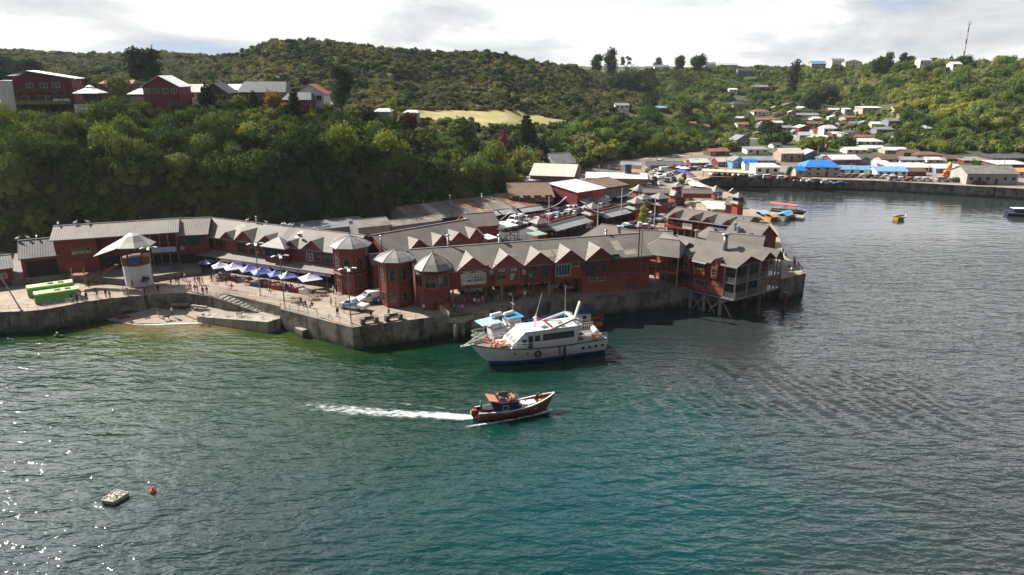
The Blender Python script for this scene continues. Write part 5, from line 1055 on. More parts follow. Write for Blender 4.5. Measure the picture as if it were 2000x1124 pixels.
# ------------------------------------------------ people
def person_mesh(pose):
    J = {'pel': (0, 0, .95), 'che': (0, 0, 1.28), 'nek': (0, 0, 1.47), 'hed': (0, .02, 1.60), 'top': (0, .01, 1.72), 'sl': (.17, 0, 1.40), 'el': (.205, -.03, 1.12), 'hl': (.19, .07, .86), 'sr': (-.17, 0, 1.40), 'er': (-.215, -.01, 1.12), 'hr': (-.20, .10, .88), 'kl': (.11, .02, .50), 'fl': (.12, -.01, .08), 'tl': (.13, .15, .04), 'kr': (-.11, .02, .50), 'fr': (-.12, -.01, .08), 'tr': (-.13, .15, .04), 'hpl': (.10, 0, .88), 'hpr': (-.10, 0, .88)}
    if pose == 'walk': J.update(kl=(.1, .18, .52), fl=(.11, .26, .1), tl=(.12, .42, .08), kr=(-.1, -.04, .50), fr=(-.11, -.34, .14), tr=(-.12, -.22, .05), el=(.26, -.14, 1.14), hl=(.26, -.12, .88), er=(-.26, .10, 1.13), hr=(-.24, .26, .92))
    if pose == 'lean': J.update(che=(0, .16, 1.22), nek=(0, .26, 1.38), hed=(0, .34, 1.49), top=(0, .36, 1.61), sl=(.19, .2, 1.33), sr=(-.19, .2, 1.33), el=(.26, .36, 1.10), hl=(.12, .55, 1.06), er=(-.26, .36, 1.10), hr=(-.12, .55, 1.06))
    if pose == 'sit': 
        for k in J: J[k] = (J[k][0], J[k][1], J[k][2] - .45)
        J.update(kl=(.12, .42, .50), fl=(.12, .44, .09), tl=(.13, .6, .05), kr=(-.12, .42, .50), fr=(-.12, .44, .09), tr=(-.13, .6, .05), hl=(.14, .36, .58), hr=(-.14, .36, .58), el=(.25, .06, .72), er=(-.25, .06, .72))
    if pose == 'bend': J.update(pel=(0, -.1, .93), che=(0, .26, 1.12), nek=(0, .42, 1.2), hed=(0, .56, 1.22), top=(0, .66, 1.26), sl=(.19, .36, 1.14), sr=(-.19, .36, 1.14), el=(.24, .5, .9), hl=(.2, .7, .78), er=(-.24, .5, .9), hr=(-.2, .7, .78), hpl=(.1, -.08, .86), hpr=(-.1, -.08, .86))
    Rr = {'pel': (.15, .115), 'che': (.165, .115), 'nek': (.055, .055), 'hed': (.088, .10), 'top': (.07, .08), 'sl': (.065, .065), 'sr': (.065, .065), 'el': (.046, .046), 'er': (.046, .046), 'hl': (.036, .042), 'hr': (.036, .042), 'hpl': (.09, .09), 'hpr': (.09, .09), 'kl': (.062, .062), 'kr': (.062, .062), 'fl': (.045, .05), 'fr': (.045, .05), 'tl': (.04, .03), 'tr': (.04, .03)}
    E = [('pel', 'che'), ('che', 'nek'), ('nek', 'hed'), ('hed', 'top'), ('che', 'sl'), ('sl', 'el'), ('el', 'hl'), ('che', 'sr'), ('sr', 'er'), ('er', 'hr'), ('pel', 'hpl'), ('hpl', 'kl'), ('kl', 'fl'), ('fl', 'tl'), ('pel', 'hpr'), ('hpr', 'kr'), ('kr', 'fr'), ('fr', 'tr')]
    names = list(J); me = bpy.data.meshes.new('p'); me.from_pydata([J[k] for k in names], [(names.index(a), names.index(b)) for a, b in E], [])
    ob = bpy.data.objects.new('p', me); C.objects.link(ob); md = ob.modifiers.new('s', 'SKIN'); md.use_smooth_shade = True; md2 = ob.modifiers.new('u', 'SUBSURF'); md2.levels = 1; md2.render_levels = 1
    for k, v in zip(names, me.skin_vertices[0].data): v.radius = Rr[k]; v.use_root = (k == 'pel')
    bpy.context.view_layer.update(); dg = bpy.context.evaluated_depsgraph_get(); m2 = bpy.data.meshes.new_from_object(ob.evaluated_get(dg)); bpy.data.objects.remove(ob)
    m2.name = 'person'; m2.materials.clear(); 
    for q in (SKIN, SKIN, SKIN, HAIR): m2.materials.append(q)
    jv = {k: Vector(v) for k, v in J.items()}
    def seg(p, a, b): a, b = jv[a], jv[b]; d = b - a; t = max(0, min(1, (p - a).dot(d) / d.length_squared)); return (p - a - d * t).length
    for p in m2.polygons:
        c = p.center; best = min(E, key=lambda e: seg(c, *e) / (Rr[e[0]][0] + Rr[e[1]][0])); s_ = set(best); i = 1
        if s_ & {'hed', 'top'} or best == ('che', 'nek') and (c - jv['nek']).length < .07: 
            i = 0; q = c - jv['hed']
            if q.z > .045 or q.y < -.03: i = 3
        elif s_ & {'hl', 'hr'}: i = 0 if (c - jv['hl']).length < .12 or (c - jv['hr']).length < .12 else 1
        elif s_ & {'kl', 'kr', 'hpl', 'hpr'}: i = 2
        elif s_ & {'tl', 'tr'}: i = 3
        p.material_index = i
    m2.polygons.foreach_set('use_smooth', [True] * len(m2.polygons)); return m2
SKIN = mat('skin', (.42, .24, .16), .6, .1, 4); HAIR = mat('dark_hair', (.03, .02, .015), .8, .2, 4)
POSE = {k: person_mesh(k) for k in ('stand', 'walk', 'lean', 'sit', 'bend')}
CLO = {'black': (.015, .015, .018), 'white': (.72, .70, .68), 'red': (.45, .03, .035), 'maroon': (.20, .02, .04), 'blue': (.04, .10, .40), 'teal': (.04, .22, .25), 'grey': (.22, .22, .22), 'pink': (.60, .25, .32), 'yellow': (.50, .38, .08), 'orange': (.65, .20, .05), 'green': (.03, .45, .12), 'denim': (.06, .09, .18), 'beige': (.45, .36, .26), 'purple': (.18, .08, .30), 'brown': (.12, .07, .04)}
def cloth(n): return mat('cloth_' + n, CLO[n], .85, .1, 3)
PN = [0]
def person(px, py, top, bot, label, pose='stand', face=None, z=3.7, h=1.0, group=None, at=None, parent=None):
    me = POSE[pose]; o = bpy.data.objects.new('person', me); C.objects.link(o); p = at if at is not None else P(px, py, z); o.location = p; PN[0] += 1
    o.rotation_euler = (0, 0, face if face is not None else (PN[0] * 2.4) % 6.28); o.scale = (h,) * 3
    for i, m_ in ((1, cloth(top)), (2, cloth(bot))): o.material_slots[i].link = 'OBJECT'; o.material_slots[i].material = m_
    for i in (0, 3): o.material_slots[i].link = 'DATA'
    tag(o, label, 'person', group); return o
S_ = PI  # facing the water
pl = [
 (175, 563, 'black', 'black', 'person in black standing alone before the masonry terrace wall', 'stand', 1), (170, 588, 'black', 'grey', 'person in a dark top at the railing right of the green booths', 'stand', S_),
 (191, 583, 'teal', 'grey', 'person in a teal grey jacket leaning on the curved railing', 'lean', S_ + .2), (207.6, 581.5, 'maroon', 'maroon', 'person in maroon with a white cap at the curved railing', 'stand', S_), (215, 581, 'yellow', 'black', 'person in a yellow top beside the one with the white cap', 'lean', S_),
 (141, 592, 'black', 'denim', 'person in black at the corner of the front green booth', 'stand', S_), (147, 591, 'grey', 'denim', 'person in grey in the cluster beside the front green booth', 'walk', 2), (152, 593, 'black', 'black', 'person all in black nearest the wall edge beside the green booths', 'stand', S_), (158, 587, 'orange', 'brown', 'person in an orange top beside the green booths', 'stand', 1.2),
 (243.6, 577, 'white', 'denim', 'person in a white shirt leaning on the curved railing above the beach', 'lean', S_), (249.5, 577, 'pink', 'beige', 'person in a pinkish grey top next to the one in white at the curved railing', 'lean', S_ + .3), (260, 564, 'black', 'black', 'person in black walking behind the railing toward the masonry wall', 'walk', 2.5),
 (284, 575, 'red', 'denim', 'person in a red and pink top near the second lamp post', 'lean', S_), (290, 574, 'grey', 'grey', 'person in grey just behind the red top near the second lamp post', 'walk', 4), (310, 574, 'black', 'denim', 'person in black standing right of the second lamp post', 'stand', S_),
 (334.7, 559, 'red', 'pink', 'child in red and pink walking on the shaded promenade', 'walk', 3.5, .75), (345, 556, 'red', 'black', 'person in a red top in the shaded group before the linking hall', 'walk', 3), (350, 557, 'red', 'white', 'small person in red at the back of the shaded group', 'stand', 3), (356, 548, 'black', 'black', 'person in black next to a red and white shirt', 'walk', 1), (362, 549, 'white', 'denim', 'person in a white and red top before the banners', 'walk', 2), (340.5, 538, 'blue', 'black', 'person in dark blue at the foot of the gallery posts', 'stand', S_),
 (367, 569, 'white', 'white', 'person in white stooping at the bend of the railing', 'lean', S_ + .8), (373, 570, 'pink', 'beige', 'person in pale pink at the bend of the railing', 'stand', S_), (381.6, 573, 'black', 'white', 'person in black with pale trousers at the crowded bend', 'stand', S_), (387, 573, 'grey', 'white', 'person in grey at the crowded bend of the railing', 'lean', S_), (397, 577, 'red', 'denim', 'person in bright red leaning on the rail at the crowded bend', 'stand', S_), (405, 577, 'maroon', 'black', 'person in dark red at the right end of the crowded bend', 'stand', S_),
 (381.6, 557, 'grey', 'grey', 'person in grey walking toward the stalls', 'walk', 4.8), (387.5, 556, 'blue', 'blue', 'person in blue walking toward the stalls', 'walk', 4.9), (391, 557, 'red', 'beige', 'person in a red top walking toward the stalls', 'walk', 4.6), (396, 557, 'white', 'grey', 'person in white walking toward the stalls', 'walk', 5), (414, 553, 'black', 'black', 'person in black walking beside the blue umbrella', 'walk', 4.7),
 (442.5, 557, 'black', 'green', 'person in black with green standing by the white top rail', 'stand', S_), (453, 566, 'orange', 'red', 'person in orange sitting by the white top rail', 'sit', S_), (521, 567, 'red', 'black', 'person in red before the third umbrella tent', 'stand', .3), (529, 563, 'grey', 'denim', 'person in grey behind the red one before the tents', 'stand', .2), (527.5, 573, 'black', 'black', 'person in black near the second tall lamp', 'walk', 1.5), (560, 570, 'black', 'black', 'person in black under the sixth tent', 'stand', .3), (568.6, 570, 'red', 'black', 'person in bright red between the last two tents', 'stand', 2.8), (545, 568, 'white', 'denim', 'person in white browsing the stalls between two lamps', 'stand', .2),
 (589, 594, 'black', 'green', 'person in black and green sitting on the steps wall', 'sit', S_ - .6), (597, 600, 'black', 'black', 'left one of two people in black sitting on the rail wall', 'sit', S_ - .6), (610, 602, 'black', 'black', 'right one of two people in black sitting on the rail wall', 'sit', S_ - .6), (647, 598, 'white', 'beige', 'person in white beside the parked white pickup', 'stand', 4), (656.5, 600, 'white', 'denim', 'person in white shirt and blue jeans by the pickup door', 'stand', 2), (652, 575, 'white', 'black', 'person in white standing at the foot of the market tower', 'stand', 2.5), (657, 574, 'black', 'black', 'person in black standing at the foot of the market tower', 'stand', 1.5), (659.7, 619, 'black', 'brown', 'person in dark clothes standing alone near the quay railing', 'stand', S_),
 (725, 620, 'black', 'denim', 'person in black on the left concrete bench', 'sit', .2), (759.7, 616, 'grey', 'grey', 'person in grey on the right concrete bench', 'sit', .4), (828, 607, 'white', 'black', 'person in white sitting at the foot of the glazed tower', 'sit', S_), (849, 607, 'black', 'black', 'person in black leaning at the foot of the glazed tower', 'lean', S_),
 (891, 612, 'teal', 'black', 'person in teal at the head of the jetty', 'stand', S_), (887, 610, 'beige', 'brown', 'person in beige at the head of the jetty', 'stand', 2), (896, 612, 'grey', 'black', 'person in grey at the head of the jetty', 'stand', 1), (903, 612, 'pink', 'denim', 'person in pink at the head of the jetty', 'stand', S_), (909, 601, 'red', 'black', 'person in red in the shade under the restaurant row', 'stand', 2), (927, 599, 'white', 'denim', 'person in white at the long railing behind the workboat', 'stand', S_), (935, 599, 'pink', 'denim', 'person in a dull pink top at the long railing', 'lean', S_), (943, 595, 'pink', 'beige', 'person in bright pink at the long railing', 'stand', S_), (955, 594, 'blue', 'denim', 'person in light blue at the long railing', 'lean', S_), (961, 592, 'black', 'black', 'person in black next to the light blue one at the long railing', 'stand', S_), (973.5, 591, 'grey', 'beige', 'person in pinkish grey at the long railing', 'lean', S_), (997, 587, 'white', 'black', 'person in white further along the long railing', 'lean', S_), (1007, 588, 'purple', 'black', 'person in purple at the long railing', 'lean', S_), (1015, 585, 'red', 'black', 'person in dark red at the long railing', 'stand', S_), (1025, 585, 'white', 'grey', 'person in a white hood at the right end of the railing group', 'stand', S_), (918, 589, 'black', 'black', 'person in black beside a post under the restaurant row', 'walk', 1), (988.6, 581, 'black', 'black', 'person in black in the shade amid the posts', 'stand', S_),
 (1085, 573, 'black', 'maroon', 'person crouched in dark clothes under the fourth dormer', 'sit', S_), (1111, 578, 'red', 'black', 'person in bright red leaning low at the railing behind the ferry antenna', 'lean', S_), (1101, 574, 'black', 'black', 'person in black near the passage mouth', 'stand', 3), (1150, 569, 'black', 'black', 'person in black before the red ground floor wall', 'sit', S_), (1215, 564, 'white', 'grey', 'person in white sitting against the blank red wall', 'sit', S_), (1226, 569, 'blue', 'black', 'person in blue at the railing near the rusty pole', 'stand', 0), (1302, 553, 'purple', 'black', 'person in purple under the dining terrace', 'stand', S_)]
for t in pl: person(t[0], t[1], t[2], t[3], t[4], t[5], t[6], h=(t[7] if len(t) > 7 else 1.0))
for t in ((1528, 500, 'black', 'black', 'person in black fishing at the landward end of the pier head', 'stand', 5), (1533, 503, 'grey', 'black', 'person in grey next to the angler on the pier head', 'sit', 4), (1540.5, 527, 'grey', 'denim', 'person in grey on the pier head nearest the balcony house', 'sit', 5), (1545, 533, 'white', 'grey', 'person in white on the near edge of the pier head', 'sit', 5), (1552, 523, 'red', 'red', 'person in red among the group on the pier head', 'stand', 5), (1558, 522, 'orange', 'brown', 'person in orange among the group on the pier head', 'sit', 5), (1550, 517, 'pink', 'pink', 'person in pink at the back of the pier head group', 'stand', 5), (1564, 531, 'blue', 'white', 'person in blue and white at the outer corner of the pier head', 'sit', 5)):
    person(*t[:5], pose=t[5], face=t[6], z=4.3)
for px, d, l in ((280, 'black', 'left one of three people in black sitting on the terrace wall'), (285, 'black', 'middle one of three people in black sitting on the terrace wall'), (290.5, 'denim', 'right one of three people in dark clothes sitting on the terrace wall')): person(px, 552, 'black', d, l, 'sit', S_, z=4.5)
person(310, 620, 'white', 'pink', 'child in white and pink standing on the beach', 'stand', 5, z=.45, h=.72); person(337, 617.5, 'white', 'black', 'person in a white shirt and black trousers on the beach', 'stand', 4, z=.7)
person(0, 0, 'green', 'black', 'helmsman in a bright green shirt standing at the stern of the fishing boat', 'stand', fb_.rotation_euler.z - PI / 2, at=fb_.matrix_basis @ Vector((.45, -.25, .95)), h=1.12)
person(0, 0, 'black', 'black', 'fisherman in black bending over the gear in the fishing boat', 'bend', fb_.rotation_euler.z - PI / 2, at=fb_.matrix_basis @ Vector((FL * .775, .1, 1.05)), h=1.12)
g = np.random.default_rng(11); cols = ['black', 'black', 'denim', 'maroon', 'grey', 'white', 'red', 'blue', 'beige', 'pink']
def crowd(a, b, n, label, grp, spread=6, z=3.7):
    for k in range(n):
        t = (k + g.random() * .7) / n; px = a[0] + (b[0] - a[0]) * t; py = a[1] + (b[1] - a[1]) * t + g.normal() * spread * .3
        person(px, py, cols[g.integers(len(cols))], cols[g.integers(4)], ORD[k % 26] + (' ' if k < 26 else ' hindmost ') + label, ['stand', 'walk'][k % 2], g.random() * 6.28, z, group=grp)
crowd((1078, 464), (1168, 441), 34, 'person from the left in the crowd along the near arcade front', 'crowd in front of the covered market arcade', 7)
crowd((1180, 434), (1250, 421), 18, 'person from the left in the crowd at the far arcade half', 'crowd in the far half of the market arcade', 5)
crowd((1366, 388), (1396, 384), 14, 'person from the left in the crowd by the far gate tower', 'crowd by the far gate tower', 6)
crowd((1342, 398), (1352, 372), 4, 'pedestrian from the near end on the road beyond the gate', 'pedestrians on the road beyond the gate', 8)
# ---- animals
def quad(label, px, py, z, m, rz, s=1.0, cat='dog', name='dog'):
    J = [(0, 0, .5), (.32, 0, .52), (.5, 0, .66), (.64, 0, .72), (.78, 0, .68), (-.32, 0, .52), (-.55, 0, .66), (.33, .1, .3), (.32, .1, .03), (.33, -.1, .3), (.40, -.1, .03), (-.30, .1, .34), (-.40, .1, .20), (-.36, .1, .03), (-.30, -.1, .34), (-.42, -.1, .20), (-.30, -.1, .03)]
    Rr = [.13, .15, .08, .09, .045, .11, .025, .05, .03, .05, .03, .07, .03, .03, .07, .03, .03]; E = [(0, 1), (1, 2), (2, 3), (3, 4), (0, 5), (5, 6), (1, 7), (7, 8), (1, 9), (9, 10), (5, 11), (11, 12), (12, 13), (5, 14), (14, 15), (15, 16)]
    me = bpy.data.meshes.new('q'); me.from_pydata(J, E, []); ob = bpy.data.objects.new('q', me); C.objects.link(ob); md = ob.modifiers.new('s', 'SKIN'); md.use_smooth_shade = True; ob.modifiers.new('u', 'SUBSURF').render_levels = 1
    for r, v in zip(Rr, me.skin_vertices[0].data): v.radius = (r, r)
    me.skin_vertices[0].data[0].use_root = True; bpy.context.view_layer.update(); m2 = bpy.data.meshes.new_from_object(ob.evaluated_get(bpy.context.evaluated_depsgraph_get())); bpy.data.objects.remove(ob); m2.materials.clear(); m2.materials.append(m)
    o = bpy.data.objects.new(name, m2); C.objects.link(o); o.location = P(px, py, z); o.rotation_euler = (0, 0, rz); o.scale = (s,) * 3; e = MB().slab([(.62, .05, .78), (.66, .1, .80), (.64, .09, .90)], .02).slab([(.62, -.05, .78), (.66, -.1, .80), (.64, -.09, .90)], .02).build('ear', m, o); return tag(o, label, cat)
quad('black dog standing on the beach beside the person in white', 325.5, 625, .3, mat('black_fur', (.015, .013, .012), .9, .2, 4), .3, 1.15); quad('pale cream dog walking across the boat ramp', 468, 618, 1.65, mat('cream_fur', (.55, .45, .33), .9, .1, 4), .2, 1.1)
def sealion(px, py, z, rz, L, m, label):
    pr = [(-.5, .06, .06), (-.35, .16, .14), (-.1, .26, .22), (.15, .30, .27), (.32, .24, .30), (.43, .14, .38), (.5, .09, .42), (.56, .05, .40)]; n = 9; mb = MB(); 
    for x, r, zz in pr:
        for k in range(n): t = 2 * PI * k / n; mb.v.append((x * L, r * math.cos(t) * L * .42, max(.0, zz * L * .35 + r * math.sin(t) * L * .35)))
    for j_ in range(len(pr) - 1):
        for k in range(n): mb.f.append((j_ * n + k, j_ * n + (k + 1) % n, (j_ + 1) * n + (k + 1) % n, (j_ + 1) * n + k)); mb.m.append(0)
    mb.slab([(.15 * L, .1 * L, .12), (.25 * L, .1 * L, .12), (.1 * L, .26 * L, .04)], .05).slab([(.25 * L, -.1 * L, .12), (.15 * L, -.1 * L, .12), (.1 * L, -.26 * L, .04)], .05).slab([(-.45 * L, -.03 * L, .1), (-.6 * L, -.1 * L, .05), (-.6 * L, .1 * L, .05), (-.45 * L, .03 * L, .1)], .05)
    o = mb.build('sea_lion', m, None, True); o.location = P(px, py, z); o.rotation_euler = (0, 0, rz); tag(o, label, 'sea lion')
sealion(243, 622, .25, 3.5, 2.6, mat('brown_fur', (.16, .06, .03), .5, .2, 2), 'brown sea lion lying at the water end of the beach'); sealion(254, 611, .8, 3.6, 2.3, mat('wet_black_fur', (.02, .018, .018), .3, .2, 2), 'glossy black sea lion lying under the quay wall'); sealion(236, 618, .4, 3.4, 1.9, mat('grey_fur', (.22, .18, .16), .5, .2, 2), 'pale grey sea lion lying behind the brown one')
def pelican(px, py, label):
    m = MB().lathe([(.03, -.5), (.18, -.3), (.26, 0), (.2, .3), (.08, .45)], 9).xf(Matrix.Rotation(1.4, 4, 'Y')).tube((.4, 0, .1), (.5, 0, .55), .08, .06).lathe([(.05, -.1), (.1, 0), (.05, .1)], 8, (.53, 0, .6)).bar((.58, 0, .58), (.95, 0, .38), .06, .1); o = m.build('pelican', [mat('pelican_feathers', (.14, .12, .11), .8, .3, 5)], None, True); MB().lathe([(.07, -.1), (.12, 0), (.07, .12)], 8, (.53, 0, .62)).build('head', M_FOAM, o, True); o.location = P(px, py, .12); o.rotation_euler = (0, 0, random.random() * 6); tag(o, label, 'pelican')
pelican(109, 656, 'left pelican of the pair floating below the left quay wall'); pelican(121, 657, 'right pelican of the pair floating below the left quay wall')
# ------------------------------------------------ cars
CARC = {'white': (.70, .70, .69), 'silver': (.38, .39, .40), 'red': (.42, .02, .03), 'dark red': (.20, .012, .02), 'black': (.015, .015, .018), 'grey': (.12, .125, .13), 'blue': (.02, .06, .30), 'beige': (.45, .38, .28), 'teal': (.02, .20, .20)}
def paint(c): return mat('paint_' + c.replace(' ', '_'), CARC[c], .28, .03, .5, spec=.6)
TYRE = mat('tyre', (.018, .018, .018), .8, .2, 4); CGL = mat('car_glass', (.015, .02, .025), .08, .2, 1, spec=.8); LAMP = mat('headlamp_glass', (.6, .6, .58), .2, .1, 3)
def car_parts(kind):
    L, Wd = {'hatchback': (3.9, 1.66), 'saloon': (4.4, 1.72), 'estate': (4.6, 1.8), 'van': (5.0, 1.95), 'pickup': (5.0, 1.8), 'box truck': (6.5, 2.2)}[kind]
    prof = {'hatchback': [(0, .35), (0, .78), (.12, .95), (1.0, 1.0), (1.75, 1.45), (3.2, 1.46), (3.8, 1.0), (3.9, .9), (3.9, .35)], 'saloon': [(0, .35), (0, .75), (.15, .9), (1.15, .98), (1.9, 1.42), (3.1, 1.42), (3.75, 1.0), (4.35, .95), (4.4, .85), (4.4, .35)],
            'estate': [(0, .4), (0, .9), (.15, 1.05), (1.15, 1.12), (1.8, 1.7), (4.2, 1.7), (4.55, 1.15), (4.6, 1), (4.6, .4)], 'van': [(0, .35), (0, .85), (.2, 1.05), (.95, 1.25), (1.75, 1.92), (2.1, 1.98), (4.9, 1.98), (5.0, 1.8), (5.0, .35)],
            'pickup': [(0, .4), (0, .85), (.15, .98), (.9, 1.1), (1.5, 1.75), (2.6, 1.78), (2.85, 1.1), (5.0, 1.05), (5.0, .45)], 'box truck': [(0, .4), (0, 1.2), (.2, 1.5), (.5, 2.1), (1.6, 2.2), (1.7, 2.9), (6.5, 2.9), (6.5, .5)]}[kind]
    belt = {'hatchback': 1.0, 'saloon': .98, 'estate': 1.12, 'van': 1.25, 'pickup': 1.1, 'box truck': 1.5}[kind]
    b = MB(); n = len(prof); w = Wd / 2
    def wy(z): return w if z <= belt + .02 else w - (z - belt) * .32
    for s_ in (1, -1): b.v += [(L / 2 - x, s_ * wy(z), z) for x, z in prof]
    for k in range(n): b.f.append((k, n + k, n + (k + 1) % n, (k + 1) % n)); b.m.append(0)
    b.f.append(tuple(range(n))); b.f.append(tuple(range(n, 2 * n))[::-1]); b.m += [0, 0]
    g_ = MB(); top = max(z for x, z in prof); hi = [(x, z) for x, z in prof if z > belt + .2] if kind != 'box truck' else [(.5, 2.1), (1.6, 2.15)]
    i0 = next(i for i, (x, z) in enumerate(prof) if z > belt + .2); xa, za = prof[i0 - 1]; xb, zb = prof[i0]
    gx1 = {'hatchback': 3.45, 'saloon': 3.35, 'estate': 4.3, 'van': 2.2, 'pickup': 2.6, 'box truck': 1.4}[kind]
    for s_ in (1, -1):
        q = [(xa + .25, belt + .06), (gx1, belt + .06), (gx1 - .25, min(zb, 1.9) - .12), (xb + .05, min(zb, 1.9) - .12)]; g_.poly([(L / 2 - x, s_ * (wy(z) + .012), z) for x, z in q][::s_])
    f = .12; q = [(xa + (xb - xa) * f, za + (zb - za) * f), (xa + (xb - xa) * .92, za + (zb - za) * .92)]; d = .02
    g_.poly([(L / 2 - q[0][0] + d, -w + .14, q[0][1] + d), (L / 2 - q[0][0] + d, w - .14, q[0][1] + d), (L / 2 - q[1][0] + d, w - .3, q[1][1] + d), (L / 2 - q[1][0] + d, -w + .3, q[1][1] + d)])
    if kind in ('hatchback', 'saloon', 'estate'):
        a_, b_ = {'hatchback': ((3.3, 1.4), (3.75, 1.06)), 'saloon': ((3.18, 1.38), (3.7, 1.05)), 'estate': ((4.27, 1.62), (4.52, 1.2))}[kind]; g_.poly([(L / 2 - a_[0] - d, -w + .28, a_[1] + d), (L / 2 - b_[0] - d, -w + .16, b_[1] + d), (L / 2 - b_[0] - d, w - .16, b_[1] + d), (L / 2 - a_[0] - d, w - .28, a_[1] + d)][::-1])
    if kind == 'pickup': b.box(L / 2 - 4.95, L / 2 - 2.95, -w + .08, w - .08, 1.05, 1.06, 0)
    wh = MB().tube((0, -.1, 0), (0, .1, 0), .33, n=12)
    return L, w, b, g_, wh
CARS = {}
for kd in ('hatchback', 'saloon', 'estate', 'van', 'pickup', 'box truck'):
    L, w, b, g_, wh = car_parts(kd); far = MB().add(b).add(g_, mi=1)
    for sx in (1, -1):
        for sy in (1, -1): far.add(wh, Matrix.Translation((sx * L * .31, sy * (w - .08), .33)), mi=2)
    far.box(L / 2 - .02, L / 2 + .015, -w + .1, -w + .42, .62, .78, 3); far.box(L / 2 - .02, L / 2 + .015, w - .42, w - .1, .62, .78, 3)
    CARS[kd] = dict(L=L, w=w, body=b.mesh('body', [paint('white')]), glass=g_.mesh('windows', [CGL]), wheel=wh.mesh('wheel', [TYRE]), far=far.mesh('car', [paint('white'), CGL, TYRE, LAMP]), lamp=MB().box(-.02, .015, -.16, .16, -.08, .08).mesh('headlight', [LAMP]))
def car(px, py, kind, colour, rz, label, z=3.72, near=False, group=None, scale=1):
    K_ = CARS[kind]; p = P(px, py, z) if not isinstance(px, Vector) else px; cat = 'car' if kind not in ('van', 'pickup', 'box truck') else {'van': 'van', 'pickup': 'pickup truck', 'box truck': 'truck'}[kind]
    nm = 'parked_car' if cat == 'car' else cat.replace(' ', '_')
    def slot(o): o.material_slots[0].link = 'OBJECT'; o.material_slots[0].material = paint(colour)
    if near:
        o = thing(nm, label, cat, p, rz, group)
        def ch(n_, me, loc=(0, 0, 0)): c_ = bpy.data.objects.new(n_, me); C.objects.link(c_); c_.parent = o; c_.location = loc; return c_
        slot(ch('body', K_['body'])); ch('windows', K_['glass'])
        for sx in (1, -1):
            for sy in (1, -1): ch('wheel', K_['wheel'], (sx * K_['L'] * .31, sy * (K_['w'] - .08), .33))
        for sy in (1, -1): ch('headlight', K_['lamp'], (K_['L'] / 2, sy * (K_['w'] - .3), .72))
    else:
        o = bpy.data.objects.new(nm, K_['far']); C.objects.link(o); o.location = p; o.rotation_euler = (0, 0, rz); slot(o); tag(o, label, cat, group)
    return o
car(726, 590, 'van', 'white', PI + .55, 'white panel van parked between the market tower and the corner tower', near=True)
car(692, 604, 'pickup', 'white', PI - .42, 'white single-cab pickup with an open bed on the sunlit quay', near=True)
car(745, 588, 'hatchback', 'blue', -1.9, 'blue car showing only its nose behind the corner tower', near=True)
car(918, 571, 'saloon', 'white', PI + .1, 'white saloon in the sunlight seen through the posts of the restaurant row', near=True); car(936, 568, 'estate', 'teal', PI + .2, 'teal estate car behind the white saloon beyond the posts', near=True)
for k, (px, py, kd, c_, w) in enumerate(((985, 561, 'estate', 'black', 'left of the cross braces'), (1012, 558, 'hatchback', 'grey', 'behind the middle posts'), (1040, 556, 'van', 'white', 'behind the fourth dormer'), (1062, 553, 'hatchback', 'white', 'right of the white van'), (1090, 551, 'saloon', 'silver', 'near the passage mouth'))): car(px, py, kd, c_, .3 + PI * (k % 2), '%s %s in the sunlit court beyond the posts, %s' % (c_, kd, w), near=True)
car(1112, 571, 'hatchback', 'black', .35, 'black hatchback in the shaded passage behind the ferry antenna', near=True)
def row(a, b, spec, rz, where, grp, z=3.72, jit=.3):
    g = random.Random(len(where)); n = len(spec); CN = {'w': 'white', 's': 'silver', 'r': 'red', 'd': 'dark red', 'k': 'black', 'g': 'grey', 'b': 'blue', 'e': 'beige'}; KN = {'w': ['hatchback', 'estate', 'saloon'], 's': ['saloon', 'hatchback']}
    for k, ch in enumerate(spec):
        if ch == '.': continue
        kd = 'van' if ch == 'V' else 'pickup' if ch == 'U' else ['hatchback', 'estate', 'saloon'][(k * 7 + ord(ch)) % 3]; c_ = 'white' if ch in 'VU' else CN[ch]; t = k / max(1, n - 1); px = a[0] + (b[0] - a[0]) * t; py = a[1] + (b[1] - a[1]) * t
        nb = [('white van' if x == 'V' else 'pickup' if x == 'U' else CN.get(x, '') + ' car') for x in ((spec[k - 1] if k else '.'), (spec[k + 1] if k < n - 1 else '.')) if x != '.']
        car(px, py + g.uniform(-.4, .4) * jit, kd, c_, rz + g.uniform(-.06, .06) + (PI if g.random() < .3 else 0), '%s %s, %s from the left %s' % (c_, kd, ORD[k], where), z, group=grp)
row((1003, 436), (1186, 396), 'VVswdrkdsswwbswwsdrwwwsww', 1.15, 'in the upper court row', 'cars in the upper parking row')
row((985, 449), (1120, 421), 'wVw.sd.wrwesw', 1.15, 'in the court row behind the arcade', 'cars in the court row behind the arcade')
row((1128, 417), (1182, 405), 'swwrsww', 1.15, 'in the short row before the kiosk', 'cars in the short row before the kiosk')
row((1178, 458), (1262, 448), 'wrwgdsw', .35, 'in the near row of the right court', 'cars in the near row of the right court')
row((1222, 447), (1290, 432), 'wdgws.s', 1.0, 'in the right court row', 'cars in the middle row of the right court')
row((1250, 433), (1312, 405), 'rdwwswgw', 1.2, 'in the row beside the veranda house', 'cars beside the veranda house')
row((1250, 374), (1262, 352), 'sbsg', 1.25, 'on the left kerb of the road past the gate', 'cars parked on the left kerb past the gate'); row((1288, 362), (1286, 341), 'wsws', 1.7, 'in the jam lane past the gate', 'cars queuing past the gate')
row((1276, 340), (1300, 327), 'wsrgs', 1.0, 'at the far bend of the road', 'cars at the far bend of the road'); row((1303, 356), (1316, 354), 'kk', 1.5, 'on the open lane past the gate', 'cars on the open lane past the gate'); row((1336, 386), (1340, 376), 'w', .4, 'on the road beyond the gate', 'cars beyond the gate')
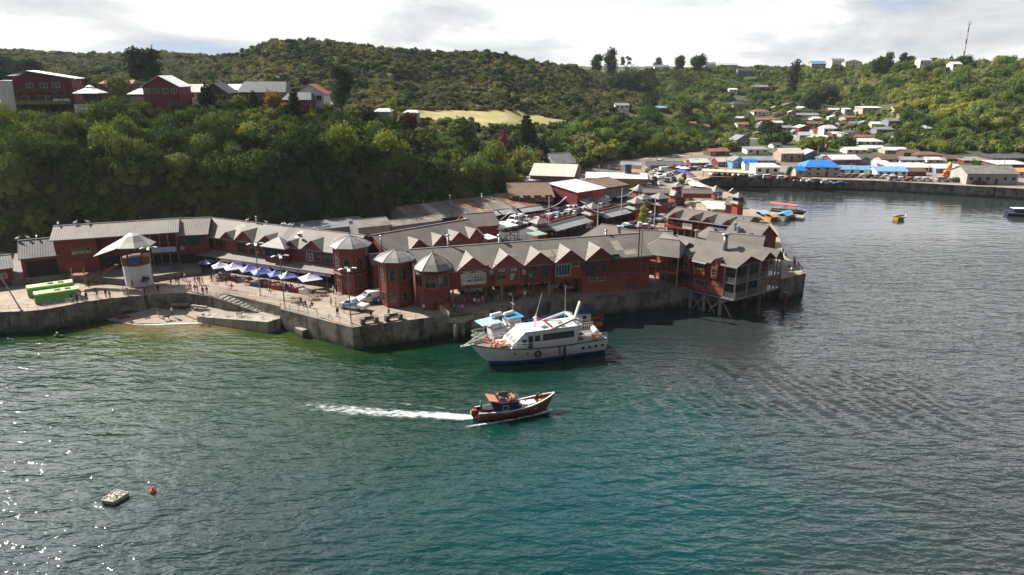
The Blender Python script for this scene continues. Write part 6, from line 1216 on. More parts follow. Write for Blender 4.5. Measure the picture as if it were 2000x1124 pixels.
row((1300, 336), (1312, 333), 'Vr', .3, 'at the head of the parasol market', 'cars at the head of the parasol market'); row((1350, 333), (1392, 330), 'bwgsw', .2, 'along the road behind the parasols', 'cars behind the parasols'); row((1395, 343), (1468, 346), 'wkgrwskw', .5, 'under the pale canopy', 'cars under the pale canopy')
row((1474, 349), (1552, 352), 'wkwrwdr', .1, 'on the shore road before the white block', 'cars before the white block'); row((1560, 355), (1640, 362), 'wwwkw.b', -.05, 'on the slipway road', 'cars on the slipway road', 2.6)
row((1643, 346), (1760, 350), 'wsgwkswwr', 0, 'on the quay before the blue roofs', 'cars before the blue roofs'); row((1746, 353), (1872, 356), 'swrww.ssk', 0, 'on the far quay edge', 'cars on the far quay edge'); row((1912, 361), (1916, 361), 'k', 0, 'before the grey warehouse', 'cars before the warehouse')
row((1268, 366), (1278, 352), 'wgs', 1.4, 'in the left traffic lane past the gate', 'cars in the left lane past the gate'); row((1300, 388), (1322, 392), 'wr', .6, 'just before the central gate tower', 'cars before the central gate tower'); row((1306, 344), (1318, 340), 'ws', .6, 'by the footpath of the parasol market', 'cars by the parasol footpath')
row((1012, 443), (1150, 412), 'w.swrws.wsgw', 1.15, 'in the middle court row', 'cars in the middle court row'); row((1262, 334), (1290, 319), 'wsrwgw', .9, 'along the wooded side of the road bend', 'cars on the wooded side of the bend')
row((981, 328), (998, 329), 'ss', .8, 'in the yard by the green barn', 'cars by the green barn')
# ------------------------------------------------ lamps, tents, street things
def flood(px, py, ytop, label, lean=(0, 0)):
    c = P(px, py); z = PY(px, ytop, c.y).z - 3.7; o = thing('street_lamp', label, 'street lamp', c); t = Vector((lean[0], lean[1], z)); MB().tube((0, 0, 0), t, .11, .08, 8).build('pole', M_METAL, o)
    MB().lathe([(.28, 0), (.28, .12), (.12, .14)], 10).build('base', M_CONC, o)
    for k in range(4):
        a = k * PI / 2 + .4; d = Vector((math.cos(a), math.sin(a), 0)); h = MB().bar(t, t + d * .8, .07).bar(t + d * .8 + Vector((0, 0, .05)), t + d * 1.4 - Vector((0, 0, .12)), .42, .16); h.build('lamp_head', M_FOAM, o)
flood(42, 607, 505, 'leaning floodlight mast at the left end of the quay', (-3.4, 0)); flood(303, 572.5, 484, 'floodlight mast on the curved quay wall before the white curved wall')
flood(509, 578, 476, 'floodlight mast behind the steps rail, taller of the two before the tents'); flood(556.5, 602, 500, 'floodlight mast at the bottom of the stalls promenade by the white top rail'); flood(686, 633, 525, 'floodlight mast at the quay corner with a small flag')
f_ = MB().slab([(0, 0, 6.2), (.1, .02, 5.0), (.5, .1, 4.6), (.35, .05, 5.6)], .03); fo = f_.build('flag', mat('flag_red', (.45, .04, .05), .7, .3, 2)); fo.location = P(684, 632.5); fo.location.x -= .75; tag(fo, 'small hanging red flag on the corner floodlight mast', 'flag')
def curved(px, py, ytop, label, s=1):
    c = P(px, py); z = PY(px, ytop, c.y).z - 3.7; o = thing('street_lamp', label, 'street lamp', c); MB().tube((0, 0, 0), (0, 0, z), .15, .1, 8).build('pole', M_FRW, o); m = MB(); n = 8
    for dy in (-.12, .12):
        pts = [Vector((s * (-1.4 + 5.2 * k / n), dy, z * .72 + 2.6 * (k / n) ** 2.2)) for k in range(n + 1)]
        for a, b in zip(pts, pts[1:]): m.tube(a, b, .09, n=5)
    m.build('curved_arm', M_FRW, o); MB().bar((s * 3.3, 0, z * .72 + 2.2), (s * 4.1, 0, z * .72 + 2.75), .34, .12).build('lamp_head', M_FOAM, o)
for a in ((876, 481, 437, 'slender pole with curved arm among the inner row dormers'), (964, 474, 421, 'curved-arm lamp by the white awnings'), (1071.5, 465, 385, 'curved-arm lamp at the left end of the crowded arcade'), (1166.5, 458, 400, 'curved-arm lamp in the middle of the arcade', -1), (1212.5, 433, 367, 'curved-arm lamp between the arcade and the upper car row'), (1277, 449, 383, 'curved-arm lamp in the right court', -1), (1294, 411, 361, 'curved-arm lamp just before the main gate tower'), (1401, 405, 380, 'small pole lamp by the white waterside roofs')): curved(*a)
def pole(px, py, ytop, label, arm=True, r=.13, z=3.7, m=None):
    c = P(px, py, z); h = PY(px, ytop, c.y).z - z; o = thing('utility_pole', label, 'pole', c); MB().tube((0, 0, 0), (0, 0, h), r, r * .8, 7).build('pole', m or M_CONC, o)
    if arm: MB().bar((-.9, 0, h - .5), (.9, 0, h - .5), .1).build('crossarm', M_FRD, o)
for px, py, t, w in ((1159, 352, 331, 'behind the long white roof'), (1170, 349, 322, 'standing on the long white roof side'), (1188, 348, 322, 'left of the blue tower block'), (1265, 338, 309, 'leftmost of the thick bundle at the road bend'), (1270, 338, 305, 'tallest of the bundle at the road bend'), (1314, 332, 301, 'beside the dark shopfront row'), (1282, 322, 303, 'before the wooded slope'), (1349, 326, 299, 'by the white-roofed red house'), (1392, 335, 299, 'by the cream-roofed shed'), (1415, 350, 303, 'at the pale canopy'), (1592, 345, 284, 'right of the blue-roofed office'), (985, 345, 310, 'by the yard of the green barn'), (1811, 350, 322, 'before the long red building'), (1660, 347, 318, 'among the pale blue roofs'), (1954, 358, 300, 'beside the grey warehouse')):
    pole(px, py, t, 'grey utility pole ' + w)
M_TENTS = [mat('tent_white', (.66, .64, .74), .6, .08, .6), mat('tent_lilac', (.22, .22, .58), .6, .12, .6), mat('tent_blue', (.03, .11, .50), .6, .12, .6), mat('tent_valance', (.03, .04, .33), .6, .2, 1)]
def tent(apx, apy, w, ms, label):
    c = P(apx, apy, 3.7 + 3.1); o = thing('canopy_tent', label, 'tent', (c.x, c.y, 3.7), .55, 'pyramid tents before the stalls row'); r = w / 2; nm = 5
    for k in range(4):
        t = PI / 4 + k * PI / 2; a = Vector((math.cos(t), math.sin(t))) * r * 1.414; b = Vector((math.cos(t + PI / 2), math.sin(t + PI / 2))) * r * 1.414; m = MB(); P_ = lambda v, f, z: (v.x * f, v.y * f, z)
        for f0, f1, z0, z1 in ((1, .6, 2.15, 2.42), (.6, .25, 2.42, 2.8), (.25, .02, 2.8, 3.15)): m.poly([P_(a, f0, z0), P_(b, f0, z0), P_(b, f1, z1), P_(a, f1, z1)])
        m.build('canopy_panel', M_TENTS[ms[k]], o); v = MB().slab([(a.x, a.y, 2.16), (b.x, b.y, 2.16), (b.x * .985, b.y * .985, 2.15), (a.x * .985, a.y * .985, 2.15)], .26); v.build('valance', M_TENTS[3], o); MB().tube((a.x * .97, a.y * .97, 0), (a.x * .97, a.y * .97, 2.1), .035).build('leg', M_METAL, o)
tent(429.5, 511, 2.9, (0, 0, 0, 0), 'white pyramid tent beside the round blue umbrella'); tent(455.6, 513.7, 3.3, (0, 0, 0, 1), 'white and lilac pyramid tent, second from the umbrella'); tent(485.5, 517.4, 3.1, (2, 1, 1, 1), 'lilac pyramid tent left of the first tall lamp mast'); tent(509.8, 522, 3.4, (2, 1, 2, 1), 'bright blue and lilac pyramid tent right behind the tall lamp mast')
tent(538.8, 526.7, 2.7, (1, 2, 1, 1), 'dull lilac pyramid tent half hidden by its neighbour'); tent(561, 530.5, 2.9, (1, 0, 1, 2), 'pale lilac pyramid tent with a blue side behind the second lamp mast'); tent(605, 534, 3.6, (1, 0, 0, 1), 'large white pyramid tent standing apart at the right end')
def umbrella(px, py, ytop, r, m1, label, name='market_umbrella', z=3.7, grp=None, small=False):
    c = P(px, py, z); h = PY(px, ytop, c.y).z - z; o = thing(name, label, 'umbrella', c, 0, grp); n = 8; cm = MB()
    for k in range(n):
        a, b = 2 * PI * k / n, 2 * PI * (k + 1) / n; cm.poly([(r * math.cos(a), r * math.sin(a), h - r * .38), (r * math.cos(b), r * math.sin(b), h - r * .38), (0, 0, h)], k % 2 if isinstance(m1, list) else 0)
    cm.build('canopy', m1, o); MB().tube((0, 0, 0), (0, 0, h), .03, n=5).build('pole', M_METAL, o)
umbrella(406, 530, 507, 1.6, [M_TENTS[0], mat('umbrella_blue', (.06, .09, .48), .6, .1)], 'round blue and white umbrella at the left end of the tents')
# picnic tables and goods under the tents
def table(px, py, rz, label, col_=None, z=3.7):
    o = thing('picnic_table', label, 'table', P(px, py, z), rz); m = col_ or M_WOOD; MB().box(-.9, .9, -.4, .4, .7, .76).build('table_top', m, o)
    for s_ in (1, -1): MB().box(-.9, .9, s_ * .75 - .14, s_ * .75 + .14, .42, .46).build('bench', m, o)
    for x in (-.6, .6): MB().bar((x, -.7, 0), (x, 0, .7), .08).bar((x, .7, 0), (x, 0, .7), .08).build('leg', M_FRD, o)
table(488, 556, -.4, 'brown picnic table with an orange top under the third tent', mat('orange_brown_top', (.42, .15, .06), .7, .2, 2)); table(612, 585, -.3, 'brown picnic table before the large white tent'); table(627, 577, -.3, 'second picnic table behind the one at the large white tent'); table(424, 548, -.4, 'cluttered wooden table by the round umbrella'); table(578, 590, -.4, 'dark wooden table by the second tall lamp')
for k, (px, py, c_, w) in enumerate(((434, 546, 'beige', 'by the round umbrella'), (440, 541, 'white', 'under the first white tent'), (462, 550, 'maroon', 'under the second tent'), (475, 552, 'grey', 'between the second and third tents'), (501, 560, 'blue', 'beside the first lamp mast'), (520, 558, 'beige', 'under the bright blue tent'), (541, 566, 'red', 'under the dull lilac tent'), (553, 565, 'pink', 'beneath the pale lilac tent'), (575, 571, 'maroon', 'between the last two tents'), (596, 574, 'white', 'under the large white tent'))):
    o = thing('stall_counter', '%s-covered stall counter %s' % (c_, w), 'stall', P(px, py), -.4); MB().box(-1.1, 1.1, -.4, .4, 0, .85).build('skirt', cloth(c_), o); gg = MB(); gr = random.Random(k)
    for i in range(16): x, y = gr.uniform(-1, 1), gr.uniform(-.3, .3); gg.box(x - .1, x + .1, y - .08, y + .08, .86, .86 + gr.uniform(.08, .3), i % 3)
    gg.build('goods', [cloth('orange'), cloth('white'), cloth('black')], o)
# benches
def bench(px0, py0, px1, py1, label):
    a, b = P(px0, py0), P(px1, py1); o = thing('concrete_bench', label, 'bench', a, ang(a, b)); L = (b.xy - a.xy).length
    for x in (0, L - .6): MB().box(x, x + .6, -.1, 1.1, 0, 1.0).build('end_block', M_WALLC, o)
    MB().box(.6, L - .6, .2, .8, .42, .54).build('seat', M_WOOD, o); MB().box(.6, L - .6, .82, .9, .5, 1.0).build('backrest', M_WALLC, o)
bench(706, 636, 740, 631, 'left concrete bench on the quay edge'); bench(754, 630, 787, 625, 'right concrete bench on the quay edge')
for p in ((672, 612, 696, 609),): a, b = P(p[0], p[1]), P(p[2], p[3]); o = thing('info_board', 'pale blue information board on two brown legs before the pickup', 'sign', a, ang(a, b)); L = (b.xy - a.xy).length; MB().box(-.2, L + .2, -.05, .05, 1.0, 1.6).build('panel', mat('board_blue', (.22, .42, .62), .5, .1), o); [MB().box(x - .06, x + .06, -.06, .06, 0, 1.6).build('leg', M_WOOD, o) for x in (0, L)]
# green booths
def booth(p0, p1, label):
    a, b = P(*p0), P(*p1); o = thing('kiosk_booth', label, 'booth', a, ang(a, b)); L = (b.xy - a.xy).length; w = 2.3; mg = mat('booth_green', (.14, .46, .07), .5, .1, 1); ml = mat('booth_roof', (.52, .68, .26), .55, .1, 1)
    MB().box(0, L, 0, w, .15, 1.55).build('body', mg, o); r = MB(); n = 6
    for k in range(n): t0, t1 = PI * k / n, PI * (k + 1) / n; f = lambda t: (w / 2 - math.cos(t) * (w / 2 + .1), 1.55 + .42 * math.sin(t)); (y0, z0), (y1, z1) = f(t0), f(t1); r.poly([(-.05, y0, z0), (L + .05, y0, z0), (L + .05, y1, z1), (-.05, y1, z1)])
    r.poly([(-.04, w / 2 - math.cos(PI * k / n) * (w / 2 + .1), 1.55 + .42 * math.sin(PI * k / n)) for k in range(n + 1)][::-1]); r.poly([(L + .04, w / 2 - math.cos(PI * k / n) * (w / 2 + .1), 1.55 + .42 * math.sin(PI * k / n)) for k in range(n + 1)]); r.build('roof', ml, o)
    for x in (L * .45, L * .68): MB().box(x, x + .9, .5, 1.2, 1.86, 1.99).build('skylight', M_BLK, o)
    for k in range(3):
        for j in range(2): MB().box(-.06, -.01, .15 + k * .7, .68 + k * .7, .3 + j * .85, 1.0 + j * .85).build('end_panel', ml, o)
booth((70, 596), (158, 583), 'front one of two bright green booths with curved pale green roofs'); booth((56, 583), (145, 570), 'rear one of two bright green booths with curved pale green roofs')
# ------------------------------------------------ sheds and shops behind the market
M_TIN = mat('old_tin', (.36, .33, .30), .7, .2, .25, stripes=('X', .5, .03), col2=(.22, .16, .12), thr=(.42, .62)); M_TINR = mat('rusty_tin', (.34, .13, .06), .8, .3, .3, stripes=('X', .5, .03), col2=(.42, .36, .30), thr=(.5, .62))
M_TINW = mat('white_tin', (.66, .65, .63), .6, .08, .4, stripes=('X', .6, .02)); M_TINB = mat('brown_tin', (.20, .115, .07), .8, .15, .4, stripes=('X', .5, .02)); M_TING = mat('grey_tin', (.30, .31, .32), .7, .15, .3, stripes=('X', .5, .02))
M_CREAM = mat('cream_wall', (.55, .48, .34), .8, .08, .8); M_GREYW = mat('grey_wall', (.30, .30, .31), .8, .12, .8); M_PURP = mat('purple_wall', (.16, .09, .18), .8, .15, 1); M_OCH = mat('ochre_wall', (.46, .24, .07), .8, .12, 1); M_CREAMR = mat('cream_roof', (.62, .54, .44), .8, .08, .3); M_TEAL = mat('teal_wall', (.02, .22, .20), .7, .1, 1); M_BLUR = mat('bright_blue_roof', (.02, .20, .66), .5, .08, .5); M_LBLU = mat('light_blue_paint', (.16, .38, .60), .6, .1, .8); M_PINKW = mat('pink_wall', (.55, .36, .30), .8, .1, .8); M_REDW = mat('red_wall', (.28, .03, .03), .75, .12, 1); M_GREENW = mat('green_wall', (.02, .14, .05), .75, .15, 1); M_BRNW = mat('brown_wall', (.14, .08, .05), .8, .15, 1)
S1 = simple('tin_workshop', 'long low workshop under a patchy rusted tin roof at the cliff foot', 'workshop', (775, 405), (962, 381.5), 8.6, 6.6, 9.5, 6, wm=M_GREYW, rm=M_TIN); S1b = simple('rusty_workshop', 'rust-red end of the tin workshops with a satellite dish', 'workshop', (965, 381), (1012, 375), 8.8, 6.7, 9.8, 6, wm=M_GREYW, rm=M_TINR)
simple('tin_shed', 'low pale tin shed between the stalls row and the cliff', 'shed', (585, 435), (700, 423), 7.8, 6.9, 5, 5, wm=M_GREYW, rm=M_TING); simple('tin_shed', 'darker tin shed right of the low pale one', 'shed', (690, 430), (752, 424), 9.0, 8.0, 3.6, wm=M_GREYW, rm=M_TIN); simple('tin_shed', 'shed with a brown and white patched roof behind the inner row', 'shed', (752, 432), (848, 420), 7.4, 6.8, 3.5, wm=M_GREYW, rm=M_TIN)
simple('gable_shop', 'red gabled shop house with a brown roof behind the white awning', 'shop', (905, 418), (962, 414), 10.6, 8.6, 4.2, wins=3)
S3 = simple('brown_shop', 'brown-roofed two-storey shop house with glass front above the parking court', 'shop', (990, 358), (1071, 357), 10.5, 8.5, 12.3, 6, wm=M_BRNW, rm=M_TINB, wins=4, nz=2, wh=1.6, ww=2.0, fm=M_FRW)
S4 = simple('white_roof_shop', 'shop house with a broad glaring white roof and a red front with white lettering', 'shop', (1070, 357.5), (1124, 350), 9.9, 8.7, 12, 6, wm=M_REDW, rm=M_WHITE); S5 = simple('brown_roof_shop', 'long shop with a flat brown roof and a mauve front', 'shop', (1139, 352), (1188, 346), 9.4, 8.1, 8.5, 6, wm=M_PURP, rm=M_TINB, wins=6, nz=1, wz=2.2)
patches(S1, 16, [M_TINR, M_TIN, mat('sheet_pale', (.55, .50, .44), .7, .1, .5), mat('sheet_dull', (.21, .19, .175))], 5, True)
for k, (x_, h_) in enumerate(((6, 1.2), (14, 1.6), (24, 1.0))): chimney(S1, min(x_, S1.L - 2), -3, S1.zr + h_, .14)
x = S4.L * .72; MB().box(x - 2.4, S4.L - .1, -S4.hw - .1, -S4.hw, 2.6, 4.8).build('signboard', mat('sign_red', (.50, .02, .03), .5, .08), S4.o)
def text(par, s, x, y, z, h, m, rz=0, name='lettering', loc=None):
    cu = bpy.data.curves.new(name, 'FONT'); cu.body = s; cu.size = h; cu.extrude = .02; cu.align_x = 'CENTER'; t = bpy.data.objects.new(name, cu); C.objects.link(t); bpy.context.view_layer.update()
    me = bpy.data.meshes.new_from_object(t.evaluated_get(bpy.context.evaluated_depsgraph_get())); bpy.data.objects.remove(t); me.materials.clear(); me.materials.append(m); o = bpy.data.objects.new(name, me); C.objects.link(o); o.parent = par; o.location = (x, y, z); o.rotation_euler = (PI / 2, 0, rz); return o
def awning(B, x0, x1, z, out, m, drop=.9): MB().slab([(x0, -B.hw - out, z - drop), (x1, -B.hw - out, z - drop), (x1, -B.hw, z), (x0, -B.hw, z)], .08).build('awning', m, B.o)
M_AW = mat('striped_awning', (.52, .53, .56), .6, .1, .5, col2=(.15, .16, .18), thr=(.45, .5)); awning(S4, .2, x - 2.6, 2.9, 3.2, M_AW); awning(S4, x - 2, S4.L, 2.6, 3.0, mat('red_white_awning', (.50, .05, .09), .6, .1, 1.2, col2=(.6, .55, .6), thr=(.45, .55))); awning(S3, .5, S3.L, 3.4, 2.2, M_BLK); awning(S5, .3, S5.L, 2.6, 2.4, M_GREYW)
for B_, x0, x1 in ((S1, 3, 9), (S1, 9.5, 14), (S1, 14.5, 19), (S1b, .5, 8)): awning(B_, S1.L * .5 + x0 if B_ is S1 else x0, min(B_.L, (S1.L * .5 + x1)) if B_ is S1 else x1, 2.9, 2.6, mat('milky_sheet', (.42, .44, .50), .5, .1, .5))
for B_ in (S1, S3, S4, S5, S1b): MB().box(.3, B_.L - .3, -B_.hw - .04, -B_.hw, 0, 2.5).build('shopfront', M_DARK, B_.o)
for x in (5, 13, 21, 29): MB().box(x, x + .8, -9, -.2, 1.0, 1.06).xf(Matrix.Translation((0, 0, 0))).build('step', M_CONC, S1.o) if False else None
simple('purple_hall', 'purple hall with a steep cream roof', 'hall', (1045, 318.5), (1128, 321), 10.6, 7.6, 8.0, 7, wm=M_PURP, rm=M_CREAMR); simple('long_shop', 'long low shop with a flat white roof and ochre front before the bend', 'shop', (1146, 336), (1262, 338), 8.6, 7.6, 6.5, 5, wm=M_OCH, rm=M_TINW, wins=8, wz=1.2)
simple('white_store', 'windowless white store at the foot of the wooded slope', 'store', (1214, 316), (1253, 317), 10.4, 9.8, 4, wm=M_WHITE, rm=M_TING); simple('orange_gable', 'small orange gabled shop left of the road bend', 'shop', (1222, 329), (1260, 331), 8.8, 7.2, 3.6, wm=M_OCH, rm=mat('orange_roof', (.50, .28, .12), .8, .1)); simple('green_barn', 'tall dark green barn among the trees', 'barn', (1001, 288), (1036, 287), 13.0, 10.5, 6, wm=M_GREENW, rm=M_GREENW); simple('grey_cottage', 'grey clapboard cottage behind the purple hall', 'cottage', (1072, 300), (1112, 298), 12.0, 9.0, 5, wm=M_GREYW, rm=M_TING, wins=2); simple('annex', 'small mauve annex with a white roof right of the grey cottage', 'annex', (1112, 308), (1136, 308), 8.2, 7.4, 3, wm=M_PURP, rm=M_TINW); simple('brown_shed', 'weathered brown shed left of the purple hall', 'shed', (1000, 318), (1036, 317), 8.4, 6.6, 4, wm=M_WOOD, rm=M_TINB); simple('white_lowroof', 'low white-roofed yard buildings at the cliff end', 'shed', (978, 346), (1052, 342), 6.8, 6.0, 5.5, wm=M_GREYW, rm=M_TINW)
o = MB().box(-1, 1, -1, 1, 0, 7.6).build('blue_tower_sign', mat('slate_blue', (.035, .06, .12), .6, .1)); o.location = P(1225, 366); tag(o, 'dark slate-blue upright block beside the ochre shop', 'tower sign')
# white awnings and green roof in the court
def canopyroof(pts, z, label, m, legs=True, t=.15, cat='canopy'):
    q = [P(a, b, z) for a, b in pts]; c = sum(q, Vector()) / len(q); o = thing('flat_canopy', label, cat, (c.x, c.y, 3.7)); v = [p - Vector((c.x, c.y, 3.7)) for p in q]; MB().slab(v, t).build('roof', m, o)
    for p in v: MB().tube((p.x * .93, p.y * .93, 0), (p.x * .93, p.y * .93, p.z - .1), .06).build('post', M_REDT, o)
canopyroof([(944, 437.5), (972, 447.5), (1013, 440), (985, 432)], 7.6, 'large flat white awning in the inner court', M_WHITE); canopyroof([(935, 461), (955, 467.5), (972, 464), (952, 457)], 7.4, 'small flat white awning behind the restaurant row ridge', M_WHITE); canopyroof([(1027, 455), (1045, 461), (1070, 457), (1052, 451)], 6.6, 'pale green flat roof beside the arcade', mat('pale_green_roof', (.28, .46, .32), .7, .12))
ko = thing('stair_scaffold', 'dark red timber stair frame below the white awnings', 'stairs', P(997, 468)); fr = MB()
for k in range(5): fr.bar((-2 + k, -1, 0), (-2 + k, -1, 3.4), .1); fr.bar((-2, -1, .5 + k * .7), (2, -1, .5 + k * .7), .07)
fr.bar((-2, -1, 0), (2, -1, 3.3), .15).bar((2, -1, 0), (-2, -1, 3.3), .1).build('frame', M_RED, ko)
# covered arcades with red parapets
def arcade(p0, p1, label, z=6.6):
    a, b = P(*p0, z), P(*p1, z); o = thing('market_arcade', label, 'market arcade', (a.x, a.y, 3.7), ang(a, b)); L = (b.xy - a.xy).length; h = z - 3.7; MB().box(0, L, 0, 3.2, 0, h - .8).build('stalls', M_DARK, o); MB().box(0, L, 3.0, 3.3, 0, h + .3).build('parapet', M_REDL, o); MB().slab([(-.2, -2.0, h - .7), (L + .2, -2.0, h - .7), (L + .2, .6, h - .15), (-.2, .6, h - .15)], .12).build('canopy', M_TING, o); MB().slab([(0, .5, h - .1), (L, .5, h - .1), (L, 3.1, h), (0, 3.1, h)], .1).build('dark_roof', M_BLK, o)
    for k in range(int(L / 3) + 1): MB().box(k * 3 - .1, k * 3 + .1, -1.95, -1.75, 0, h - .8).build('post', M_REDT, o)
arcade((1074, 444), (1146, 425), 'near half of the covered market arcade with a red parapet'); arcade((1174, 419), (1247, 403), 'far half of the covered market arcade with a red parapet')
def kiosk(px, py, r, ztop, label, cols_=None, body=2.4):
    c = P(px, py, ztop); o = thing('kiosk', label, 'kiosk', (c.x, c.y, 3.7), .5); h = ztop - 3.7; MB().lathe([(r * .72, 0), (r * .72, h - 1.7)], 4, ph=PI / 4).build('wall', M_REDL, o); MB().lathe([(r * 1.15, h - 2.9), (r * 1.15, h - 2.8), (r * .7, h - 2.3)], 4, ph=PI / 4).build('skirt_roof', M_ROOFT, o); MB().lathe([(r, h - 1.3), (r, h - 1.2), (r * .5, h - .6), (.05, h)], 4, ph=PI / 4).build('roof', M_ROOFT, o)
    g_ = MB(); q = r * .72 * .708
    for s_ in range(4): d = Matrix.Rotation(s_ * PI / 2, 4, 'Z'); g_.add(MB().poly([(-q * .8, -q - .03, h - 2.2), (q * .8, -q - .03, h - 2.2), (q * .8, -q - .03, h - 1.5), (-q * .8, -q - .03, h - 1.5)]), d)
    g_.build('window', M_GL, o)
for a in ((1158, 396, 2.7, 9.4, 'pyramid-roofed kiosk in the gap between the two arcade halves'), (1054, 424, 2.7, 9.0, 'pyramid-roofed kiosk with a white cover near the white awnings'), (1243, 386, 2.7, 9.6, 'front left one of three clustered kiosks before the gate'), (1258, 378.5, 2.7, 9.6, 'back left one of three clustered kiosks before the gate'), (1289, 377, 3.2, 9.8, 'large right one of the clustered kiosks before the gate')): kiosk(*a)
# gate with towers
def gate_tower(px, py, ytop, r, label, tiers=1):
    c = P(px, py); h = PY(px, ytop, c.y).z - 3.7; o = thing('gate_tower', label, 'tower', c, .35); MB().lathe([(r * 1.2, 0), (r * 1.2, h - 1.8 * tiers)], 4, ph=PI / 4).build('wall', M_REDL, o); MB().lathe([(r * 1.75, h - 1.8 * tiers), (r * 1.75, h - 1.8 * tiers + .1), (r * .9, h - 1.1 * tiers), (.05 if tiers == 1 else r * .9, h - (.0 if tiers == 1 else 1.1 * tiers))], 4, ph=PI / 4).build('roof', M_ROOFT, o)
    if tiers > 1: MB().lathe([(r * .8, h - 2.2), (r * .8, h - 1.1)], 4, ph=PI / 4).build('lantern', M_RED, o); MB().lathe([(r * 1.2, h - 1.1), (r * 1.2, h - 1.0), (.05, h)], 4, ph=PI / 4).build('lantern_roof', M_ROOFT, o)
    q = r * 1.2 * .708; 
    for z in (h * .25, h * .5): window(o, -q * .7, -q, z, q * 1.4, .8, 2, 1, False, M_FRW)
gate_tower(1321, 400, 357, 2.0, 'tall central tower of the wooden gate with a lantern roof', 2); gate_tower(1247.5, 385, 360, 1.8, 'left tower of the wooden gate over the road'); gate_tower(1397, 389, 362, 1.7, 'right tower of the wooden gate by the water')
simple('gate_roof', 'narrow brown roof bridging the left and central gate towers', 'gate', (1257, 367.5), (1307, 369), 9.0, 8.2, 1.6, z0=6.9); simple('gate_roof', 'narrow brown roof bridging the central and right gate towers', 'gate', (1333, 369), (1388, 369.5), 9.0, 8.2, 1.6, z0=6.9)
simple('white_marquee', 'white-roofed waterside hall right of the autumn bush', 'hall', (1369, 392), (1382, 391), 6.6, 5.2, 5.2, wm=M_CREAM, rm=M_WHITE); simple('cream_marquee', 'cream flat roof joined right of the white one', 'hall', (1384, 392), (1424, 394), 6.4, 5.2, 5.2, wm=M_CREAM, rm=M_CREAMR)
simple('pier_cabin', 'two-tier red cabin with a small cupola on the water edge', 'cabin', (1424, 384), (1448, 386), 9.2, 7.8, 3.2, wm=M_RED); kiosk(1443, 375.5, 2.0, 11.2, 'small square cupola on the red waterside cabin')
# parasol market by the inner basin
g = random.Random(4)
for k, (px, py, c_) in enumerate(((1330, 338, 'blue'), (1337, 341, 'blue'), (1334, 347, 'beige'), (1345, 345, 'purple'), (1341, 352, 'beige'), (1347, 357, 'white'), (1352, 362, 'white'), (1340, 361, 'beige'), (1357, 366, 'white'), (1364, 366, 'white'), (1325, 332, 'white'), (1350, 350, 'purple'), (1371, 368, 'white'), (1368, 384, 'blue'), (1337, 334, 'white'))): umbrella(px, py, py - 9, 2.1, cloth(c_), '%s market parasol by the inner basin, %s' % (c_, ['nearest the road bend', 'right of the first blue one', 'low beside the footpath', 'in the upper middle', 'left of the white cones', 'middle of the stalls', 'near the basin wall', 'beside the yellow shrub', 'close to the gate roof', 'second beside the gate roof', 'at the top end', 'beside the plum boat', 'nearest the right gate tower', 'beyond the white marquee', 'behind the small blue one'][k]))
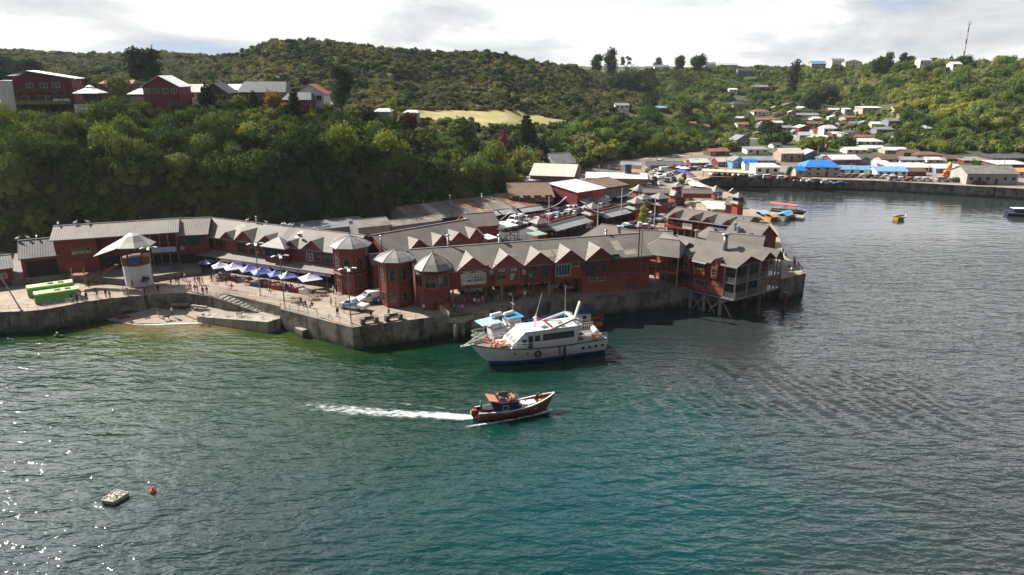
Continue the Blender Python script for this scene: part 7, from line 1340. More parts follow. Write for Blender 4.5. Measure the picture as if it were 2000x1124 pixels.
# ------------------------------------------------ the town across the bay and up the valley
HN = [0]
def house(x0, x1, yb, yt, wm, rm, label, rz=0, hip=0, fl=None, cat='house', name='house', gable_front=False, flat=False, dep=None, roof_f=.34):
    pxm = (x0 + x1) / 2; q = hit(pxm, yb, 180) ; c0 = P(pxm, yb, 3.7); q = c0 if (q is None or yb > 318) else q
    t = math.hypot(q.y * cp + (CAMZ - q.z) * sp, 0); s_ = t / FPX; w = (x1 - x0) * s_; H = (yb - yt) * s_ / cp * 1.0; d = dep or max(4.5, min(w * .8, 11)); H = max(2.6, H - d * .5 * .18); rh = min(H * roof_f, d * .42); he = H - rh; HN[0] += 1
    o = thing(name, label, cat, q, rz); MB().box(-w / 2, w / 2, 0, d, -2.5, he).build('wall', wm, o); r = MB(); ov = .35
    if flat: r.slab([(-w / 2 - ov, -ov, he + .05), (w / 2 + ov, -ov, he + .05), (w / 2 + ov, d + ov, he + rh * .5), (-w / 2 - ov, d + ov, he + rh * .5)], .15)
    elif gable_front:
        r.slab([(-w / 2 - ov, -ov, he - .2), (0, -ov, H), (0, d + ov, H), (-w / 2 - ov, d + ov, he - .2)], .15).slab([(0, -ov, H), (w / 2 + ov, -ov, he - .2), (w / 2 + ov, d + ov, he - .2), (0, d + ov, H)], .15)
        MB().poly([(-w / 2, -.0, he), (w / 2, 0, he), (0, 0, H - .1)]).build('gable', wm, o)
    else:
        h_ = min(hip, w * .45) if hip else 0; r.slab([(-w / 2 - ov, -ov, he - .15), (w / 2 + ov, -ov, he - .15), (w / 2 + ov - h_, d / 2, H), (-w / 2 - ov + h_, d / 2, H)], .15).slab([(w / 2 + ov, d + ov, he - .15), (-w / 2 - ov, d + ov, he - .15), (-w / 2 - ov + h_, d / 2, H), (w / 2 + ov - h_, d / 2, H)], .15)
        if h_:
            r.slab([(-w / 2 - ov, d + ov, he - .15), (-w / 2 - ov, -ov, he - .15), (-w / 2 - ov + h_, d / 2, H)], .15).slab([(w / 2 + ov, -ov, he - .15), (w / 2 + ov, d + ov, he - .15), (w / 2 + ov - h_, d / 2, H)], .15)
        else:
            for s2 in (1, -1): MB().poly([(s2 * (w / 2 - .01), 0, he - .1), (s2 * (w / 2 - .01), d, he - .1), (s2 * (w / 2 - .01), d / 2, H - .1)][::s2]).build('gable', wm, o)
    r.build('roof', rm, o); fl = fl or max(1, round(he / 2.8)); nw = max(1, min(9, int(w / 2.6))); fm = M_FRW
    for j in range(fl):
        zz = he * (j + .38) / fl; hh = min(1.15, he / fl * .42)
        for k in range(nw):
            xx = -w / 2 + w * (k + .5) / nw; ww = min(1.3, w / nw * .5); fr = MB(); fr.box(xx - ww / 2 - .1, xx + ww / 2 + .1, -.06, 0, zz - .1, zz + hh + .1); fr.poly([(xx - ww / 2, -.075, zz), (xx + ww / 2, -.075, zz), (xx + ww / 2, -.075, zz + hh), (xx - ww / 2, -.075, zz + hh)], 1)
            if j == 0 and k == nw // 2 and nw > 1: MB().box(xx - .5, xx + .5, -.08, 0, 0, min(2.1, he * .8)).build('door', M_BRNW, o)
            else: fr.build('window', [fm, M_GL], o)
    EXCL.append((q.x, q.y + d / 2, max(w, d) * .62)); EXCL.append((q.x, q.y - 5, w * .6)); return o
W_, GW, CR, PK, RD, BR, LB, TL, OC = M_WHITE, M_GREYW, M_CREAM, M_PINKW, M_REDW, M_BRNW, M_LBLU, M_TEAL, M_OCH; rW, rG, rB, rR, rC = M_TINW, M_TING, M_TINB, mat('red_roof', (.36, .10, .06), .8, .12, .5), M_CREAMR; rD = mat('charcoal_roof', (.07, .07, .075), .8, .2, .5)
office = house(1572, 1638, 346, 313, CR, M_BLUR, 'cream two-storey office with a bright blue roof and central gable', -.12, 3, 2, cat='office', name='office'); house(1554, 1572, 346, 325, CR, M_BLUR, 'low cream wing with a bright blue roof left of the office', -.1)
TOWN = [(1475, 1522, 341, 318, W_, rW, 'large plain white two-storey block with few windows on the quay', 0, 0, 1, 0), (1454, 1478, 333, 312, W_, M_BLUR, 'white house with a small bright blue roof', 0, 0, 0, 0), (1429, 1455, 329, 306, LB, rG, 'light blue gabled workshop with a big dark door', .2, 0, 0, 1), (1449, 1515, 322, 305, GW, rG, 'long slate-grey roofed hall behind the white block', 0, 0, 0, 0),
 (1524, 1568, 315, 290, PK, rC, 'large warehouse with a cream roof beside the teal gable', .1, 0, 0, 0), (1570, 1603, 315, 293, TL, rW, 'teal gabled warehouse end beyond the blue office roof', .1, 0, 0, 1), (1349, 1384, 328, 310, RD, rW, 'dark red house with a white roof at the road', .1, 0, 0, 0), (1386, 1426, 304, 290, BR, rR, 'house with a red-brown roof at the edge of the wood', .2, 0, 0, 0), (1401, 1433, 326, 308, RD, rC, 'cream-roofed shed with dark red walls', .3, 0, 0, 0), (1435, 1466, 289, 264, GW, rG, 'steep grey chalet with a dormered roof', .3, 0, 0, 1), (1459, 1500, 302, 286, W_, rG, 'white two-storey house right of the grey chalet', 0, 0, 1, 0),
 (1270, 1342, 332, 317, BR, rD, 'long dark shopfront row under the wooded slope', 0, 0, 1, 0), (1421, 1438, 272, 260, GW, rG, 'small grey house left of the chalet', 0, 2, 0, 0), (1387, 1408, 263, 253, W_, rG, 'small white house with a grey roof at the wood edge', .1, 0, 0, 0), (1359, 1386, 256, 243, GW, rR, 'grey house with a reddish roof high at the wood edge', .1, 0, 0, 0), (1336, 1360, 247, 238, PK, rR, 'tiny pink house with a red roof peeping over the wood', 0, 0, 0, 0),
 (1431, 1458, 214, 198, CR, rD, 'beige house with a dark mansard roof in the valley', .2, 3, 0, 0), (1472, 1503, 226, 213, W_, rR, 'white villa with a red roof cap in the valley', 0, 3, 0, 0), (1479, 1517, 240, 231, BR, rR, 'low red-brown roofed house behind the blue one', 0, 0, 0, 0), (1485, 1508, 253, 238, GW, rG, 'grey gabled house left of the blue one', .3, 0, 0, 1), (1508, 1529, 246, 236, W_, rW, 'white-roofed house touching the grey gable', 0, 0, 0, 0), (1512, 1552, 256, 245, mat('blue_wall', (.03, .14, .50), .7, .1), rG, 'bright blue walled house in the valley', .1, 0, 0, 0), (1559, 1586, 257, 244, RD, rW, 'dark red house with a white gabled roof mid-valley', .2, 0, 0, 1), (1573, 1607, 249, 237, PK, rB, 'pinkish house with a brown roof', 0, 0, 0, 0), (1608, 1636, 262, 245, W_, rW, 'big white two-storey house with a balcony', .1, 2, 0, 0), (1561, 1598, 231, 220, CR, rG, 'cream house row up the right valley side', -.1, 0, 0, 0), (1605, 1626, 214, 205, W_, rG, 'small white house high on the right valley side', 0, 0, 1, 0), (1620, 1642, 220, 211, RD, rW, 'red house with a white roof high on the right side', 0, 0, 0, 0), (1587, 1607, 262, 252, W_, rR, 'small white house left of the big white one', 0, 0, 0, 0), (1548, 1558, 264, 254, TL, rG, 'tiny teal gabled house amid the valley trees', 0, 0, 0, 1), (1561, 1580, 274, 258, GW, rW, 'house with a white arched canopy', .1, 0, 0, 0), (1582, 1622, 275, 264, GW, rW, 'low long white-roofed house', 0, 0, 1, 0), (1626, 1652, 268, 258, RD, rW, 'red house with a pale roof above the trees', 0, 0, 0, 0), (1685, 1732, 217, 207, CR, rW, 'long white house alone on the green slope', 0, 0, 1, 0), (1649, 1662, 221, 210, W_, rW, 'small white cube house on the slope', 0, 0, 1, 0), (1712, 1744, 260, 250, GW, rG, 'low grey house on stilts right of the yellow shrubs', 0, 0, 0, 0), (1806, 1823, 260, 246, GW, rW, 'lonely house with a white roof in the dark trees', 0, 0, 0, 0), (1668, 1700, 275, 263, OC, rR, 'yellow house with an orange roof', 0, 0, 0, 0), (1652, 1690, 268, 255, W_, rD, 'white house with a charcoal gable roof', .2, 0, 0, 1), (1676, 1724, 285, 270, W_, rW, 'white house with a stepped roof on the right valley floor', 0, 3, 0, 0), (1686, 1727, 297, 284, W_, rW, 'white house with a dark strip of windows', 0, 0, 0, 0), (1654, 1694, 300, 288, W_, rC, 'long low white roof at the foot of the trees', 0, 0, 0, 0), (1728, 1772, 301, 288, CR, rW, 'white-roofed building left of the brown cabin', 0, 0, 0, 0), (1764, 1798, 308, 292, BR, rB, 'brown wooden cabin-like house', .1, 0, 0, 0), (1790, 1850, 312, 298, BR, rB, 'wide brown roofed house at the hill foot', 0, 5, 0, 0), (1624, 1680, 324, 302, RD, rW, 'dark red store with a white roof', .1, 0, 0, 0), (1676, 1700, 322, 306, GW, rD, 'grey gabled shed beside the dark red store', .2, 0, 0, 1), (1604, 1634, 318, 303, GW, rG, 'grey gable just behind the office roof', .2, 0, 0, 1), (1720, 1757, 320, 304, CR, rB, 'beige and brown roofed house', .1, 0, 0, 0), (1758, 1806, 321, 309, W_, rG, 'plain white block with a grey roof', 0, 0, 1, 0), (1810, 1838, 320, 307, W_, rW, 'white house with a stepped gable', 0, 0, 0, 0), (1882, 1938, 322, 307, RD, rG, 'red factory with a grey sawtooth-like roof', 0, 0, 1, 0), (1848, 1882, 319, 304, GW, rB, 'grey and brown house left of the red factory', 0, 0, 0, 0), (1712, 1738, 327, 316, W_, rW, 'small white building before the long red one', 0, 0, 1, 0), (1738, 1826, 336, 319, RD, rW, 'long dark red building with a white roof edge', -.05, 0, 1, 0), (1828, 1890, 339, 321, mat('blue_white_wall', (.25, .30, .45), .7, .3, .4), rW, 'blue and white shop with a white canopy roof', -.05, 0, 1, 0), (1888, 1984, 361, 324, M_CREAM if False else mat('warehouse_wall', (.48, .46, .42), .85, .1, .4), mat('old_slab_roof', (.26, .25, .22), .9, .15, .4), 'big plain pale warehouse with a grey slab roof on the quay', -.06, 0, 0, 0), (1948, 2010, 330, 314, BR, rW, 'white-roofed row behind the pale warehouse', 0, 0, 1, 0), (1986, 2030, 347, 328, W_, mat('orange_flat_roof', (.6, .25, .08), .7, .1), 'white building with an orange roof band at the right edge', 0, 0, 1, 0), (1938, 2040, 318, 304, BR, rD, 'long dark shed at the hill foot by the right edge', 0, 0, 1, 0), (1772, 1808, 344, 328, RD, rB, 'small red-brown building with a red portal', 0, 0, 0, 0), (1636, 1672, 342, 323, W_, LB, 'left one of the fish-market halls with light blue roofs', -.05, 0, 0, 0), (1673, 1711, 342, 324, W_, LB, 'middle one of the fish-market halls with light blue roofs', -.05, 0, 0, 0), (1713, 1771, 346, 325, W_, LB, 'right wide one of the fish-market halls with light blue roofs', -.05, 0, 0, 0)]
for t in TOWN: house(t[0], t[1], t[2], t[3], t[4], t[5], t[6], t[7], t[8], gable_front=bool(t[10]), flat=bool(t[9]))
def infill():
    g = random.Random(21); taken = [(t[0], t[1], t[2], t[3]) for t in TOWN]; wn = [('white', W_), ('cream', CR), ('grey', GW), ('pink', PK), ('dark red', RD), ('brown', BR), ('pale blue', LB)]; rn = [('white', rW), ('grey', rG), ('rust-red', rR), ('charcoal', rD), ('brown', rB)]
    for y, x0, x1, nm in ((214, 1500, 1600, 'topmost'), (224, 1510, 1690, 'upper'), (236, 1440, 1680, 'upper middle'), (247, 1440, 1740, 'middle'), (257, 1440, 1700, 'lower middle'), (268, 1455, 1720, 'lower'), (279, 1560, 1760, 'tree-line'), (291, 1500, 1740, 'hill-foot'), (303, 1440, 1860, 'flat inland'), (312, 1440, 1960, 'back shore'), (322, 1700, 1990, 'second shore')):
        x = x0; k = 0
        while x < x1:
            w = g.uniform(16, 30) * (.75 + (y - 214) / 260); h = w * g.uniform(.42, .6); yb = y + g.uniform(-2, 3)
            if not any(x < b_ + 2 and x + w > a_ - 2 and yb > t_ + 1 and yb - h < bb - 1 for a_, b_, bb, t_ in taken):
                a, b = g.choice(wn[:3] * 2 + wn), g.choice(rn); house(x, x + w, yb, yb - h, a[1], b[1], '%s house with %s roof, %s from left in the %s valley row' % (a[0], b[0], ORD[k % 26], nm), g.uniform(-.35, .35), gable_front=g.random() < .35, dep=g.uniform(5, 8)); taken.append((x, x + w, yb, yb - h)); k += 1
            x += w * g.uniform(.25, .9)
infill()
canopyroof([(1370, 334), (1372, 329.5), (1466, 334), (1464, 339)], 6.4, 'long pale yellow canopy roof on posts along the inner basin', mat('pale_yellow_roof', (.60, .48, .30), .8, .06))
# ridge-top houses
RIDGE = [(114, 131, 103, 93, GW, rG, 'first of the four grey arched-roof houses on the far left ridge', 1), (137, 155, 104, 94, GW, rG, 'second of the four grey arched-roof houses on the far left ridge', 1), (164, 181, 104, 95, GW, rG, 'third of the four grey arched-roof houses on the far left ridge', 1), (188, 204, 105, 96, GW, rG, 'last of the four grey arched-roof houses on the far left ridge', 1), (60, 84, 103, 90, RD, rR, 'dark red house on the far left ridge', 0), (676, 703, 87, 76, PK, rD, 'house with a reddish gable on the middle hill crest', 1), (722, 748, 92, 81, BR, rD, 'dark gabled house on the middle hill crest', 1), (757, 790, 97, 83, GW, rD, 'wide dark-roofed house on the middle hill crest', 0), (791, 818, 101, 87, BR, rD, 'right end house on the middle hill crest', 0), (1584, 1612, 139, 125, CR, LB, 'cream house with a bluish roof on the right ridge', 0), (1624, 1648, 134, 120, W_, rG, 'white two-storey house on the right ridge', 0), (1650, 1682, 135, 122, W_, rG, 'pair of white-walled gables on the right ridge', 1), (1686, 1706, 128, 114, PK, rR, 'pink house on the right ridge', 1), (1796, 1817, 134, 119, W_, rW, 'white house among trees on the right ridge', 0), (1830, 1848, 126, 112, BR, rD, 'dark steep-roofed house on the right ridge', 1), (1860, 1877, 139, 127, W_, rW, 'white sloping shed under the telecom mast', 0), (1440, 1468, 151, 139, GW, rD, 'grey house half down the far ridge', 0), (1405, 1440, 138, 128, CR, rW, 'pale row of houses on the far ridge', 0), (1278, 1306, 143, 132, W_, rG, 'white house at the left end of the far ridge', 0), (1376, 1398, 138, 127, W_, rG, 'white house between the twin trees and the pale row', 0), (1470, 1500, 181, 172, RD, rG, 'red house with a grey roof down in the far valley', 0), (1424, 1440, 184, 179, W_, rW, 'tiny white house under the far ridge', 0), (1322, 1330, 62 + 200, 256, W_, rG, 'tiny pale cabin over the wooded slope', 0), (1202, 1228, 218, 208, W_, rG, 'white cottage at the mouth of the side valley', 0), (1283, 1302, 221, 214, RD, LB, 'red hut with a blue roof at the mouth of the side valley', 0)]
for t in RIDGE:
    o = house(t[0], t[1], t[2] - 1, t[3] - 3, t[4], t[5], t[6], gable_front=bool(t[7]), dep=8); EXCL.append((o.location.x, o.location.y - 8, 9.0)); EXCL.append((o.location.x, o.location.y - 18, 7.0)); o.location.z += 1.2
# red and white telecom mast
def telecom():
    q = hit(1880, 124, 300); z = PY(1882, 41, q.y).z; o = thing('telecom_mast', 'tall red and white lattice telecom mast on the right ridge', 'mast', q); h = z - q.z + 3; n = 8
    for k in range(n):
        z0, z1 = -3 + h * k / n, -3 + h * (k + 1) / n; w0, w1 = .7 - .45 * k / n, .7 - .45 * (k + 1) / n; m = MB()
        for j in range(3): a, b = 2 * PI * j / 3, 2 * PI * (j + 1) / 3; A0, A1 = Vector((w0 * math.cos(a), w0 * math.sin(a), z0)), Vector((w1 * math.cos(a), w1 * math.sin(a), z1)); B1_, B0_ = Vector((w1 * math.cos(b), w1 * math.sin(b), z1)), Vector((w0 * math.cos(b), w0 * math.sin(b), z0)); m.tube(A0, A1, .1, n=5).tube(A0, B1_, .06, n=4).tube(B0_, A1, .06, n=4)
        m.build('lattice_section', M_RUST if k % 2 == 0 else M_FRW, o)
    for k in range(3): a = k * 2.1; MB().box(-.2, .2, -.12, .12, 0, 2.0).xf(Matrix.Translation((1.0 * math.cos(a), 1.0 * math.sin(a), h - 5.6))).build('antenna', M_FRW, o)
    MB().lathe([(1.0, 0), (1.0, .2)], 8, (0, 0, h - 5.8)).build('platform', M_METAL, o)
telecom()
# orange inflatable
o = thing('inflatable', 'bright orange and yellow inflatable among the parked cars across the bay', 'inflatable', P(1848, 349)); m = MB()
for x, y, z, r in ((-1.4, 0, .9, 1.0), (0, 0, 1.0, 1.1), (1.4, 0, .9, 1.0), (-.5, 0, 2.4, .9), (.6, 0, 2.5, .8)): m.lathe([(.1, -r), (r * .8, -r * .6), (r, 0), (r * .8, r * .6), (.1, r)], 9, (x, y, z))
m.build('base', M_ORA, o, True); MB().lathe([(.1, -1), (.8, -.6), (.9, .3), (.6, 1.1), (.1, 1.5)], 9, (.5, 0, 4.4)).build('top', mat('inflatable_yellow', (.75, .45, .03), .5, .1), o, True)
# ------------------------------------------------ houses on the cliff top
def hostel():
    B = Bld('hostel', 'dark red two-storey guest house on stilts with green roof edges and balconies', 'guest house', (62, 500), (140, 500), 3.7, 3.7, 3.0, 6, z0=3.7); a = PY(44, 204, 200); b = PY(142, 204, 203); B.o.location = a + Vector((0, 3, 0)); B.o.rotation_euler = (0, 0, ang(a, b)); B.L = (b.xy - a.xy).length; B.hw = 3.0
    k_ = ((204 - 141) * (200 * cp + 9 * sp) / FPX) / 9.3; B.o.scale = (1, 1, k_); m = M_MAR = mat('maroon_boards', (.20, .03, .045), .75, .15, 1); rfm = mat('green_trim', (.02, .25, .15), .5, .1); H = 7.0; L = B.L; dz_ = 0
    MB().box(-2, L, -B.hw, 6, -.3, H).build('wall', m, B.o); MB().poly([(-2, -B.hw, H), (L, -B.hw, H), (2, -B.hw, H + 2.2)]).build('gable', m, B.o)
    r = MB().slab([(-3, -B.hw - 1.2, H + 1.0), (1.5, -B.hw - 1.2, H + 2.3), (1.5, 6, H + 2.3), (-3, 6, H + 1.0)], .15).slab([(1.5, -B.hw - 1.2, H + 2.3), (L + 1, -B.hw - 1.2, H + .1), (L + 1, 6, H + .1), (1.5, 6, H + 2.3)], .15).build('roof', M_WHITE, B.o); e = MB().bar((1.4, -B.hw - 1.25, H + 2.25), (L + 1, -B.hw - 1.25, H), .1, .3).bar((1.4, -B.hw - 1.25, H + 2.25), (-3, -B.hw - 1.25, H + .95), .1, .3).build('fascia', rfm, B.o)
    for z in (0, 3.5): MB().box(-1.5, L - 1.5 + (1.5 if z == 0 else -1), -B.hw - 2.0, -B.hw, z - .2, z).build('balcony_floor', m, B.o)
    f = MB(); x = -1.5
    while x < L - .5: f.box(x, x + .16, -B.hw - 2.0, -B.hw - 1.94, 0, 1.15); x += .24
    f.build('fence', mat('lime_fence', (.36, .42, .14), .8, .2, 1), B.o); f = MB(); x = -1.5
    while x < L - 3: f.box(x, x + .08, -B.hw - 2.0, -B.hw - 1.94, 3.5, 4.5); x += .26
    f.build('balustrade', M_WOOD, B.o)
    for x in (1, 4.4, 7.4): B_ = window(B.o, x, -B.hw, 4.6, 1.6, 1.2, 2, 1, False, M_FRW)
    for x in (-.6, 3.2, 5.2): window(B.o, x, -B.hw, .6, 1.8, 1.7, 2, 1, False, M_FRW)
    MB().slab([(L * .58, -B.hw - 1.9, 3.5), (L * .62, -B.hw - 1.9, 3.5), (L - .3, -B.hw - 1.9, .9), (L - .6, -B.hw - 1.9, .7)], .15).build('stair', rfm, B.o)
    for k in range(6): MB().box(-1 + k * 2.3, -.75 + k * 2.3, -B.hw - 1.9, -B.hw - 1.65, -5, 3.4).build('stilt', M_WOOD, B.o)
    MB().box(-5.6, -2.1, -B.hw - .5, 3, -2.5, 6.6).build('white_wing', M_WHITE, B.o)
    t = MB().box(L * .62, L * .95, -B.hw - 2.12, -B.hw - 2.06, .9, 1.5).build('signboard', M_WHITE, B.o); text(B.o, 'HOSTAL', L * .785, -B.hw - 2.13, 1.0, .42, M_BLK)
    return B
HB = hostel()
def pavilion():
    q = PY(180, 202, HB.o.location.y - 3); o = thing('view_pavilion', 'small white hip-roofed lookout on stilts beside the guest house', 'pavilion', q); w = 4.0
    MB().lathe([(w + .8, 2.6), (w + .8, 2.7), (1.2, 4.0), (1.2, 4.3), (.1, 4.8)], 4, ph=PI / 4, sy=.8).build('roof', M_WHITE, o); MB().box(-w * .8, w * .8, -2.4, 2.4, -.2, .0).build('floor', M_WOOD, o); f = MB()
    for k in range(20): x = -w * .8 + k * w * 1.6 / 19; f.box(x, x + .1, -2.45, -2.38, 0, 1.0)
    f.build('railing', M_WOOD, o)
    for x in (-w * .75, -1, 1, w * .75):
        for y in (-2.3, 2.3): MB().box(x - .08, x + .08, y - .08, y + .08, -5.5, 2.7).build('stilt', M_WOOD, o)
    MB().box(-w * .55, w * .7, 0, 2.3, 0, 2.5).build('room', M_BRNW, o)
    s_ = thing('hostel_sign', 'white board reading HOSTAL hung on the lookout stilts', 'sign', q + Vector((-.4, -2.9, -1.3))); MB().box(-2.9, 2.9, -.05, .05, -1.1, 1.1).build('board', M_WHITE, s_); text(s_, 'HOSTAL', 0, -.08, .25, .95, M_BLK); text(s_, 'Mirador', .6, -.08, -.4, .6, mat('sign_red_ink', (.3, .05, .05), .6, .1)) if False else None
    bars = MB(); [bars.box(-2.5 + .3 * j, 2.5 - .4 * j, -.08, -.06, -.35 - j * .3, -.27 - j * .3) for j in range(3)]; bars.build('small_print', mat('ink_grey', (.25, .2, .2), .7, .1), s_)
pavilion()
def cliffhouse(x0, x1, yb, yt, Y, wm, rm, label, gable=False, rz=0, roof_f=.4, two=None, d=8, nwin=3):
    q = PY((x0 + x1) / 2, yb, Y); s_ = (q.y * cp + (CAMZ - q.z) * sp) / FPX; w = (x1 - x0) * s_; H = (yb - yt) * s_ / cp; he = H * (1 - roof_f); o = thing('house', label, 'house', q, rz); MB().box(-w / 2, w / 2, 0, d, -4, he).build('wall', wm, o); r = MB(); ov = .6
    if two: MB().box(-w / 2 - .02, w / 2 + .02, -.04, d, -4, he * .5).build('lower_wall', two, o)
    if gable: r.slab([(-w / 2 - ov, -ov, he - .3), (0, -ov, H), (0, d, H), (-w / 2 - ov, d, he - .3)], .15).slab([(0, -ov, H), (w / 2 + ov, -ov, he - .3), (w / 2 + ov, d, he - .3), (0, d, H)], .15); MB().poly([(-w / 2, -.0, he), (w / 2, 0, he), (0, 0, H - .1)]).build('gable', wm, o)
    else: r.slab([(-w / 2 - ov, -ov, he - .15), (w / 2 + ov, -ov, he - .15), (w / 2 + ov - 1, d / 2, H), (-w / 2 - ov + 1, d / 2, H)], .15).slab([(w / 2 + ov, d + ov, he - .15), (-w / 2 - ov, d + ov, he - .15), (-w / 2 - ov + 1, d / 2, H), (w / 2 + ov - 1, d / 2, H)], .15).slab([(w / 2 + ov, -ov, he - .15), (w / 2 + ov, d + ov, he - .15), (w / 2 + ov - 1, d / 2, H)], .15).slab([(-w / 2 - ov, d + ov, he - .15), (-w / 2 - ov, -ov, he - .15), (-w / 2 - ov + 1, d / 2, H)], .15)
    r.build('roof', rm, o)
    for k in range(nwin): xx = -w / 2 + w * (k + .5) / nwin; window(o, xx - .7, -.05, he * .5, 1.4, min(1.3, he * .4), 2, 1, False, M_FRW)
    EXCL.append((q.x, q.y + d / 2, w * .55)); return o
cliffhouse(282, 352, 197, 152, 212, mat('crimson_boards', (.26, .04, .05), .75, .12, 1), M_WHITE, 'crimson gabled chalet with a white roof on the cliff top', True, nwin=4); cliffhouse(255, 284, 196, 176, 216, CR, M_WHITE, 'low cream wing of the crimson chalet', d=10); cliffhouse(352, 400, 200, 168, 222, W_, M_CREAMR, 'white half of a long house behind the bare tree'); cliffhouse(398, 447, 209, 166, 218, BR, rD, 'black and cream gabled house with white window frames', True, two=CR)
cliffhouse(437, 470, 190, 167, 234, W_, rW, 'small white-roofed house between the cream house and the slate roofs'); cliffhouse(470, 558, 208, 164, 226, RD, mat('slate_roof', (.13, .14, .15), .7, .1, .5), 'long red house with a slate grey roof on the cliff top', nwin=6); cliffhouse(556, 606, 213, 184, 218, RD, mat('slate_roof', (.13, .14, .15)), 'red terrace wing with a dark flat roof below the white house', nwin=3); cliffhouse(580, 634, 209, 168, 224, W_, rR, 'white two-storey house with a dark red roof on the cliff top', True, nwin=3)
cliffhouse(733, 760, 224, 214, 250, GW, rW, 'tiny pale shed roof among the shrubs'); cliffhouse(790, 814, 224, 217, 255, GW, rW, 'tiny pale shed roof behind the magenta bush'); cliffhouse(636, 662, 210, 200, 240, GW, rG, 'low grey outbuilding beneath the leaning dark tree'); cliffhouse(-30, 28, 212, 196, 206, BR, mat('salmon_roof', (.5, .25, .17), .8, .1), 'low salmon-roofed shed at the left edge')
cliffhouse(196, 258, 172, 158, 262, BR, rR, 'long red roof half hidden behind the bushes')
# ------------------------------------------------ trees one can tell apart
def tree(px, py, ytop, wpx, kind, label, Y=None, seed=0, base=None):
    q = base or (hit(px, py, 150) if Y is None else PY(px, py, Y)); 
    if q is None: q = PY(px, py, 600)
    zt_ = PY(px, ytop, q.y).z; q.z = min(q.z, float(hgt([q.x], [q.y])[0]) - .2) if q.y > 200 and px > 985 or q.y > 245 else q.z; sc_ = (q.y * cp + (CAMZ - q.z) * sp) / FPX; H = zt_ - q.z; w = wpx * sc_ / 2; g = np.random.default_rng(seed + int(px)); cs = []; rs = []; lm = {'d': L_DARK, 'g': L_CLIFF, 'b': L_BRIGHT, 's': L_SCRUB, 'r': L_RED, 'y': L_GOLD, 'p': L_PINE}[kind[0]]; sh = kind[1]
    if sh == 'r':   # round
        for k in range(11): a = g.random() * 6.28; e = g.random(); cs.append((w * .55 * math.cos(a) * math.sqrt(e), w * .55 * math.sin(a) * math.sqrt(e), H * (.24 + .5 * g.random()))); rs.append(w * (.38 + .2 * g.random()))
    elif sh == 'c':  # conifer tiers
        for k in range(9): t = k / 9; r_ = w * (1 - t) * .75 + .15; n_ = 4 if t < .6 else 2; [(cs.append((r_ * .6 * math.cos(a), r_ * .6 * math.sin(a), H * (.15 + .8 * t))), rs.append(r_ * .5 + .1)) for a in np.linspace(0, 6.28, n_ + 1)[:-1] + g.random() * 3]
    elif sh == 't':  # tall column
        for k in range(8): t = k / 7; cs.append((g.normal() * w * .25, g.normal() * w * .25, H * (.12 + .74 * t))); rs.append(w * (.75 - .35 * abs(t - .45)))
    elif sh == 'o':  # open flat tiers
        for k in range(9): a = g.random() * 6.28; cs.append((w * .6 * math.cos(a), w * .6 * math.sin(a), H * (.45 + .5 * g.random()))); rs.append(w * .28)
    o = thing('tree', label, 'tree', q); n = int(np.clip(900 * (w / 5) ** 1.2, 260, 3200)); size = float(np.clip(w * .16, .3, .8)); leaf_cloud(cs, rs, n, size, seed + 3, 1.0, sh != 'o', .3).build('crown', lm, o)
    tk = MB().tube((0, 0, -1.5), (0, 0, H * .5), w * .07 + .1, w * .05 + .06, 7)
    for c, r in list(zip(cs, rs))[:5]: tk.tube((0, 0, H * .3), c, w * .035 + .04, .03, 5)
    tk.build('trunk', BARK, o); EXCL.append((q.x, q.y, w * .3)); return o
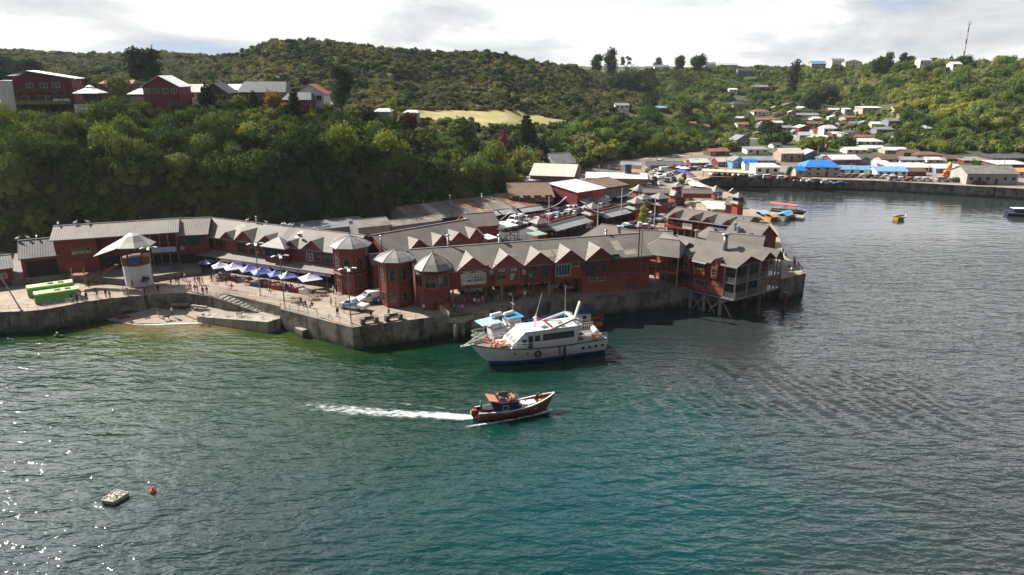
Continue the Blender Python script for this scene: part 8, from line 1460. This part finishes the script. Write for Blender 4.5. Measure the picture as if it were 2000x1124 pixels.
TR = [(290, 168, 88, 78, 'dr', 'huge dark rounded tree behind the crimson chalet', 240), (168, 186, 134, 54, 'sr', 'brownish bushy tree right of the guest house', 228), (232, 190, 148, 48, 'sr', 'pale bushy tree behind the lookout pavilion', 230), (668, 212, 133, 52, 'dt', 'tall leaning dark tree right of the white cliff-top house', 240), (577, 238, 148, 40, 'pc', 'sparse brown conifer standing before the cliff-top houses', 208), (405, 206, 158, 44, 'pc', 'thin conifer before the black and cream house', 210), (497, 214, 172, 36, 'pc', 'conifer before the long slate-roofed house', 214), (534, 208, 177, 38, 'yr', 'golden-leaved small tree on the cliff top', 212), (768, 222, 189, 24, 'bt', 'bright green upright tree by the tiny sheds', 262), (798, 258, 216, 52, 'rr', 'magenta flowering bush tree on the cliff top', 226), (720, 262, 212, 50, 'dr', 'dark round shrub tree left of the magenta bush', 224), (640, 222, 205, 30, 'gr', 'small round shrub by the white cliff-top house', 220), (560, 232, 198, 30, 'yr', 'ochre shrub under the sparse conifer', 210), (470, 212, 188, 34, 'gr', 'dark hedge tree beside the black and cream house', 214), (245, 365, 322, 75, 'yr', 'golden bush low on the cliff face', 172), (1028, 300, 196, 58, 'pc', 'monkey puzzle like conifer rising over the yellow field', 290), (905, 295, 225, 70, 'gr', 'big spreading tree at the right end of the cliff', 240), (985, 312, 250, 24, 'rt', 'narrow reddish tree behind the green barn', 262), (1060, 318, 265, 50, 'pc', 'dark conifer beside the green barn', 272), (1050, 322, 288, 30, 'yr', 'yellowish small tree by the grey cottage', 268), (1175, 330, 275, 74, 'bo', 'light green feathery tree behind the flat white roof', 292), (1140, 300, 262, 60, 'sr', 'olive tree above the mauve annex', 300), (540, 84, 66, 18, 'dc', 'lone conifer on the middle hill crest', None), (1165, 140, 98, 30, 'dr', 'left one of the dark trees on the saddle', 640), (1196, 140, 94, 36, 'dt', 'tall dark tree on the saddle', 640), (1222, 140, 102, 24, 'so', 'thin open tree on the saddle', 650), (1215, 205, 130, 86, 'dr', 'mass of dark trees in the side valley', 560), (1284, 137, 112, 22, 'dr', 'umbrella-shaped dark tree on the far ridge', None), (1328, 140, 105, 30, 'dr', 'left one of the twin trees on the far ridge', 700), (1363, 138, 96, 38, 'dr', 'right one of the twin trees on the far ridge', 700), (1548, 168, 115, 30, 'pt', 'tall dark pine at the head of the valley', 600), (1712, 130, 95, 26, 'dr', 'left of two joined trees on the right ridge', 570), (1730, 130, 94, 30, 'gr', 'right of two joined trees on the right ridge', 570), (1764, 122, 95, 20, 'dr', 'small round tree alone on the right ridge', None), (1855, 134, 104, 20, 'dc', 'pointed conifer left of the telecom mast', 545), (1776, 122, 108, 18, 'gr', 'low shrub tree right of the small round tree', None), (1585, 298, 270, 58, 'br', 'round yellow-green tree amid the town houses', 345), (1650, 300, 272, 60, 'gr', 'broad tree right of the yellow-green one', 350), (1505, 262, 236, 50, 'dr', 'dark spreading tree amid the valley houses', 420), (1408, 272, 246, 22, 'dt', 'dark cypress-like tree by the small white house', 420), (1530, 288, 262, 40, 'gr', 'tree behind the chalet', 370), (1500, 290, 268, 46, 'gr', 'leafy tree above the white two-storey house', 372), (1620, 290, 268, 40, 'gr', 'tree between two broad crowns in the town', 360), (1540, 346, 326, 14, 'dt', 'small dark tree between white block and office', None), (1342, 402, 384, 28, 'yr', 'autumn-coloured bush by the central gate tower', 217), (1256, 442, 402, 22, 'bt', 'yellow-green street tree left of the right court', 178), (1905, 330, 312, 22, 'gr', 'round tree behind the pale warehouse', None), (1330, 365, 345, 16, 'br', 'yellow-green shrub between parasols', 236), (1336, 352, 336, 14, 'yr', 'ochre shrub beside the footpath', 250), (1010, 356, 345, 40, 'br', 'bright shrub at the cliff end yard', 232), (1035, 345, 322, 20, 'br', 'yellowish bush at the corner of the purple hall', 255), (20, 125, 105, 50, 'dr', 'dark tree on the left skyline edge', 400), (5, 190, 110, 60, 'dr', 'tall dark trees at the left edge behind the hostel', 250), (60, 165, 118, 70, 'dr', 'dark tree mass behind the guest house', 330), (1440, 402, 393, 20, 'gr', 'low shrub by the waterside marquee', 203), (1872, 255, 222, 40, 'br', 'yellow-green tree patch on the right slope', None), (1610, 205, 170, 50, 'dr', 'dark grove on the right valley shoulder', None), (1580, 212, 180, 46, 'dr', 'dark grove left of the right valley shoulder', None)]
for k, t in enumerate(TR): tree(t[0], t[1], t[2], t[3], t[4], t[5], t[6], seed=100 + k)
# logs and timber at the beach head
lg = thing('driftwood', 'dark driftwood and timber heap at the head of the beach', 'driftwood', P(335, 603, 1.3)); g = random.Random(8)
for k in range(14): a = g.uniform(-.4, .6); x, y = g.uniform(-3, 3.5), g.uniform(-.7, .9); L = g.uniform(.8, 2.2); MB().tube((x, y, .1), (x + L * math.cos(a), y + L * math.sin(a) * .4, .15 + g.uniform(0, .35)), g.uniform(.06, .14)).build('log', M_BRNW if k % 2 else M_BLK, lg)
for p, w in (((352, 596.5), 'left'), ((389, 601), 'right')): a = P(*p, 1.75); o = MB().box(-1.6, 1.6, -.25, .25, 0, .35).build('timber_beam', M_CONC); o.location = a; o.rotation_euler = (0, 0, -.05 if w == 'left' else -.3); tag(o, w + ' pale beam lying at the wall foot above the beach', 'beam')
# foam: wake, bow wave, surf
def foam_mat():
    m = bpy.data.materials.new('sea_foam'); m.use_nodes = True; nt = m.node_tree; N = nt.nodes.new; L = nt.links.new; b = nt.nodes['Principled BSDF']; b.inputs['Base Color'].default_value = (.62, .66, .65, 1); b.inputs['Roughness'].default_value = .8
    at = N('ShaderNodeAttribute'); at.attribute_name = 'dens'; tc = N('ShaderNodeTexCoord'); mp = N('ShaderNodeMapping'); mp.inputs['Scale'].default_value = (.7, 1.5, 1); L(tc.outputs['Object'], mp.inputs[0]); n = N('ShaderNodeTexNoise'); n.inputs['Scale'].default_value = 1.3; n.inputs['Detail'].default_value = 8; n.inputs['Roughness'].default_value = .72; L(mp.outputs[0], n.inputs['Vector'])
    a = N('ShaderNodeMath'); a.operation = 'ADD'; L(at.outputs['Fac'], a.inputs[0]); L(n.outputs[0], a.inputs[1]); r = N('ShaderNodeMapRange'); r.interpolation_type = 'SMOOTHSTEP'; L(a.outputs[0], r.inputs[0]); r.inputs[1].default_value = .86; r.inputs[2].default_value = 1.26; L(r.outputs[0], b.inputs['Alpha']); return m
M_SEAF = foam_mat()
def foam_strip(name, pts):
    """foam lying on the water: a band that thins toward its edges and tail"""
    P_ = [(P(a, b, .03), w, d) for a, b, w, d in pts]; vs = []; ds = []; fs = []; nc = 9; rows = []
    for (p, w, d), (q, w2, d2) in zip(P_, P_[1:]):
        n = max(3, int((q - p).length / .5)); t_ = (q - p).normalized(); nn = Vector((-t_.y, t_.x, 0))
        for k in range(n):
            t = k / n; rows.append((p.lerp(q, t), nn, w + (w2 - w) * t, d + (d2 - d) * t))
    for i, (c, nn, w, d) in enumerate(rows):
        for j in range(nc): u = j / (nc - 1) * 2 - 1; v = c + nn * (u * w * (1 + .25 * mnoise.noise(Vector((i * .21, j, 3))))); vs.append((v.x, v.y, .03 + .05 * (1 - abs(u)) * d)); ds.append(d * (1 - abs(u) ** 1.6) if 0 < i < len(rows) - 1 else 0)
    for i in range(len(rows) - 1):
        for j in range(nc - 1): fs.append((i * nc + j, i * nc + j + 1, (i + 1) * nc + j + 1, (i + 1) * nc + j))
    me = bpy.data.meshes.new(name); me.from_pydata(vs, [], fs); a = me.attributes.new('dens', 'FLOAT', 'POINT'); a.data.foreach_set('value', ds); me.materials.append(M_SEAF); o = bpy.data.objects.new(name, me); C.objects.link(o); struct(o, 'stuff'); return o
foam_strip('boat_wake', [(934, 816, .7, .9), (900, 815, 1.4, .82), (860, 812, 1.7, .70), (800, 809, 2.0, .62), (740, 806, 2.3, .58), (680, 801, 2.5, .56), (630, 796, 2.8, .48), (570, 790, 3.2, .36), (510, 783, 3.4, .22)])
foam_strip('bow_wave', [(890, 838, .6, .3), (935, 830, .45, .62), (985, 823, .5, .60), (1040, 812, .45, .60), (1072, 803, .6, .75), (1084, 797, .3, .8)])
foam_strip('wake_edge', [(925, 806, .3, .3), (860, 797, .5, .45), (780, 788, .7, .42), (690, 779, .9, .34), (600, 771, 1.0, .2)])
foam_strip('surf', [(225, 630, .3, .3), (268, 634.5, .5, .6), (310, 634.5, .6, .72), (345, 632.5, .6, .74), (400, 631.5, .5, .6), (440, 636, .4, .5), (500, 646, .3, .4)])
# ------------------------------------------------ woods and scrub (nobody could count the bushes)
def woods():
    PRS = PR_CLIFF + PR_BRIGHT + PR_SCRUB + PR_DARK + PR_GOLD + PR_BIG   # 0-2 cliff, 3-4 bright, 5-7 scrub, 8-9 dark, 10 gold
    # the wooded cliff behind the market
    def keep(px, py, x, y, z, K): return (y > K[:, 0] + .5) & (y < K[:, 2] + 14) & (px > -560) & (px < 985)
    p, px, py, K = grid_pts((-1.25, .05), 146, 250, 2.1, keep)
    # steep face needs more: extra points on the face
    q, px2, py2, K2 = grid_pts((-1.25, .05), 146, 250, 1.0, lambda px, py, x, y, z, K: (y > K[:, 0] + .3) & (y < K[:, 1] + 2) & (px > -560) & (px < 985))
    nf = len(q); p = np.concatenate([p, q]); n = len(p); s = rng.uniform(1.7, 3.3, n); s[-nf:] *= .5; ix = rng.choice([0, 1, 2, 3, 8], n, p=[.28, .26, .26, .12, .08])
    Kc = knots(p[:, 0] / (p[:, 1] * cp + (CAMZ - p[:, 2]) * sp))[0]; edge = p[:, 1] > Kc[:, 2] - 9; s = np.where(edge, s * .8, s); bg_ = (rng.random(n) < .10) & (np.arange(n) < n - nf) & (p[:, 1] < Kc[:, 2] - 16); s = np.where(bg_, rng.uniform(3.8, 5.6, n), s); ix = np.where(bg_, rng.choice([11, 12, 13], n, p=[.2, .4, .4]), ix); gap = (np.sin(p[:, 0] * .31 + p[:, 1] * .17) * np.sin(p[:, 1] * .37 - p[:, 0] * .11) > .45) & ~bg_; s = np.where(gap, s * .45, s)
    patch = np.sin(p[:, 0] * .09 + 1) * np.sin(p[:, 1] * .13); ix = np.where((patch > .75) & (rng.random(n) < .5), 4, ix)
    sc = np.stack([s, s, s * rng.uniform(.8, 1.5, n)], 1); p[:, 2] -= s * .25
    scatter('cliff_wood', p, sc, ix, PRS)
    # the plateau and hill behind
    def keep2(px, py, x, y, z, K):
        mead = (px > 800) & (px < 1120) & (py > 217) & (py < 246) & (y > 285) & (y < 352)
        return (y > K[:, 2] + 12) & (y < K[:, 5] + 25) & (px > -560) & (px < 1260) & ~mead
    p, px, py, K = grid_pts((-1.2, .2), 215, 700, 3.3, keep2)
    n = len(p); s = rng.uniform(1.3, 2.9, n) * np.clip(.8 + (p[:, 1] - 250) / 900, .8, 1.3)
    big = rng.random(n) < .05; s = np.where(big, s * 1.45, s); ix = rng.choice([5, 6, 7, 0, 3, 8], n, p=[.26, .24, .22, .10, .08, .10]); ix = np.where(big, rng.choice([8, 9], n), ix)
    low = (p[:, 1] > K[:, 2] + 12) & (p[:, 1] < K[:, 3] + 12) & (px < 830); s = np.where(low, s * .45, s)
    sc = np.stack([s * 1.15, s * 1.15, s * rng.uniform(.7, 1.15, n)], 1); p[:, 2] -= s * .2
    scatter('hill_scrub', p, sc, ix, PRS)
    # the wooded slope above the road and the far valley sides
    def keep3(px, py, x, y, z, K):
        town = (px > 1430) & (py > 300 - (px - 1430) * .0) | ((px > 1440) & (px < 1680) & (py > 262) & (y < 430))
        return (px > 985) & (px < 2120) & (y > K[:, 0] + np.where(px < 1440, 0, 30)) & (y < K[:, 5] + 20) & ~((px < 1260) & (y > K[:, 2] + 12)) & ~town
    p, px, py, K = grid_pts((-.05, .95), 200, 780, 4.0, keep3)
    n = len(p); near = (p[:, 1] < K[:, 2] + 12) & (px < 1440); s = rng.uniform(2.0, 4.2, n); s = np.where(near, s * 1.05, s)
    ix = rng.choice([0, 1, 2, 3, 4, 5, 8], n, p=[.2, .18, .16, .14, .1, .12, .10])
    right = px > 1640; ix = np.where(right & (rng.random(n) < .55), rng.choice([3, 4, 5, 6], n), ix)
    yl = ((px > 1840) & (px < 1925) & (py > 205) & (py < 262)) | ((px > 1695) & (px < 1755) & (py > 228) & (py < 252)); ix = np.where(yl & (rng.random(n) < .75), rng.choice([3, 4], n), ix)
    tw = (px > 1425) & (px < 1765) & (py > 198) & (py < 305); s = np.where(tw, s * .6, s)
    dk = (px > 1150) & (px < 1280) & (py > 130) & (py < 225) & (p[:, 1] > K[:, 3] - 30); ix = np.where(dk, rng.choice([8, 9], n), ix); s = np.where(dk, s * 1.2, s)
    bg_ = (rng.random(n) < .07) & (p[:, 1] < 520) & ~tw; s = np.where(bg_, rng.uniform(4.2, 6.0, n), s); ix = np.where(bg_, rng.choice([11, 12, 13], n), ix)
    sc = np.stack([s * 1.1, s * 1.1, s * rng.uniform(.8, 1.3, n)], 1); p[:, 2] -= s * .2
    scatter('valley_wood', p, sc, ix, PRS)
if not globals().get("NOWOOD"): woods()
# ------------------------------------------------ air
def haze():
    o = MB().box(-2500, 2500, -400, 2450, -7, 110).build('haze', []); m = bpy.data.materials.new('haze_air'); m.use_nodes = True; nt = m.node_tree; nt.nodes.clear(); out = nt.nodes.new('ShaderNodeOutputMaterial'); v = nt.nodes.new('ShaderNodeVolumePrincipled')
    v.inputs['Color'].default_value = (.80, .86, .95, 1); v.inputs['Density'].default_value = .00006; v.inputs['Anisotropy'].default_value = .2; nt.links.new(v.outputs[0], out.inputs['Volume']); o.data.materials.append(m); struct(o, 'stuff')
haze()
